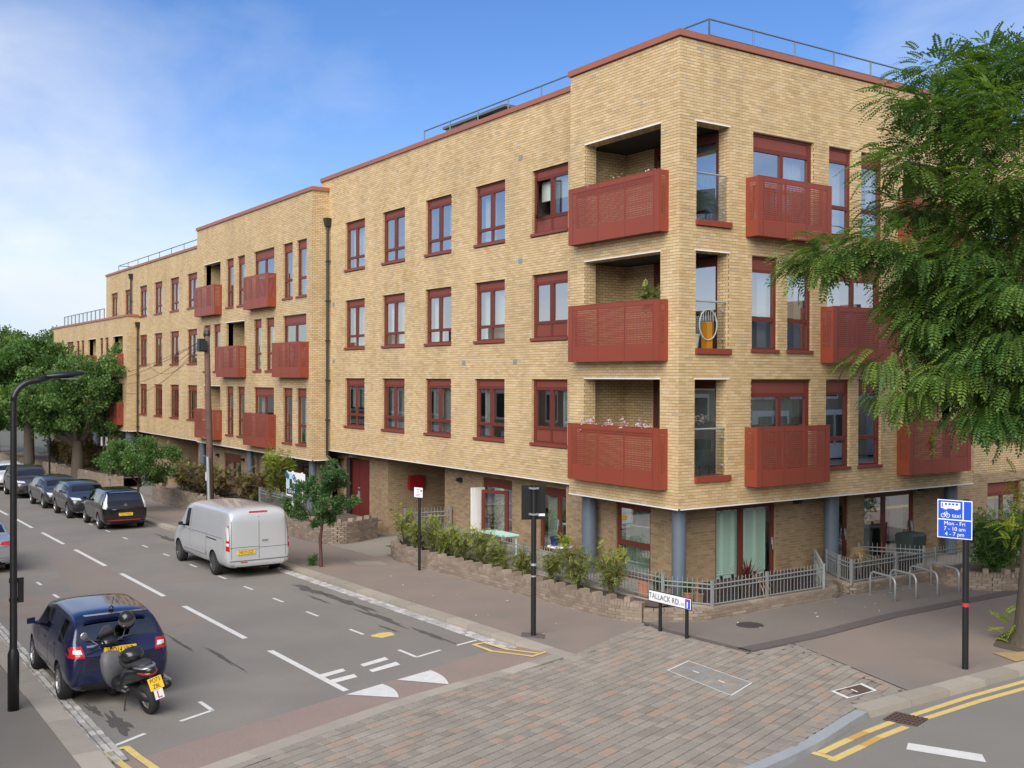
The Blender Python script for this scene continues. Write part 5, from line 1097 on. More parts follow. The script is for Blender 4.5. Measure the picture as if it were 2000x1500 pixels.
    for q in seams:
        if q[0] == 'v':      # vertical shut line on both sides
            for f in ('left', 'right'): patch('shut_line', [(q[1]-.006, q[2]), (q[1]+.006, q[2]), (q[4]+.006, q[3]), (q[4]-.006, q[3])], f, VM['seamv'], .002, 1, 10)
        elif q[0] == 'h':
            for f in ('left', 'right'): patch('shut_line', [(q[1], q[3]-.005), (q[2], q[4]-.005), (q[2], q[4]+.005), (q[1], q[3]+.005)], f, VM['seamv'], .002, 12, 1)
        elif q[0] == 'r': patch('shut_line', [q[1], q[2], (q[2][0]+q[3][0], q[2][1]+q[3][1]), (q[1][0]+q[3][0], q[1][1]+q[3][1])], 'rear', VM['seamv'], .002, 8, 8)
    for x, z in handles:
        for f in ('left', 'right'): patch('door_handle', [(x-.09, z-.016), (x+.09, z-.012), (x+.09, z+.018), (x-.09, z+.014)], f, VM['chrome'] if rimm == 'rim' else paintm, .03, 3, 2)
    # wheels
    wm = MB(); r0 = wr; ww = .105
    wm.lathe([(r0*.64, -ww), (r0*.9, -ww*1.02), (r0*.985, -ww*.8), (r0, -ww*.45), (r0, ww*.45), (r0*.985, ww*.8), (r0*.9, ww*1.02), (r0*.64, ww)], n=28, ax='y'); tm = wm.mesh('wheel', VM['tyre'], True)
    rm = MB(); rm.lathe([(r0*.66, ww*.96), (r0*.64, ww*.55), (r0*.3, ww*.45), (0, ww*.5)], n=28, ax='y', m=1); rm.lathe([(r0*.68, ww*1.0), (r0*.62, ww*1.02), (r0*.60, ww*.7)], n=28, ax='y'); rm.lathe([(0, ww*.98), (r0*.14, ww*.95), (r0*.15, ww*.6)], n=14, ax='y')
    for k in range(10 if rimm == 'rimd' else 7):
        a = 2*math.pi*k/(10 if rimm == 'rimd' else 7); ca, sa = math.cos(a), math.sin(a); hw = r0*.065
        Q = [(r0*.1, -hw*1.3), (r0*.63, -hw), (r0*.63, hw), (r0*.1, hw*1.3)]
        rm.hexa([(u*ca-v*sa, ww*.7, u*sa+v*ca) for u, v in Q]+[(u*ca-v*sa, ww*.93, u*sa+v*ca) for u, v in Q])
    rme = rm.mesh('rim', [VM['rim'] if rimm == 'rim' else VM['rimd'], VM['under']])
    for ax in axles:
        for sd in (-1, 1):
            wo = link('wheel', tm, root); wo.location = (ax, sd*(trk-ww), wr); wo.rotation_euler = (0, 0, 0 if sd > 0 else math.pi); ro = link('rim', rme, wo)
    if mirrors:
        i = max(ws) ; mx = st[i][0]-.18; zb = st[i][2]+.06; yb = st[i][5]
        for sd in (-1, 1):
            mb = MB(); mb.tube([(mx, sd*(yb-.08), zb), (mx, sd*(yb+.06), zb+.04)], .03, 6); cx, cy, cz = mx, sd*(yb+.10), zb+.07
            for k in range(1): mb.hexa([(cx-.03, cy-.07, cz-.05), (cx+.07, cy-.06, cz-.04), (cx+.07, cy+.04, cz-.03), (cx-.03, cy+.07, cz-.05), (cx-.03, cy-.07, cz+.06), (cx+.05, cy-.05, cz+.05), (cx+.05, cy+.03, cz+.04), (cx-.03, cy+.07, cz+.05)])
            o = mb.build('mirror', VM['trim'] if 'van' in name else paintm, root, fix=True)
    def numplate(face, z, txt, col, y0=0, w_=.52, tilt=0):
        D = (1, 0, 0) if face == 'rear' else (-1, 0, 0); h, _ = hit((-L if face == 'rear' else L, y0, z), D)
        if h is None: return
        sx = -1 if face == 'rear' else 1; mb = MB(); x = h.x+sx*.03; mb.box(min(x, x-sx*.035), max(x, x-sx*.035), y0-w_/2, y0+w_/2, z-.057, z+.057); p = mb.build('number_plate', col, root)
        if txt: text(txt, .125, M['ink'], p, (0, -1, 0) if face == 'rear' else (0, 1, 0), (0, 0, 1), (x+sx*.002, y0, z), sx=.68*w_/.52)
    for q in (plates or ()): numplate(*q)
    if extra: extra(root, patch, hit)
    return root
def Lz(x, y): return (x, y, gz(x)-.1+.003)
def hatch(L, W, H, hood=.92, belt=.95, tailz=1.0, ws0=.52, low=.2, roofr=-.36, tail_top=None, fastback=0.0):
    h = L/2; w_ = W/2
    return [(-h, .36, .62, .80, w_*.70, w_*.80, w_*.70), (-h+.05, .26, .72, tailz, w_*.84, w_*.90, w_*.78), (-h+.16, low, belt, tailz+.10, w_*.92, w_*.97, w_*.80), (-h+.30, low, belt+.03, H*.93 if not fastback else tailz+.2, w_*.95, w_*.985, w_*.73), (-h+.62, low, belt+.03, H*.985, w_*.97, w_, w_*.70), (-h+.80, low, belt+.02, H, w_*.97, w_, w_*.70), (L*.02-.1, low, belt, H*1.012, w_*.97, w_, w_*.71), (L*.02, low, belt, H*1.01, w_*.97, w_, w_*.71), (h*.36, low, belt-.02, H*.95, w_*.97, w_, w_*.69), (h*.36+.12, low, belt-.03, H*.93, w_*.97, w_, w_*.68), (h*ws0+.05, low, hood+.005, hood+.06, w_*.97, w_, w_*.78), (h*.72, low, hood-.05, hood, w_*.96, w_*.985, w_*.74), (h*.93, low+.02, hood-.17, hood-.12, w_*.90, w_*.93, w_*.68), (h*.99, .27, hood-.3, hood-.24, w_*.80, w_*.84, w_*.6), (h, .32, .5, .62, w_*.6, w_*.66, w_*.5)]
# -- blue hatchback
blue = paint('navy_paint', (.010, .014, .055), .3, .25)
def ex_blue(root, patch, hit):
    for s_ in (-1, 1):
        patch('tail_lamp', [(s_*.56, .80), (s_*.845, .82), (s_*.86, .99), (s_*.60, .99)], 'rear', VM['tail'], .014); patch('reversing_lamp', [(s_*.60, .87), (s_*.74, .88), (s_*.74, .94), (s_*.62, .94)], 'rear', VM['lampw'], .02)
    patch('boot_crease', [(-.55, .69), (.55, .69), (.46, .76), (-.46, .76)], 'rear', VM['trim'], .004); patch('rear_wiper', [(-.06, 1.015), (.52, 1.06), (.52, 1.075), (-.06, 1.045)], 'rear', VM['trim'], .03)
    patch('diffuser', [(-.6, .27), (.6, .27), (.66, .37), (-.66, .37)], 'rear', VM['trim'], .01); patch('badge', [(.3, .955), (.52, .955), (.52, .985), (.3, .985)], 'rear', VM['chrome'], .008)
    m = MB(); m.lathe([(0, 1.46), (.05, 1.465), (.03, 1.50), (.012, 1.51)], (-1.35, 0, 0), 10); m.tube([(-1.35, 0, 1.49), (-1.52, 0, 1.69)], .006, 5); m.build('aerial', VM['trim'], root)
    m = MB(); m.box(-1.74, -1.6, -.52, .52, 1.425, 1.445); m.build('spoiler', blue, root)
car('hatchback_car', 'dark blue hatchback parked at the left kerb behind the scooter', Lz(-2.62, -12.0), math.pi-R(.5), 4.0, 1.73, 1.47, blue, hatch(4.0, 1.73, 1.47, .92, .93, .93), (4, 6, 7, 8), (9,), (2,), (-1.0-.23, 1.24), .31, plates=[('rear', .88, 'WD14 VKR', M['plate_y'])], seams=[('v', -.35, .35, .95, -.33), ('v', .62, .3, .92, .62), ('v', -1.02, .62, .95, -.85), ('h', -1.0, .62, .33, .30), ('r', (-.72, .60), (.72, .60), (0, .01))], handles=[(-.72, .86), (.12, .84)], extra=ex_blue)
# -- silver van
silver = paint('silver_paint', (.56, .575, .58), .3, .3)
def vanst(L=5.34, W=1.98, H=1.99):
    h, w_ = L/2, W/2
    return [(-h, .42, .95, 1.55, w_*.80, w_*.86, w_*.72), (-h+.03, .30, 1.10, 1.80, w_*.90, w_*.94, w_*.80), (-h+.12, .26, 1.15, 1.93, w_*.95, w_*.975, w_*.83), (-h+.35, .24, 1.15, H, w_*.97, w_, w_*.84), (-.8, .24, 1.15, H, w_*.97, w_, w_*.84), (.55, .24, 1.14, H, w_*.97, w_, w_*.84), (.68, .24, 1.14, H, w_*.97, w_, w_*.84), (1.22, .24, 1.13, H*.965, w_*.97, w_, w_*.80), (1.36, .24, 1.12, H*.93, w_*.97, w_, w_*.79), (1.95, .24, 1.08, 1.22, w_*.97, w_, w_*.84), (2.25, .24, .98, 1.08, w_*.95, w_*.98, w_*.78), (h-.1, .26, .75, .86, w_*.86, w_*.9, w_*.66), (h, .34, .55, .66, w_*.68, w_*.72, w_*.5)]
def ex_van(root, patch, hit):
    for s_ in (-1, 1):
        patch('tail_lamp', [(s_*.86, .78), (s_*.965, .80), (s_*.93, 1.52), (s_*.865, 1.50)], 'rear', VM['tail'], .012, 4, 10); patch('lamp_lens', [(s_*.875, 1.08), (s_*.925, 1.08), (s_*.905, 1.45), (s_*.875, 1.45)], 'rear', VM['lampw'], .017, 3, 6); patch('lamp_lens', [(s_*.88, .92), (s_*.94, .94), (s_*.93, 1.02), (s_*.88, 1.0)], 'rear', VM['lampw'], .017, 3, 3)
    for s_, nm in ((-1, 'left'), (1, 'right')):
        patch('rear_door_panel', [(s_*.05, 1.16), (s_*.62, 1.16), (s_*.78, 1.36), (s_*.05, 1.26)] if False else [(s_*.06, 1.15), (s_*.60, 1.17), (s_*.74, 1.74), (s_*.06, 1.78)], 'rear', silver, -.012, 8, 8)
    patch('high_brake_lamp', [(-.28, 1.83), (.28, 1.83), (.26, 1.875), (-.26, 1.875)], 'rear', VM['tail'], .012)
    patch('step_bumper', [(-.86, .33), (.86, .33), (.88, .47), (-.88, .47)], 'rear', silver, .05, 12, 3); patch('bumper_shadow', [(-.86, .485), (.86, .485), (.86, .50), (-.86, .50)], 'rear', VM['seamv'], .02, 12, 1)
    patch('plate_trim', [(.02, .81), (.72, .81), (.66, .855), (.08, .855)], 'rear', silver, .025); patch('rear_handle', [(-.26, 1.02), (-.08, 1.02), (-.08, 1.055), (-.26, 1.055)], 'rear', VM['chrome'], .03, 4, 2)
    patch('reflector', [(.36, .44), (.56, .44), (.56, .47), (.36, .47)], 'rear', VM['tail'], .056, 3, 1)
    for f in ('left', 'right'):
        patch('side_panel', [(-1.9, 1.22), (-.2, 1.22), (-.2, 1.72), (-1.82, 1.74)], f, silver, -.01, 8, 6); patch('side_panel', [(-.13, 1.22), (.5, 1.22), (.5, 1.70), (-.13, 1.72)], f, silver, -.01, 6, 6)
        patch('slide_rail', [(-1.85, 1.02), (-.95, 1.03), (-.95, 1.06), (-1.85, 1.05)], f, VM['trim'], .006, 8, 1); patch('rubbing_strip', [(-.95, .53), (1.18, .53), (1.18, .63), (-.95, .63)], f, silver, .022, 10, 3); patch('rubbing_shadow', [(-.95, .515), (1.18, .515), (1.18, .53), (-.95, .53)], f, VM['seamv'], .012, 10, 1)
car('panel_van', 'silver panel van parked at the right kerb, rear doors towards us', Lz(-14.05, -5.55), math.pi, 5.34, 1.98, 1.99, silver, vanst(), (6,), (8,), (), (-1.54, 1.76), .34, 'rimd', track=.97, plates=[('rear', .73, 'HK19 OCD', M['plate_y'], .38)], seams=[('v', .6, .3, 1.85, .6), ('v', -.92, .35, 1.15, -.92), ('v', 1.62, .5, 1.08, 1.55), ('h', -2.3, 1.6, 1.12, 1.12), ('h', -.9, .6, .33, .33), ('r', (-.006, .52), (-.006, 1.9), (.012, 0)), ('r', (-.85, .835), (.0, .835), (0, .012)), ('r', (.0, .865), (.85, .865), (0, .012)), ('r', (-.80, .55), (-.80, 1.75), (.01, 0)), ('r', (.80, .55), (.80, 1.75), (.01, 0))], handles=[(.78, 1.12), (.42, 1.12)], extra=ex_van)
# -- black electric hatchback
blackp = paint('black_paint', (.012, .010, .011), .2, .18)
def ex_leaf(root, patch, hit):
    for s_ in (-1, 1): patch('tail_lamp', [(s_*.72, .84), (s_*.85, .86), (s_*.70, 1.42), (s_*.62, 1.42)], 'rear', VM['lampw'], .012, 4, 10)
    patch('roof_spoiler', [(-.56, 1.44), (.56, 1.44), (.52, 1.48), (-.52, 1.48)], 'rear', VM['chrome'], .02, 8, 2); m = MB(); m.lathe([(0, -.012), (.06, -.01), (.06, .0)], (0, 0, 0), 14, 'x'); h, _ = hit((-5, 0, .98), (1, 0, 0)); o = m.build('round_badge', VM['chrome'], root); o.location = (h.x-.004, 0, .98)
    patch('bumper_trim', [(-.7, .38), (.7, .38), (.7, .41), (-.7, .41)], 'rear', VM['tail'], .006, 8, 1); patch('badge', [(.36, .80), (.52, .80), (.52, .83), (.36, .83)], 'rear', VM['chrome'], .008)
car('hatchback_car', 'glossy black hatchback with yellow rear plate parked in front of the van', Lz(-27.45, -5.72), math.pi-R(1.5), 4.44, 1.77, 1.55, blackp, hatch(4.44, 1.77, 1.55, .98, 1.0, 1.02), (4, 6, 7, 8), (9,), (2, 3), (-1.3, 1.38), .32, plates=[('rear', .62, 'YG13 WUX', M['plate_y'])], seams=[('v', -.4, .35, .98, -.38), ('v', .7, .3, .95, .7)], handles=[(-.8, .93), (.15, .9)], extra=ex_leaf)
# -- cars facing us
def ex_front(grille=True, chrome=True, lampz=.72, hz=.60):
    def f(root, patch, hit):
        for s_ in (-1, 1):
            patch('headlamp', [(s_*.42, lampz), (s_*.78, lampz+.03), (s_*.80, lampz+.13), (s_*.46, lampz+.09)], 'front', VM['lampw'], .012); patch('lower_intake', [(s_*.5, .34), (s_*.76, .36), (s_*.74, .50), (s_*.5, .48)], 'front', VM['trim'], .008)
        if grille:
            patch('grille', [(-.36, .45), (.36, .45), (.42, .70), (-.42, .70)], 'front', VM['trim'], .01)
            if chrome:
                for a in ([(-.42, .70), (.42, .70), (.42, .725), (-.42, .725)], [(-.36, .43), (.36, .43), (.36, .45), (-.36, .45)], [(-.36, .45), (-.33, .45), (-.39, .70), (-.42, .70)], [(.33, .45), (.36, .45), (.42, .70), (.39, .70)]): patch('grille_surround', a, 'front', VM['chrome'], .016, 5, 3)
                for k in range(4): patch('grille_bar', [(-.37, .50+k*.05), (.37, .50+k*.05), (.375, .512+k*.05), (-.375, .512+k*.05)], 'front', VM['chrome'], .015, 6, 1)
        patch('bumper_strip', [(-.6, .28), (.6, .28), (.62, .315), (-.62, .315)], 'front', VM['chrome'] if chrome else VM['trim'], .012, 8, 1)
    return f
greyd = paint('dark_grey_paint', (.055, .056, .06), .5, .25); greym = paint('mid_grey_paint', (.075, .078, .082), .5, .25); greyx = paint('warm_grey_paint', (.085, .08, .075), .5, .28); silv2 = paint('silver_car_paint', (.40, .42, .44), .5, .25); whitep = paint('white_paint', (.6, .6, .6), .1, .3)
suv = lambda L, W, H: hatch(L, W, H, 1.03, 1.03, 1.08)
car('suv_car', 'dark grey SUV with a big chrome grille nose to tail with the black hatchback', Lz(-32.5, -5.9), 0, 4.2, 1.79, 1.52, greyd, suv(4.2, 1.79, 1.52), (4, 6, 7, 8), (9,), (2, 3), (-1.22, 1.35), .34, plates=[('front', .40, '', M['plate_w'])], seams=[('v', -.4, .35, .98, -.38), ('v', .68, .35, .98, .68)], handles=[(-.8, .95), (.1, .93)], extra=ex_front(lampz=.80))
car('saloon_car', 'dark grey saloon between the two grey SUVs', Lz(-37.9, -5.95), R(1), 4.5, 1.8, 1.46, greym, hatch(4.5, 1.8, 1.46, .93, .95, 1.0, fastback=1), (4, 6, 7, 8), (9,), (2, 3, 4), (-1.32, 1.4), .32, seams=[('v', -.4, .35, .95, -.38), ('v', .7, .35, .92, .7)], extra=ex_front(False, True, .66))
car('suv_car', 'warm grey SUV, farthest clearly seen car on the right kerb', Lz(-44.7, -6.1), R(-1), 4.7, 1.9, 1.66, greyx, suv(4.7, 1.9, 1.66), (4, 6, 7, 8), (9,), (2, 3), (-1.42, 1.42), .36, seams=[('v', -.4, .35, 1.0, -.38)], extra=ex_front(True, False, .82))
car('hatchback_car', 'white car cut off by the left picture edge in the far row', Lz(-50.6, -6.2), 0, 4.3, 1.8, 1.6, whitep, suv(4.3, 1.8, 1.6), (4, 6, 7, 8), (9,), (2, 3), (-1.3, 1.35), .33, extra=ex_front(True, False, .78))
def ex_sal(root, patch, hit):
    for s_ in (-1, 1): patch('tail_lamp', [(s_*.40, .84), (s_*.88, .80), (s_*.90, .97), (s_*.46, .93)], 'rear', VM['tail'], .012); patch('exhaust_trim', [(s_*.45, .32), (s_*.72, .32), (s_*.72, .39), (s_*.45, .39)], 'rear', VM['chrome'], .012, 3, 2)
    patch('bumper_trim', [(-.8, .45), (.8, .45), (.8, .47), (-.8, .47)], 'rear', VM['chrome'], .008, 8, 1)
def saloon(L, W, H):
    h, w_ = L/2, W/2
    return [(-h, .36, .62, .78, w_*.7, w_*.8, w_*.72), (-h+.06, .28, .80, .96, w_*.85, w_*.92, w_*.80), (-h+.18, .2, .88, 1.02, w_*.93, w_*.97, w_*.82), (-h+.55, .2, .92, 1.06, w_*.96, w_*.99, w_*.8), (-h+.72, .2, .93, 1.10, w_*.97, w_, w_*.76), (-h+1.35, .2, .94, H*.97, w_*.97, w_, w_*.70), (-h+1.5, .2, .94, H*.99, w_*.97, w_, w_*.70), (-.1, .2, .93, H, w_*.97, w_, w_*.71), (0, .2, .93, H, w_*.97, w_, w_*.71), (h*.33, .2, .91, H*.95, w_*.97, w_, w_*.69), (h*.33+.12, .2, .90, H*.92, w_*.97, w_, w_*.68), (h*.58, .2, .89, .95, w_*.97, w_, w_*.78), (h*.85, .21, .80, .86, w_*.93, w_*.96, w_*.7), (h, .32, .5, .62, w_*.6, w_*.66, w_*.5)]
car('saloon_car', 'silver saloon with red tail lamps partly hidden by the near lamp post', Lz(-18.95, -11.95), math.pi, 4.85, 1.86, 1.45, silv2, saloon(4.85, 1.86, 1.45), (5, 6, 7, 8), (10,), (4,), (-1.45, 1.5), .34, plates=[('rear', .62, 'LD68 OHK', M['plate_y'])], seams=[('v', -.5, .35, .95, -.45), ('v', .7, .35, .9, .7), ('r', (-.8, .78), (.8, .78), (0, .01))], extra=ex_sal)
# -- scooter
def scooter():
    t = thing('motor_scooter', 'black motor scooter with yellow plate, learner plate and helmet, parked behind the blue car', 'scooter', (.30, -11.78, gz(.3)-.1+.003)); t.rotation_euler = (R(-11), 0, math.pi+R(12))
    sk = pmat('scooter_black', (.014, .014, .015), .3, coat=.5); sg = pmat('scooter_grey', (.10, .10, .105), .5, var=.2, vscale=9); st_ = pmat('scooter_seat', (.03, .03, .03), .6); alu = pmat('scooter_alloy', (.4, .4, .4), .35, metal=.8)
    for x, r_, w_ in ((-.02, .255, .075), (1.38, .26, .06)):
        m = MB(); m.lathe([(r_*.6, -w_), (r_*.88, -w_), (r_*.98, -w_*.6), (r_, 0), (r_*.98, w_*.6), (r_*.88, w_), (r_*.6, w_)], (0, 0, 0), 26, 'y'); wo = m.build('wheel', VM['tyre'], t, smooth=True); wo.location = (x, 0, r_)
        m = MB(); m.lathe([(r_*.6, -w_*.7), (r_*.5, -w_*.4), (r_*.15, -w_*.5), (0, -w_*.5)], n=18, ax='y'); m.lathe([(r_*.6, w_*.7), (r_*.5, w_*.4), (r_*.15, w_*.5), (0, w_*.5)], n=18, ax='y'); m.build('rim', alu, wo)
    def loft(nm, secs, mat, n=14):
        m = MB(); S = None
        for k, (x, z, hw, hh, pw) in enumerate(secs):
            i = len(m.v)
            for a in range(n):
                q = 2*math.pi*a/n; c, s_ = math.cos(q), math.sin(q); m.v.append((x, hw*math.copysign(abs(c)**pw, c), z+hh*math.copysign(abs(s_)**pw, s_)))
            if S is not None:
                for a in range(n): m.f.append((S+a, S+(a+1) % n, i+(a+1) % n, i+a)); m.m.append(0)
            else: m.f.append(tuple(i+n-1-a for a in range(n))); m.m.append(0)
            S = i
        m.f.append(tuple(S+a for a in range(n))); m.m.append(0); return m.build(nm, mat, t, smooth=True)
    loft('tail_fairing', [(-.36, .80, .05, .04, .8), (-.28, .77, .11, .08, .8), (-.05, .70, .16, .12, .8), (.25, .62, .18, .15, .8), (.5, .52, .17, .17, .8), (.62, .42, .14, .12, .8)], sk)
    loft('seat', [(-.22, .86, .09, .03, .7), (-.1, .86, .13, .045, .7), (.08, .84, .14, .05, .7), (.2, .80, .15, .05, .7), (.42, .77, .14, .055, .7), (.62, .78, .09, .05, .7)], st_)
    loft('rucksack', [(.10, .93, .06, .05, .8), (.18, .96, .16, .10, .75), (.32, .95, .18, .11, .75), (.46, .92, .16, .08, .75), (.54, .88, .08, .05, .8)], sg if False else sk)
    loft('floor_tunnel', [(.45, .36, .16, .10, .7), (.75, .33, .17, .09, .7), (1.0, .38, .15, .10, .7)], sk)
    loft('leg_shield', [(.92, .5, .22, .26, .7), (1.02, .60, .24, .30, .7), (1.14, .68, .22, .28, .75), (1.26, .70, .13, .18, .8), (1.34, .68, .05, .08, .8)], sg)
    loft('front_mudguard', [(1.12, .52, .05, .02, 1), (1.25, .56, .075, .03, 1), (1.42, .555, .07, .03, 1), (1.6, .47, .05, .03, 1)], sk)
    loft('engine', [(-.12, .27, .06, .06, .8), (.05, .30, .12, .10, .8), (.35, .33, .13, .12, .8), (.5, .36, .08, .08, .8)], VM['trim'])
    m = MB(); m.tube([(1.06, 0, .80), (1.02, 0, 1.0)], .035, 8); m.tube([(.93, -.36, 1.05), (.98, -.22, 1.05), (1.02, -.08, 1.0), (1.02, .08, 1.0), (.98, .22, 1.05), (.93, .36, 1.05)], .016, 8); hb = m.build('handlebar', VM['trim'], t)
    for s_ in (-1, 1): m = MB(); m.tube([(.94, s_*.26, 1.05), (.91, s_*.39, 1.05)], .022, 8); m.tube([(.99, s_*.2, 1.06), (.99, s_*.40, 1.03)], .007, 5); m.build('grip', sk, t)
    loft('instrument_cowl', [(.96, 1.02, .10, .04, .8), (1.06, 1.06, .13, .06, .8), (1.16, 1.02, .09, .05, .8)], sk); loft('screen', [(1.12, 1.06, .14, .008, 1), (1.10, 1.2, .12, .008, 1), (1.06, 1.3, .06, .006, 1)], sg)
    for s_ in (-1, 1):
        m = MB(); m.tube([(.98, s_*.22, 1.06), (1.02, s_*.30, 1.16), (1.0, s_*.38, 1.26)], .008, 5); m.lathe([(0, -.012), (.05, -.01), (.062, 0), (.05, .012), (0, .014)], (1.0, s_*.41, 1.28), 12, 'x'); m.build('mirror', sk if s_ < 0 else alu, t)
    m = MB(); m.box(-.42, -.36, -.14, .14, .72, .77); loft('tail_lamp', [(-.35, .75, .06, .03, .8), (-.28, .755, .12, .03, .8), (-.14, .755, .165, .03, .8)], VM['tail']); loft('grab_rail', [(-.31, .83, .05, .018, .8), (-.24, .835, .13, .02, .8), (-.08, .83, .165, .02, .8), (.02, .82, .15, .012, .8)], alu)
    m = MB(); m.tube([(.25, -.17, .3), (.05, -.2, .32), (-.12, -.21, .40), (-.34, -.22, .48)], [.03, .055, .065, .06], 10); m.build('exhaust', VM['trim'], t, smooth=True); m = MB(); m.tube([(-.05, -.23, .42), (-.3, -.24, .5)], .055, 8); m.build('heat_shield', sg, t)
    m = MB(); m.tube([(-.26, 0, .70), (-.40, 0, .42)], [.05, .03], 6); m.build('plate_bracket', VM['trim'], t)
    def rearq(z0, z1, hw, x0, x1, mat, nm): m = MB(); m.hexa([(x0, hw, z0), (x0, -hw, z0), (x0+.006, -hw, z0), (x0+.006, hw, z0), (x1, hw, z1), (x1, -hw, z1), (x1+.006, -hw, z1), (x1+.006, hw, z1)]); return m.build(nm, mat, t, fix=True)
    p = rearq(.50, .685, .115, -.425, -.36, M['plate_y'], 'number_plate'); u_ = Vector((.065, 0, .185)).normalized()
    for s_, z in (('PO73', .64), ('ZBL', .55)): text(s_, .095, M['ink'], p, (0, -1, 0), u_, (-.425+(z-.5)/.185*.065-.002, 0, z), sx=.8)
    p = rearq(.35, .495, .075, -.455, -.427, M['plate_w'], 'learner_plate'); text('L', .17, M['signred'], p, (0, -1, 0), Vector((.028, 0, .145)).normalized(), (-.445, 0, .42), ext=.001)
    m = MB(); m.tube([(.45, .16, .25), (.42, .24, .02)], .013, 6); m.build('side_stand', VM['trim'], t); 
    for s_ in (-1, 1): m = MB(); m.tube([(.25, s_*.17, .42), (.2, s_*.25, .42), (.32, s_*.25, .42)], .016, 6); m.build('footrest', alu, t)
    # helmet hanging on the mirror: a thing of its own
    hl = thing('helmet', 'black open visor helmet hanging on the scooter mirror', 'helmet', (0, 0, 0)); m = MB(); m.lathe([(0, .145), (.06, .138), (.105, .10), (.13, .04), (.135, -.03), (.12, -.10), (.10, -.13)], n=20); m.build('shell', sk, hl, smooth=True); m = MB(); m.lathe([(.137, -.045), (.139, .0), (.133, .05)], n=20); m.build('visor', sg, hl, smooth=True); m = MB(); m.lathe([(0, .005), (.02, .003), (.022, 0)], (0, 0, 0), 10, 'x'); o = m.build('visor_screw', M['orange'], hl); o.location = (.1, -.09, -.02)
    bpy.context.view_layer.update(); hl.matrix_world = Matrix.Translation(t.matrix_world @ Vector((1.0, -.34, 1.30))) @ Matrix.Rotation(R(20), 4, 'X') @ Matrix.Rotation(R(25), 4, 'Y')
scooter()
# ---------------------------------------------------------------- street furniture
def post(root, h, r, mat=None, name='post'):
    m = MB(); m.lathe([(0, 0), (r, 0), (r, h), (r*.6, h+.015), (0, h+.015)], n=14); return m.build(name, mat or M['blackpost'], root, smooth=False)
# bus lane sign
t = thing('bus_lane_sign', 'tall black post with a blue bus lane and taxi hours sign by the big tree', 'road sign', (6.58, .84, gz(6.58)+.004)); post(t, 3.03, .055)
m = MB(); m.lathe([(.058, 1.12), (.06, 1.12), (.06, 1.19), (.058, 1.19)], n=14); m.build('sticker', M['signred'], t)
rt = Vector((.95, .31, 0)).normalized(); up = Vector((0, 0, 1)); nn = rt.cross(up)
def plate(root, rt, cx, z0, z1, wd, off, mat, name, edge=None):
    m = MB(); n_ = rt.cross(Vector((0, 0, 1)))
    def P(a, d, z): return tuple(cx+rt*a+n_*d+Vector((0, 0, z)))
    m.hexa([P(-wd/2, off+.004, z0), P(wd/2, off+.004, z0), P(wd/2, off, z0), P(-wd/2, off, z0), P(-wd/2, off+.004, z1), P(wd/2, off+.004, z1), P(wd/2, off, z1), P(-wd/2, off, z1)]); return m.build(name, mat, root, fix=True)
c0 = Vector((-.02, 0, 0))-rt*.16; W_ = .60; sg = plate(t, rt, c0, 2.33, 3.02, W_, .062, M['signwhite'], 'sign_plate')
def onplate(a0, a1, z0, z1, mat, name, d=.0675): 
    m = MB()
    def P(a, z): return tuple(c0+rt*a+nn*d+Vector((0, 0, z)))
    m.quad(P(a0, z0), P(a1, z0), P(a1, z1), P(a0, z1)); return m.build(name, mat, sg)
onplate(-W_/2+.015, W_/2-.015, 2.345, 2.655, M['signblue'], 'blue_field'); onplate(-W_/2+.015, .135, 2.675, 3.005, M['signblue'], 'blue_field'); onplate(.155, W_/2-.015, 2.675, 3.005, M['signblue'], 'blue_field')
onplate(-.24, .095, 2.865, 2.975, M['signwhite'], 'bus_symbol', .069)
for k in range(4): onplate(-.17+k*.062, -.13+k*.062, 2.925, 2.96, M['signblue'], 'bus_window', .0705)
onplate(-.225, -.205, 2.885, 2.96, M['signblue'], 'bus_window', .0705)
for a in (-.16, .03): onplate(a-.03, a+.03, 2.845, 2.868, M['signwhite'], 'bus_wheel', .069)
m = MB()
for a in (-.2, -.12): m.tube([tuple(c0+rt*(a+.034*math.cos(q))+nn*.07+Vector((0, 0, 2.735+.034*math.sin(q)))) for q in [2*math.pi*i/12 for i in range(13)]], .006, 4)
m.tube([tuple(c0+rt*a+nn*.07+Vector((0, 0, z))) for a, z in ((-.2, 2.735), (-.17, 2.79), (-.135, 2.785), (-.16, 2.74), (-.18, 2.79))], .005, 4); m.tube([tuple(c0+rt*a+nn*.07+Vector((0, 0, z))) for a, z in ((-.12, 2.735), (-.135, 2.80), (-.15, 2.81))], .005, 4); m.build('bicycle_symbol', M['signwhite'], sg)
text('taxi', .105, M['signwhite'], sg, rt, up, tuple(c0+rt*.03+nn*.069+Vector((0, 0, 2.74))))
for s_, z in (('Mon - Fri', 2.595), ('7 - 10 am', 2.5), ('4 - 7 pm', 2.405)): text(s_, .098, M['signwhite'], sg, rt, up, tuple(c0+rt*.0+nn*.069+Vector((0, 0, z))))
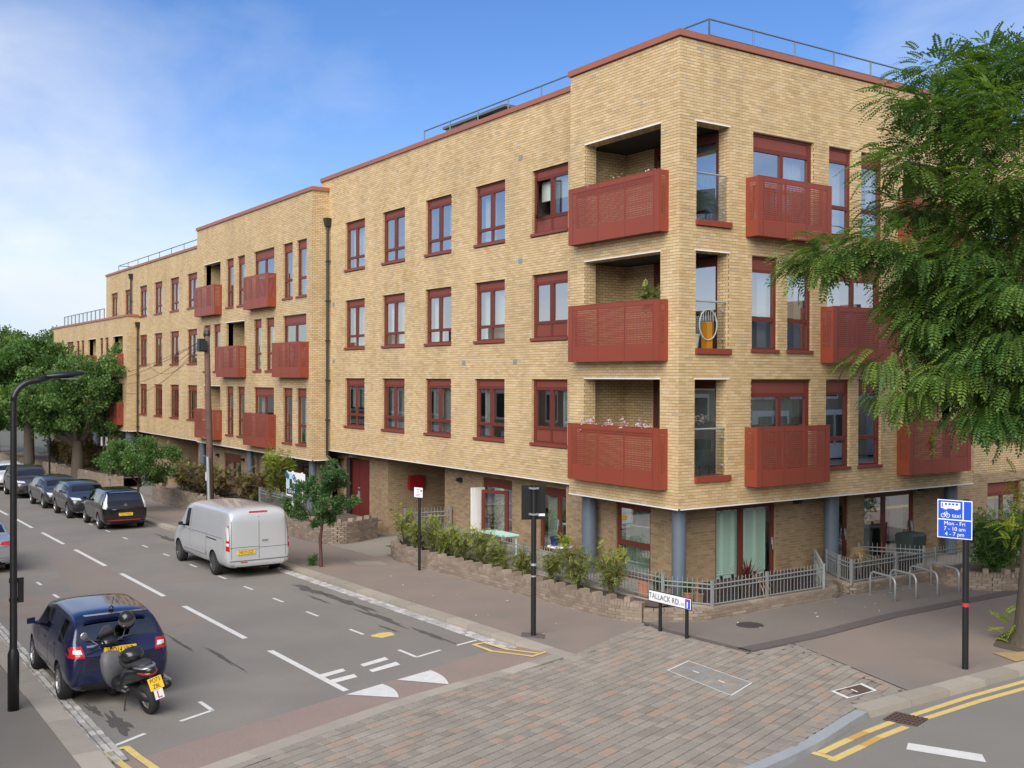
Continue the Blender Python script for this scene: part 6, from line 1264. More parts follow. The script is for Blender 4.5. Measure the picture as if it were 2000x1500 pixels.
# sign seen from behind
t = thing('sign_seen_from_behind', 'black backed rectangular road sign on a black post at the kerb', 'road sign', (-.23, -3.83, gz(-.23)+.004)); post(t, 3.12, .055)
rt2 = Vector((.38, .92, 0)).normalized()
b_ = plate(t, rt2, Vector((.02, .0, 0)), 2.40, 3.12, .52, -.07, M['blackpost'], 'sign_plate'); plate(t, rt2, Vector((.02, 0, 0))+rt2*.17, 2.47, 2.52, .14, -.0655, M['signwhite'], 'maker_label')
m = MB(); 
for zz in (2.5, 3.04): m.box(-.075, .075, -.075, .075, zz, zz+.035)
m.build('clip', M['steel'], t); m = MB(); m.lathe([(.058, 1.45), (.063, 1.45), (.063, 1.5), (.058, 1.5)], n=12); m.lathe([(.058, 1.22), (.063, 1.22), (.063, 1.25), (.058, 1.25)], n=12); m.build('band', M['steel'], t)
# parking plate
t = thing('parking_sign', 'slim black post with a small white parking plate by the low wall', 'road sign', (-9.02, -1.65, gz(-9.02)+.004)); post(t, 2.36, .042)
rt3 = Vector((.93, .36, 0)).normalized(); s_ = plate(t, rt3, Vector((0, -.0, 0)), 2.09, 2.40, .34, .044, M['blackpost'], 'sign_back'); 
n3 = rt3.cross(up); s2 = plate(t, rt3, Vector((0, 0, 0)), 2.105, 2.385, .31, .0485, M['signwhite'], 'sign_plate')
for k, (wd, z) in enumerate(((.14, 2.33), (.09, 2.28), (.08, 2.235), (.15, 2.19), (.17, 2.15))): plate(t, rt3, rt3*-.01, z-.008, z+.006, wd, .053, M['inkgrey'], 'small_print')
plate(t, rt3, rt3*.105, 2.275, 2.325, .05, .0535, M['ink'], 'symbol')
# street name plate
t = thing('street_name_sign', 'white street name plate on two short black posts at the paving edge', 'street sign', (1.04, -1.46, gz(1.04)+.004)); rt4 = Vector((1, -.025, 0)).normalized(); n4 = rt4.cross(up)
for a in (0, .82): m = MB(); m.cyl((a, -.02*a, -.02+GR*a), (a, -.02*a, .82+GR*a), .038, 12); m.build('post', M['blackpost'], t)
def sp(a0, a1, z0, z1, d, mat, name, par):
    m = MB(); m.hexa([tuple(rt4*a+n4*dd+Vector((0, 0, z+GR*a))) for z in (z0, z1) for a, dd in ((a0, d+.008), (a1, d+.008), (a1, d), (a0, d))]); return m.build(name, mat, par, fix=True)
b_ = sp(-.32, 1.02, .60, .845, .042, M['blackpost'], 'sign_back', t); pl_ = sp(-.30, 1.0, .618, .828, .0505, M['signwhite'], 'sign_plate', t)
text('TALLACK RD.', .165, M['inkgrey'], pl_, rt4+up*GR, up, tuple(rt4*.2+n4*.0690+Vector((0, 0, .722+GR*.2))), sx=.98); text('E10', .07, M['inkgrey'], pl_, rt4+up*GR, up, tuple(rt4*.76+n4*.0625+Vector((0, 0, .69+GR*.76))))
bs = sp(.845, .985, .63, .815, .059, M['signblue'], 'no_through_road_symbol', t); sp(.90, .93, .64, .77, .0675, M['signwhite'], 'symbol_stem', bs); sp(.865, .965, .765, .795, .0678, M['signred'], 'symbol_bar', bs)
# bicycle stands
for i, ((xa, ya), (xb, yb), lb) in enumerate((((1.15, 5.30), (2.06, 5.03), 'nearest the gap in the low wall'), ((1.25, 5.95), (2.14, 5.72), 'second from the gap in the low wall'), ((1.17, 6.85), (2.22, 6.45), 'third from the gap in the low wall'), ((1.19, 7.70), (2.24, 7.3), 'nearest the curved planter wall'))):
    t = thing('bicycle_stand', 'grey steel bicycle stand '+lb, 'bicycle stand', (xa, ya, gz(xa)+.034), group='grey bicycle stands on the forecourt'); dx, dy = xb-xa, yb-ya; L_ = math.hypot(dx, dy); ux, uy = dx/L_, dy/L_; P = [(0, -.02)]
    for k in range(7): a = math.pi-k*math.pi/12; P.append((.16+.16*math.cos(a), .42+.16*math.sin(a)))
    for k in range(7): a = math.pi/2-k*math.pi/12; P.append((L_-.16+.16*math.cos(a), .42+.16*math.sin(a)))
    P.append((L_, -.02)); m = MB(); m.tube([(ux*p, uy*p, z) for p, z in P], .026, 10); m.build('hoop', M['steel'], t, smooth=True)
    m = MB(); m.lathe([(0, .004), (.06, .004), (.06, 0)], n=12); m.lathe([(0, .004), (.06, .004), (.06, 0)], (dx, dy, 0), 12); m.build('base_plate', M['steel'], t)
# lamp posts
def lamp(label, x, y, h, base, arm, head_len, r, rz, flip=1):
    t = thing('street_lamp', label, 'street lamp', (x, y, gz(x)+.004), rz); m = MB(); m.lathe([(0, 0), (base, 0), (base, .9), (r*1.05, .98), (r, 1.0), (r*.82, h-.35)], n=16); p = m.build('column', M['blackpost'], t, smooth=True)
    m = MB(); P = [(0, 0, h-.36)]+[(.35-.35*math.cos(a), 0, h-.36+.33*math.sin(a)) for a in [math.pi/2*k/7 for k in range(1, 8)]]+[(arm, 0, h+.04)]; m.tube(P, [r*.82]*len(P), 12); m.build('bracket_arm', M['blackpost'], t, smooth=True)
    m = MB(); z = h+.045; S = []
    for k, (u, wd, up_, dn) in enumerate(((0, .05, .035, .03), (.12, .1, .045, .05), (.35, .15, .06, .06), (.65, .155, .06, .05), (.88, .12, .045, .035), (1, .045, .01, .01))):
        i = len(m.v); 
        for a in range(10): q = 2*math.pi*a/10; m.v.append((arm-.06+u*head_len, wd*math.cos(q), z+.05*u+(up_ if math.sin(q) > 0 else dn)*math.sin(q)))
        if k: 
            for a in range(10): m.f.append((S+a, S+(a+1) % 10, i+(a+1) % 10, i+a)); m.m.append(0)
        S = i
    m.f.append(tuple(S+a for a in range(10))); m.m.append(0); m.build('lamp_head', M['blackpost'], t, smooth=True); m = MB(); m.box(arm+.15, arm+head_len-.2, -.1, .1, z-.05, z-.035); m.build('lamp_lens', M['railgrey'], t)
    return t
t = lamp('black street lamp standing on the near left pavement', -.81, -13.64, 5.32, .088, .55, .62, .058, R(93))
m = MB(); m.lathe([(.062, 2.05), (.068, 2.05), (.068, 2.12), (.062, 2.12)], n=14); m.lathe([(.062, 1.75), (.068, 1.75), (.068, 1.8), (.062, 1.8)], n=14); m.build('band', M['blackpost'], t); m = MB(); m.box(.06, .15, -.02, .0, 1.72, 2.12); m.build('side_plate', M['blackpost'], t)
t = lamp('thin far street lamp in front of the leafy street tree', -51.3, -.6, 5.75, .1, .6, 1.0, .075, R(-112)); m = MB(); m.box(-.2, .2, -.16, -.13, 2.2, 2.75); m.build('notice', M['signwhite'], t)
# telegraph pole with wires
bx, by = -26.1, -2.1
t = thing('telegraph_pole', 'leaning brown wooden telegraph pole with step pegs and a black box', 'telegraph pole', (bx, by, gz(bx)+.004)); m = MB(); tx = -.62; m.tube([(0, 0, -.1), (tx*.4, 0, 3), (tx*.8, 0, 6), (tx, 0, 8.0)], [.15, .135, .12, .11], 12); m.build('wooden_pole', M['pole'], t, smooth=True)
for k in range(13):
    z = 2.6+k*.38; x = tx*z/8; s_ = 1 if k % 2 else -1; m = MB(); m.tube([(x, -.08, z), (x+s_*.12, -.16, z), (x+s_*.3, -.2, z+.03)], .011, 5); m.build('step_peg', M['railgrey'], t)
m = MB(); m.box(tx-.18, tx+.12, -.36, -.1, 7.0, 7.55); m.build('junction_box', M['plastic'], t); m = MB(); m.box(tx+.12, tx+.34, -.3, -.08, 7.05, 7.45); m.build('cable_drum', M['plastic'], t); m = MB(); m.lathe([(.12, 7.6), (.15, 7.75), (.12, 7.9), (0, 8.0)], (tx, 0, 0), 10); m.build('pole_cap', M['plastic'], t)
m = MB(); m.tube([(.15, -.12, 0), (-.02, -.15, 2.6)], .07, 8); m.build('cable_guard', M['steel'], t); m = MB(); m.box(-.15, -.06, -.2, -.15, 1.6, 1.95); m.build('notice', M['signwhite'], t)
for k, (ex, ey, ez) in enumerate(((-62, -3.5, 5.6), (-62, -2.5, 5.2), (-58, .8, 5.4), (-47, .75, 6.3), (-52, .1, 4.6))):
    m = MB(); A = Vector((bx+tx, by-.15, gz(bx)+7.5)); B = Vector((ex, ey, ez)); m.tube([A.lerp(B, i/14)-Vector((0, 0, 1))*(1.1*4*(i/14)*(1-i/14)) for i in range(15)], .011, 4)
    tag(m.build('overhead_wire', M['pipe']), ('highest overhead wire running from the telegraph pole down the street', 'second overhead wire running from the telegraph pole down the street', 'overhead wire from the telegraph pole to the far end block', 'overhead wire from the telegraph pole to the set back block wall', 'lowest overhead wire from the telegraph pole to the end block')[k], 'wire', 'overhead wires from the telegraph pole')
# house agent board
t = thing('agent_board', 'pale blue and white house agent board on white posts behind the garden wall', 'sign board', (-19.5, -1.2, gz(-19.5)+.4)); 
for x in (0, .86): m = MB(); m.box(x-.04, x+.04, -.03, .03, 0, 1.9); m.build('post', M['signwhite'], t)
def bp(x0, x1, z0, z1, d, mat, nm): m = MB(); m.box(x0, x1, -.035-d, -.03-d, z0, z1); return m.build(nm, mat, t)
pb = pmat('board_blue', (.42, .62, .72), .5); nv = pmat('navy_ink', (.01, .02, .09), .5); tl = pmat('teal_ink', (.02, .10, .16), .5); bp(-.55, .55, .95, 1.85, 0, M['signwhite'], 'board'); bp(-.5, .5, 1.25, 1.82, .006, pb, 'board_print'); bp(-.5, .5, 1.02, 1.22, .006, nv, 'board_band'); bp(.1, 1.3, 1.45, 1.88, .03, M['signwhite'], 'second_board')
m = MB()
for cx, cz in ((-.42, 1.76), (-.33, 1.70), (.28, 1.70), (.38, 1.62)): m.tube([(cx+.085*math.cos(a), -.075, cz+.085*math.sin(a)) for a in [2*math.pi*i/16 for i in range(17)]], .022, 5)
m.build('ring_logo', tl, t); m = MB(); m.lathe([(0, -.05), (.14, -.045)], (-.42, 0, 1.75), 18, 'y'); m.build('logo_disc', M['signwhite'], t)
text('FOR SALE', .16, M['signwhite'], t, (1, 0, 0), (0, 0, 1), (-.02, -.048, 1.12)); text('ELLIOT', .09, tl, t, (1, 0, 0), (0, 0, 1), (.75, -.07, 1.62)); bp(-.2, .06, 1.26, 1.6, .012, M['wood'], 'picture')
# small far posts
for x, y, h, lb in ((-55.9, -2.9, 3.4, 'thin black sign post behind the far grey car'), (-66, -3.4, 2.6, 'thin black post at the left end of the street')):
    t = thing('sign_post', lb, 'post', (x, y, gz(x)+.004)); post(t, h, .06)
# ---------------------------------------------------------------- terraces across the two streets (they show in the window reflections)
hb = pmat('stock_brick', (.25, .19, .13), .9, var=.2, vscale=2); hs = pmat('roof_slate', (.07, .07, .078), .8, var=.2, vscale=3); hw = pmat('house_white', (.6, .6, .57), .7); hg = pmat('house_window', (.03, .035, .04), .1)
def terrace_row(label, n, loc, rz, wd=5.4):
    t = thing('house_terrace', label, 'houses', loc, rz)
    for k in range(n):
        x = k*wd; m = MB(); m.box(x+.01, x+wd-.01, 0, 8, 0, 5.9); m.build('brick_front', hb, t); m = MB(); m.prism([(-.25, 5.9), (8.25, 5.9), (4, 8.7)], 'x', x, x+wd-.001); m.build('slate_roof', hs, t)
        m = MB(); m.box(x+wd-.45, x+wd-.02, 3.2, 4.6, 8, 9.8); m.build('chimney', hb, t); m = MB(); m.box(x+.3, x+3.1, -.75, -.002, 0, 2.9); m.box(x+.1, x+wd-.1, -.12, -.003, 5.6, 5.95); m.build('bay', hw, t)
        for a0, a1, y, z0, z1 in ((x+.5, x+1.6, -.76, .9, 2.6), (x+1.8, x+2.9, -.76, .9, 2.6), (x+.6, x+1.6, -.02, 3.7, 5.2), (x+1.9, x+2.9, -.02, 3.7, 5.2), (x+3.7, x+4.7, -.02, 3.7, 5.2)):
            m = MB(); m.box(a0-.12, a1+.12, y-.03, y, z0-.15, z1+.2); m.build('window_surround', hw, t); m = MB(); m.box(a0, a1, y-.045, y-.031, z0, z1); m.build('house_window', hg, t)
        m = MB(); m.box(x+3.7, x+4.7, -.03, -.004, 0, 2.5); m.build('front_door', M['door'], t)
terrace_row('long terrace of brick houses with white bays across the main road', 14, (25, 48, gz(25)), R(-90))
terrace_row('long terrace of brick houses with white bays on the left side of the side street', 12, (4, -18.5, gz(-28)-.2), R(180))
# ---------------------------------------------------------------- trees, shrubs, plants
LM = dict(
 locust=leaf_mat('locust_leaf', [(0, (0.035, 0.079, 0.021)), (.3, (0.061, 0.137, 0.032)), (.7, (0.150, 0.225, 0.045)), (.93, (0.184, 0.280, 0.052)), (1, (0.455, 0.403, 0.061))], .38),
 elm=leaf_mat('elm_leaf', [(0, (0.042, 0.087, 0.024)), (.4, (0.078, 0.158, 0.039)), (.8, (0.132, 0.225, 0.057)), (1, (0.210, 0.270, 0.075))], .35),
 far=leaf_mat('far_leaf', [(0, (0.056, 0.094, 0.022)), (.5, (0.106, 0.169, 0.035)), (1, (0.188, 0.250, 0.050))], .35),
 sap=leaf_mat('sapling_leaf', [(0, (0.033, 0.075, 0.027)), (.5, (0.063, 0.135, 0.042)), (1, (0.128, 0.210, 0.060))], .3),
 shrub=leaf_mat('shrub_leaf', [(0, (0.072, 0.088, 0.029)), (.4, (0.136, 0.160, 0.042)), (.7, (0.208, 0.240, 0.048)), (1, (0.320, 0.272, 0.096))], .3),
 lime=leaf_mat('lime_leaf', [(0, (0.150, 0.213, 0.025)), (.5, (0.263, 0.338, 0.037)), (1, (0.413, 0.450, 0.062))], .4),
 dry=leaf_mat('dry_hedge_leaf', [(0, (0.088, 0.060, 0.031)), (.5, (0.150, 0.106, 0.053)), (.8, (0.188, 0.150, 0.062)), (1, (0.150, 0.163, 0.037))], .25),
 redl=leaf_mat('red_spike_leaf', [(0, (.07, .015, .015)), (1, (.17, .035, .03))], .2), straw=leaf_mat('straw_leaf', [(0, (.24, .17, .085)), (1, (.38, .27, .14))], .2), pink=leaf_mat('pink_flower', [(0, (.55, .12, .3)), (.5, (.7, .55, .6)), (1, (.8, .75, .75))], .3))
def unit(v): return v/np.maximum(1e-9, np.linalg.norm(v, axis=-1, keepdims=True))
def frond_template(n, L, lw, ll, droop=.5):
    Q = []
    for k in range(n):
        u = (k+.6)/n; x = u*L; z = -droop*L*u*u
        for s in (-1, 1):
            dx, dy = .45, s*.9; l = ll*(1-.35*abs(u-.45)); px, py = -dy, dx
            b = np.array((x, 0, z)); d = np.array((dx, dy, -.25))*l; p = np.array((px, py, 0))*lw*.5
            Q.append([b, b+d*.5+p, b+d, b+d*.5-p])
    Q.append([np.array((L*.97, 0, -droop*L)), np.array((L*.97+ll*.5, lw*.5, -droop*L-.2*ll)), np.array((L*.97+ll, 0, -droop*L-.4*ll)), np.array((L*.97+ll*.5, -lw*.5, -droop*L-.2*ll))])
    return np.array(Q)
def cluster_template(n, L, sz, rg):
    Q = []
    for k in range(n):
        b = rg.normal(0, L*.4, 3); d = unit(rg.normal(0, 1, 3)+np.array((.6, 0, -.2))); p = unit(np.cross(d, rg.normal(0, 1, 3))); s = sz*rg.uniform(.7, 1.2)
        Q.append([b, b+d*s*.5+p*s*.34, b+d*s, b+d*s*.5-p*s*.34])
    return np.array(Q)
def place(T, O, D, rg, tw=.5, sc=(.75, 1.25)):
    D = unit(D); up = np.array((0, 0, 1.0)); S = np.cross(np.broadcast_to(up, D.shape), D); bad = np.linalg.norm(S, axis=1) < 1e-3; S[bad] = (1, 0, 0); S = unit(S); N = np.cross(D, S)
    a = rg.uniform(-tw, tw, len(D))[:, None]; S, N = S*np.cos(a)+N*np.sin(a), N*np.cos(a)-S*np.sin(a); k = rg.uniform(*sc, len(D))[:, None, None, None]
    P = T[None]*k
    return O[:, None, None, :]+P[..., 0:1]*D[:, None, None, :]+P[..., 1:2]*S[:, None, None, :]+P[..., 2:3]*N[:, None, None, :]
def crown_obj(root, W_, mat, rg, name='crown', base=None):
    F, T = W_.shape[:2]; at = np.clip((rg.random((F, 1)) if base is None else base[:, None])*.75+rg.random((F, T))*.3-.02, 0, 1).ravel()
    return link(name, npmesh(name, W_.reshape(-1, 3), 4, mat, at), root)
def limb(mb, p, d, L, r, rg, lift=.15, n=6, tips=None, wob=.18):
    P = [Vector(p)]; d = Vector(d).normalized(); rr = [r]
    for k in range(n):
        d = (d+Vector(rg.normal(0, wob, 3))+Vector((0, 0, lift/n))).normalized(); P.append(P[-1]+d*(L/n)); rr.append(r*(1-.8*(k+1)/n))
    mb.tube(P, rr, 7, caps=False); return P
# ---- big street tree in front of the right face
rg = np.random.default_rng(3)
t = thing('street_tree', 'big feathery green street tree with a thick trunk at the right', 'tree', (6.42, 3.72, gz(6.4)))
mb = MB(); tp = [(0, 0, -.1), (0, 0, .25), (-.02, .0, 1.0), (.02, .05, 2.4), (.0, .1, 3.8), (-.05, .1, 5.2), (-.1, .05, 6.6)]; mb.tube(tp, [.72, .56, .47, .43, .40, .36, .27], 16, caps=False)
CL = []; camr = np.array((.56, .83, 0)); camt = np.array((.83, -.56, 0))
for k in range(16):
    a = k*2.4; z = 3.9+k*.2; d = (math.cos(a), math.sin(a), rg.uniform(.25, .9)); L_ = rg.uniform(2.0, 3.0)
    P = limb(mb, (0, .08, z), d, L_, .16 if k < 9 else .11, rg, .2)
    for j in (3, 4, 5, 6): CL.append(tuple(P[j]+Vector(rg.normal(0, .3, 3))))
    for j in (3, 5):
        Q = limb(mb, P[j], Vector(rg.normal(0, 1, 3))+Vector(d)*.6, 1.3, .05, rg, -.1, 4); CL += [tuple(Q[2]), tuple(Q[4])]
def explicit(u, w_, z): v = camr*u+camt*w_; return (v[0], v[1], z)
for u, w_, z in ((-4.7, .2, 7.45), (-3.0, .4, 10.6), (-3.4, .3, 7.9), (-3.9, .2, 7.75), (-4.35, .2, 7.6), (-2.9, .5, 7.6), (-3.2, .6, 9.3), (-2.7, 1.0, 10.2), (-2.3, .3, 11.2), (-2.9, -.2, 8.6), (-3.3, 0, 5.6), (-2.9, .2, 4.9), (-2.3, .8, 5.3), (-1.6, .9, 4.5), (-2.6, .4, 6.3), (-1.2, 1.2, 5.6), (-.6, 1.0, 4.4)):
    CL.append(explicit(u, w_, z))
for i in range(150):
    v = unit(rg.normal(0, 1, 3)); r_ = rg.uniform(.55, 1)**.5; CL.append(tuple(np.array((0, 0, 8.25))+v*np.array((2.7, 2.7, 3.9))*r_))
mb.build('trunk', M['bark'], t, smooth=True)
O = []; D = []; B = []
for c in CL:
    c = np.array(c)
    if c[2] < 4.0: continue
    n = int(rg.uniform(75, 140)); v = unit(rg.normal(0, 1, (n, 3))*np.array((1, 1, .55))); o = c+v*rg.uniform(.15, .75, (n, 1))*np.array((1, 1, .6)); out = unit(o-np.array((0, 0, 7.5)))
    O.append(o); D.append(v*.9+out*.6+np.array((0, 0, -.3))); B.append(np.clip(rg.normal(rg.uniform(.25, .7), .16, n), 0, 1))
O = np.concatenate(O); D = np.concatenate(D); B = np.concatenate(B)
crown_obj(t, place(frond_template(7, .32, .042, .085, .5), O, D, rg), LM['locust'], rg, base=B)
for x, y, z, n in ((-.5, -.25, .3, 26), (-.42, -.45, 2.4, 16), (-.45, -.1, 3.1, 30)):    # shoots on the trunk
    o = np.array((x, y, z))+rg.normal(0, .16, (n, 3)); crown_obj(t, place(frond_template(6, .25, .035, .08, .4), o, rg.normal(0, 1, (n, 3))+np.array((-.6, -.3, .3)), rg), LM['lime'], rg, 'shoot')
mbb = MB(); P = []
for i in range(24): a = 2*math.pi*i/24; P.append((6.42+.95*math.cos(a)*(1+.2*math.sin(3*a)), 3.72+1.15*math.sin(a)*(1+.2*math.cos(2*a))))
mbb.quad(*[(x, y, gz(x)+.012) for x, y in P]); mbb.build('tree_pit_soil', M['earth'], bpy.data.objects['footway_by_main_road'])
mbb = MB(); mbb.quad(*[(x, y, gz(x)+.018) for x, y in ((6.2, 2.3), (6.85, 2.0), (6.88, 3.6), (6.75, 4.2), (6.6, 3.2), (6.45, 2.7))]); mbb.build('dry_litter', M['dry'], bpy.data.objects['footway_by_main_road'])
# ---- broadleaf trees
def btree(name, label, x, y, h, cw, cz, ch, trunk, mat, nclump, nper, leaf, rg, bark='barkd', limbs=6, fork=.4, group=None, tips=()):
    t = thing(name, label, 'tree', (x, y, gz(x)), group=group); mb = MB(); fk = h*fork; mb.tube([(0, 0, -.1), (0, 0, .3), (rg.normal(0, .05), rg.normal(0, .05), fk*.6), (rg.normal(0, .1), 0, fk)], [trunk*1.3, trunk*1.08, trunk, trunk*.8], 10, caps=False); C = []
    for k in range(limbs):
        a = k*2*math.pi/limbs+rg.uniform(-.4, .4); P = limb(mb, (0, 0, fk*rg.uniform(.75, 1)), (math.cos(a), math.sin(a), rg.uniform(.8, 1.8)), (h-fk)*rg.uniform(.55, .95), trunk*.5, rg, .3); C += [np.array(P[j]) for j in (3, 4, 5, 6)]
    mb.build('trunk', M[bark], t, smooth=True)
    for i in range(nclump): v = unit(rg.normal(0, 1, 3)); C.append(np.array((0, 0, cz))+v*np.array((cw/2, cw/2, ch/2))*rg.uniform(.35, 1)**.6)
    for q in tips: C.append(np.array(q))
    O = []; D = []; B = []
    for c in C:
        n = int(nper*rg.uniform(.7, 1.3)); v = unit(rg.normal(0, 1, (n, 3))); s = cw*.12; O.append(c+v*rg.uniform(.1, 1, (n, 1))*s*np.array((1, 1, .7))); D.append(v+np.array((.15, 0, .25))); B.append(np.clip(rg.normal(rg.uniform(.25, .75), .18, n), 0, 1))
    crown_obj(t, place(cluster_template(5, leaf*1.2, leaf, rg), np.concatenate(O), np.concatenate(D), rg, 3), LM[mat], rg, base=np.concatenate(B)); return t
rg = np.random.default_rng(12)
btree('street_tree', 'leafy street tree with forked grey trunk hiding the far end of the building', -52.1, -2.0, 8.6, 7.0, 5.3, 5.4, .36, 'elm', 60, 70, .2, rg, limbs=8, fork=.3, tips=((2.6, 1.2, 7.4), (3.2, 1.5, 7.0), (1.6, 2.0, 8.2), (-2.5, -1, 7.6)))
btree('street_tree', 'second leafy street tree farther left with a straight trunk', -62.5, -3.0, 9.6, 8.4, 6.2, 6.2, .34, 'elm', 70, 70, .23, rg, limbs=8, fork=.45)
btree('street_tree', 'bushy tree at the left picture edge behind the white car', -71.5, -5.2, 9.4, 8.0, 5.8, 7.0, .3, 'elm', 80, 60, .25, rg)
for i, (x, y, h, w_) in enumerate(((-84, -3, 11.5, 9), (-92, -9, 12, 10), (-98, 0, 13.0, 10), (-108, -14, 13, 11), (-112, -4, 13.5, 11), (-90, 6, 12, 9), (-104, 8, 13, 10))):
    btree('distant_tree', ('nearest', 'second', 'third', 'fourth', 'fifth', 'sixth', 'farthest')[i]+' pale green tree of the distant group closing the street', x, y, h, w_, h*.6, h*.75, .3, 'far', 60, 55, .32, rg, group='distant trees closing the street')
btree('street_tree', 'small spreading young tree beside the black hatchback', -30.6, -3.9, 3.5, 3.7, 2.45, 1.7, .055, 'elm', 34, 60, .09, rg, 'barkr', 6, .4)
btree('street_tree', 'slim sapling with a reddish stem in the pavement beside the van', -11.37, -3.66, 3.3, 1.5, 2.15, 1.9, .05, 'sap', 34, 75, .06, rg, 'barkr', 7, .42)
# ---- shrubs
def shrub(label, x, y, z, w_, d, h, rg, mats=('shrub',), n=700, leaf=.05, stems=9, group=None, cat='shrub', lime=.0, name='shrub', airy=1.0):
    t = thing(name, label, cat, (x, y, z), group=group); mb = MB(); O = []; D = []
    for k in range(stems):
        a = rg.uniform(0, 6.3); q = Vector((math.cos(a)*w_*.42*rg.uniform(.3, 1), math.sin(a)*d*.42*rg.uniform(.3, 1), h*rg.uniform(.65, 1))); m_ = Vector((q.x*.35, q.y*.35, q.z*.5)); mb.tube([(0, 0, -.05), m_, q], [.014, .01, .005], 5, caps=False)
        m = n//stems; s = rg.uniform(.3, 1.02, m)[:, None]; base = np.array(m_)*(1-s)*2*(s < 2)+0; pt = np.where(s < .5, np.array(m_)*s*2, np.array(m_)+(np.array(q)-np.array(m_))*(s-.5)*2)
        O.append(pt+rg.normal(0, .09*airy*h, (m, 3))*np.array((w_/h, d/h, .8))); D.append(rg.normal(0, 1, (m, 3))+np.array((0, 0, .5)))
    mb.build('stems', M['barkd'], t); O = np.concatenate(O); D = np.concatenate(D); hz = O[:, 2]/h; T = frond_template(4, leaf*2.4, leaf*.45, leaf, .3)
    sel = rg.random(len(O)) < np.clip((hz-.55)*2.2, 0, 1)*lime
    crown_obj(t, place(T, O[~sel], D[~sel], rg), LM[mats[0]], rg, 'foliage')
    if sel.any(): crown_obj(t, place(T, O[sel], D[sel], rg), LM['lime'], rg, 'young_foliage')
    return t
rg = np.random.default_rng(31)
for x, y, w_, h, lm, lb in ((-11.6, -.75, .9, 1.2, .9, 'sparse lime green shrub at the passage end of the low wall'), (-10.6, -.85, 1.1, .8, .4, 'second shrub from the passage behind the low wall'), (-9.6, -.85, 1.0, 1.15, .6, 'tall airy shrub below the wall lamp'), (-8.8, -.9, 1.2, .8, .3, 'dense dull green shrub left of the open door'), (-7.9, -.9, 1.3, 1.0, .9, 'lime topped shrub below the open door'), (-6.9, -.9, 1.2, 1.05, .8, 'bushy lime topped shrub in front of the green table'), (-6.0, -.95, 1.1, .75, .3, 'reddish green shrub beside the sign post'), (-4.9, -.9, .9, .7, .1, 'thin twiggy shrub right of the black sign post'), (-3.6, -.9, .8, .8, .2, 'small reddish shrub in front of the french doors'), (-2.5, -.95, 1.5, 1.0, .2, 'wide brownish shrub below the shuttered window'), (-1.2, -.95, 1.3, 1.15, .95, 'bright lime shrub nearest the building corner')):
    shrub(lb, x, y, .32+gz(x), w_, .8, h, rg, n=int(420*w_), leaf=.05, lime=lm, stems=12, airy=1.25)
shrub('tall yellow green conifer shrub in front of the lower block', -23.2, -.3, gz(-23)+.6, 1.8, 1.4, 2.3, rg, n=1800, leaf=.08, lime=.8, stems=14)
for x, lb in ((-25.6, 'brown dry hedge clump right of the telegraph pole'), (-30.0, 'brown dry hedge clump left of the telegraph pole'), (-32.3, 'brown dry hedge clump below the lower loggia'), (-34.5, 'brown dry hedge clump beside the far passage'), (-46.5, 'brown hedge clump behind the saloon'), (-49.3, 'brown hedge clump beside the forked tree'), (-53.5, 'brown hedge clump behind the warm grey SUV'), (-56, 'brown hedge clump left of the forked tree'), (-62, 'brown hedge clump beside the straight trunk'), (-66, 'farthest brown hedge clump')):
    shrub(lb, x, -.5, gz(x)+.55, 2.6, 1.8, 1.25 if x > -40 else 1.7, rg, ('dry',), n=1700, leaf=.09, stems=16, lime=.12, cat='hedge', name='hedge', group='dry brown hedge in the gardens')
shrub('dark green bush behind the curved planter wall by the big tree', 2.1, 9.0, .38, 2.0, 1.6, 1.5, rg, ('elm',), n=2600, leaf=.07, stems=16, lime=.15); shrub('second green bush beyond the curved planter wall', 2.1, 11.0, .38, 1.8, 2.2, 1.6, rg, ('elm',), n=2000, leaf=.07, stems=14)
shrub('small weed at the foot of the reddish sapling', -11.75, -3.75, gz(-11.7), .35, .35, .28, rg, ('sap',), n=160, leaf=.04, stems=5, cat='plant', name='weed')
shrub('leafy green plant in the small terracotta pot', .12, .2, TZ+.2, .3, .3, .28, rg, ('sap',), n=140, leaf=.045, stems=6, cat='plant', name='pot_plant'); shrub('low green plants behind the railing left of the corner column', -.45, -.1, TZ+.15, .5, .3, .35, rg, ('sap',), n=240, leaf=.05, stems=7, cat='plant', name='pot_plant'); shrub('yellowish plant on the round white table', -4.4, .12, TZ+.65, .35, .3, .3, rg, ('lime',), n=150, leaf=.04, stems=6, cat='plant', name='pot_plant'); shrub('olive green plant on the middle corner balcony', -1.0, .1, LA[1]-1.35, .9, .5, .55, rg, ('shrub',), n=420, leaf=.06, stems=9, cat='plant', name='balcony_plant')
shrub('yellowing creeper poking through the far lowest balcony', .36, 8.9, LA[0]-2.1, .2, .35, .75, rg, ('lime',), n=60, leaf=.05, stems=4, cat='plant', name='balcony_plant')
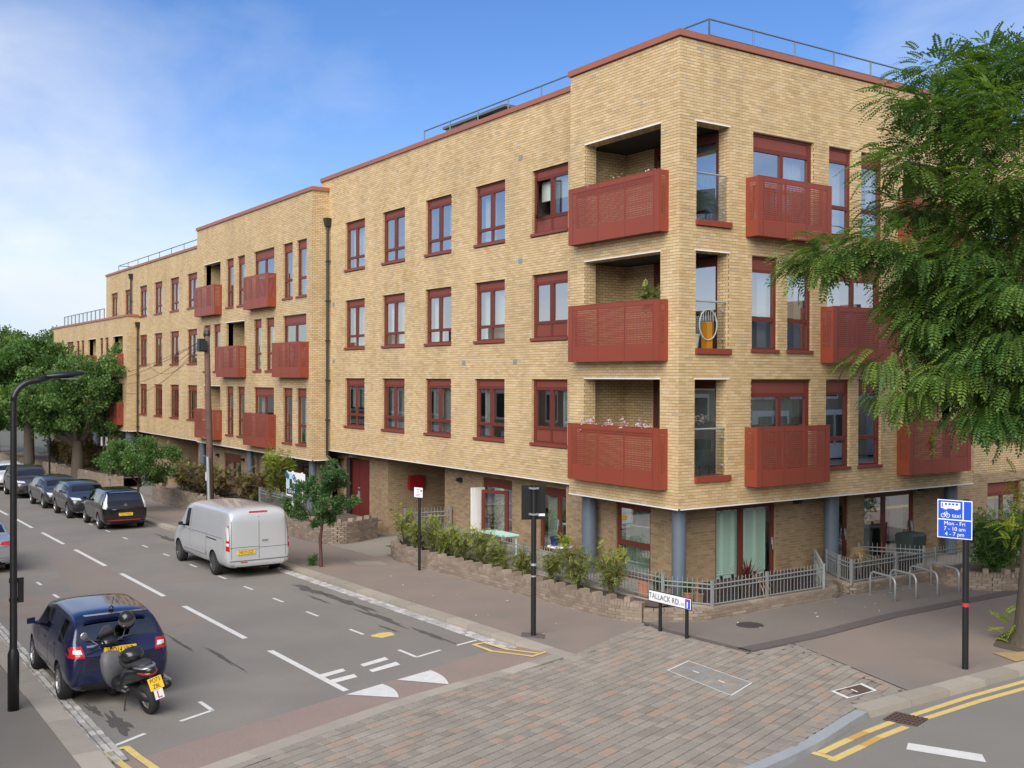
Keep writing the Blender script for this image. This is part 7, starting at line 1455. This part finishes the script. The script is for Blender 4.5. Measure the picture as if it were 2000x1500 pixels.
def spiky(label, x, y, z, n, L_, mat, rg, droop, name, cat='plant', up=.8, sp=1.0, wd=.03):
    t = thing(name, label, cat, (x, y, z)); Q = []; at = []
    for k in range(n):
        a = rg.uniform(0, 6.3); e = rg.uniform(.25, 1.0); d = np.array((math.cos(a)*sp*(1-e*.6), math.sin(a)*sp*(1-e*.6), up*e)); d = d/np.linalg.norm(d); s = np.array((-math.sin(a), math.cos(a), 0))*wd*.5; l = L_*rg.uniform(.7, 1.1); c = rg.random()
        P = [d*l*u-np.array((0, 0, droop*l*u*u)) for u in (0, .35, .7, 1)]; ws = (.8, 1, .7, .05)
        for i in range(3): Q.append([P[i]-s*ws[i], P[i]+s*ws[i], P[i+1]+s*ws[i+1], P[i+1]-s*ws[i+1]]); at.append(c)
    link('leaves', npmesh('leaves', np.array(Q).reshape(-1, 3), 4, LM[mat], at), t); return t
spiky('red spiky cordyline in the planter below the shuttered window', .46, 1.75, TZ+.42, 46, .55, 'redl', rg, .05, 'cordyline', up=1.6); spiky('pale dried leaves drooping below the red spiky plant', .50, 1.95, TZ+.42, 34, .6, 'straw', rg, .9, 'dried_plant', up=.6)
spiky('clump of dried pale leaves hanging over the planter behind the bicycle stands', .42, 5.9, TZ+.45, 90, .75, 'straw', rg, .7, 'dried_plant', up=.7, wd=.025)
t = thing('flower_box', 'row of pink and white flowers along the lowest corner balcony', 'flowers', (-2.0, -.2, LA[0]-1.3)); m = MB(); m.box(-1.3, 1.3, -.05, .12, -.05, .1); m.build('trough', M['plastic'], t); O = np.stack([np.repeat(np.array((-1.2, -.9, -.25, .3, .85, 1.15)), 26), rg.normal(0, .04, 156), rg.uniform(.12, .3, 156)], 1)+rg.normal(0, .05, (156, 3)); crown_obj(t, place(cluster_template(4, .03, .045, rg), O, rg.normal(0, 1, (156, 3)), rg), LM['pink'], rg, 'blossom')
t = thing('flower_box', 'small white flowers along the top corner balcony', 'flowers', (-2.0, -.2, LA[2]-1.3)); m = MB(); m.box(-1.5, 1.3, -.05, .12, -.05, .1); m.build('trough', M['plastic'], t); O = np.stack([np.repeat(np.array((-1.0, -.1, .2, 1.25)), 14), rg.normal(0, .04, 56), rg.uniform(.1, .24, 56)], 1)+rg.normal(0, .04, (56, 3)); crown_obj(t, place(cluster_template(3, .03, .04, rg), O, rg.normal(0, 1, (56, 3)), rg), LM['pink'], rg, 'blossom')
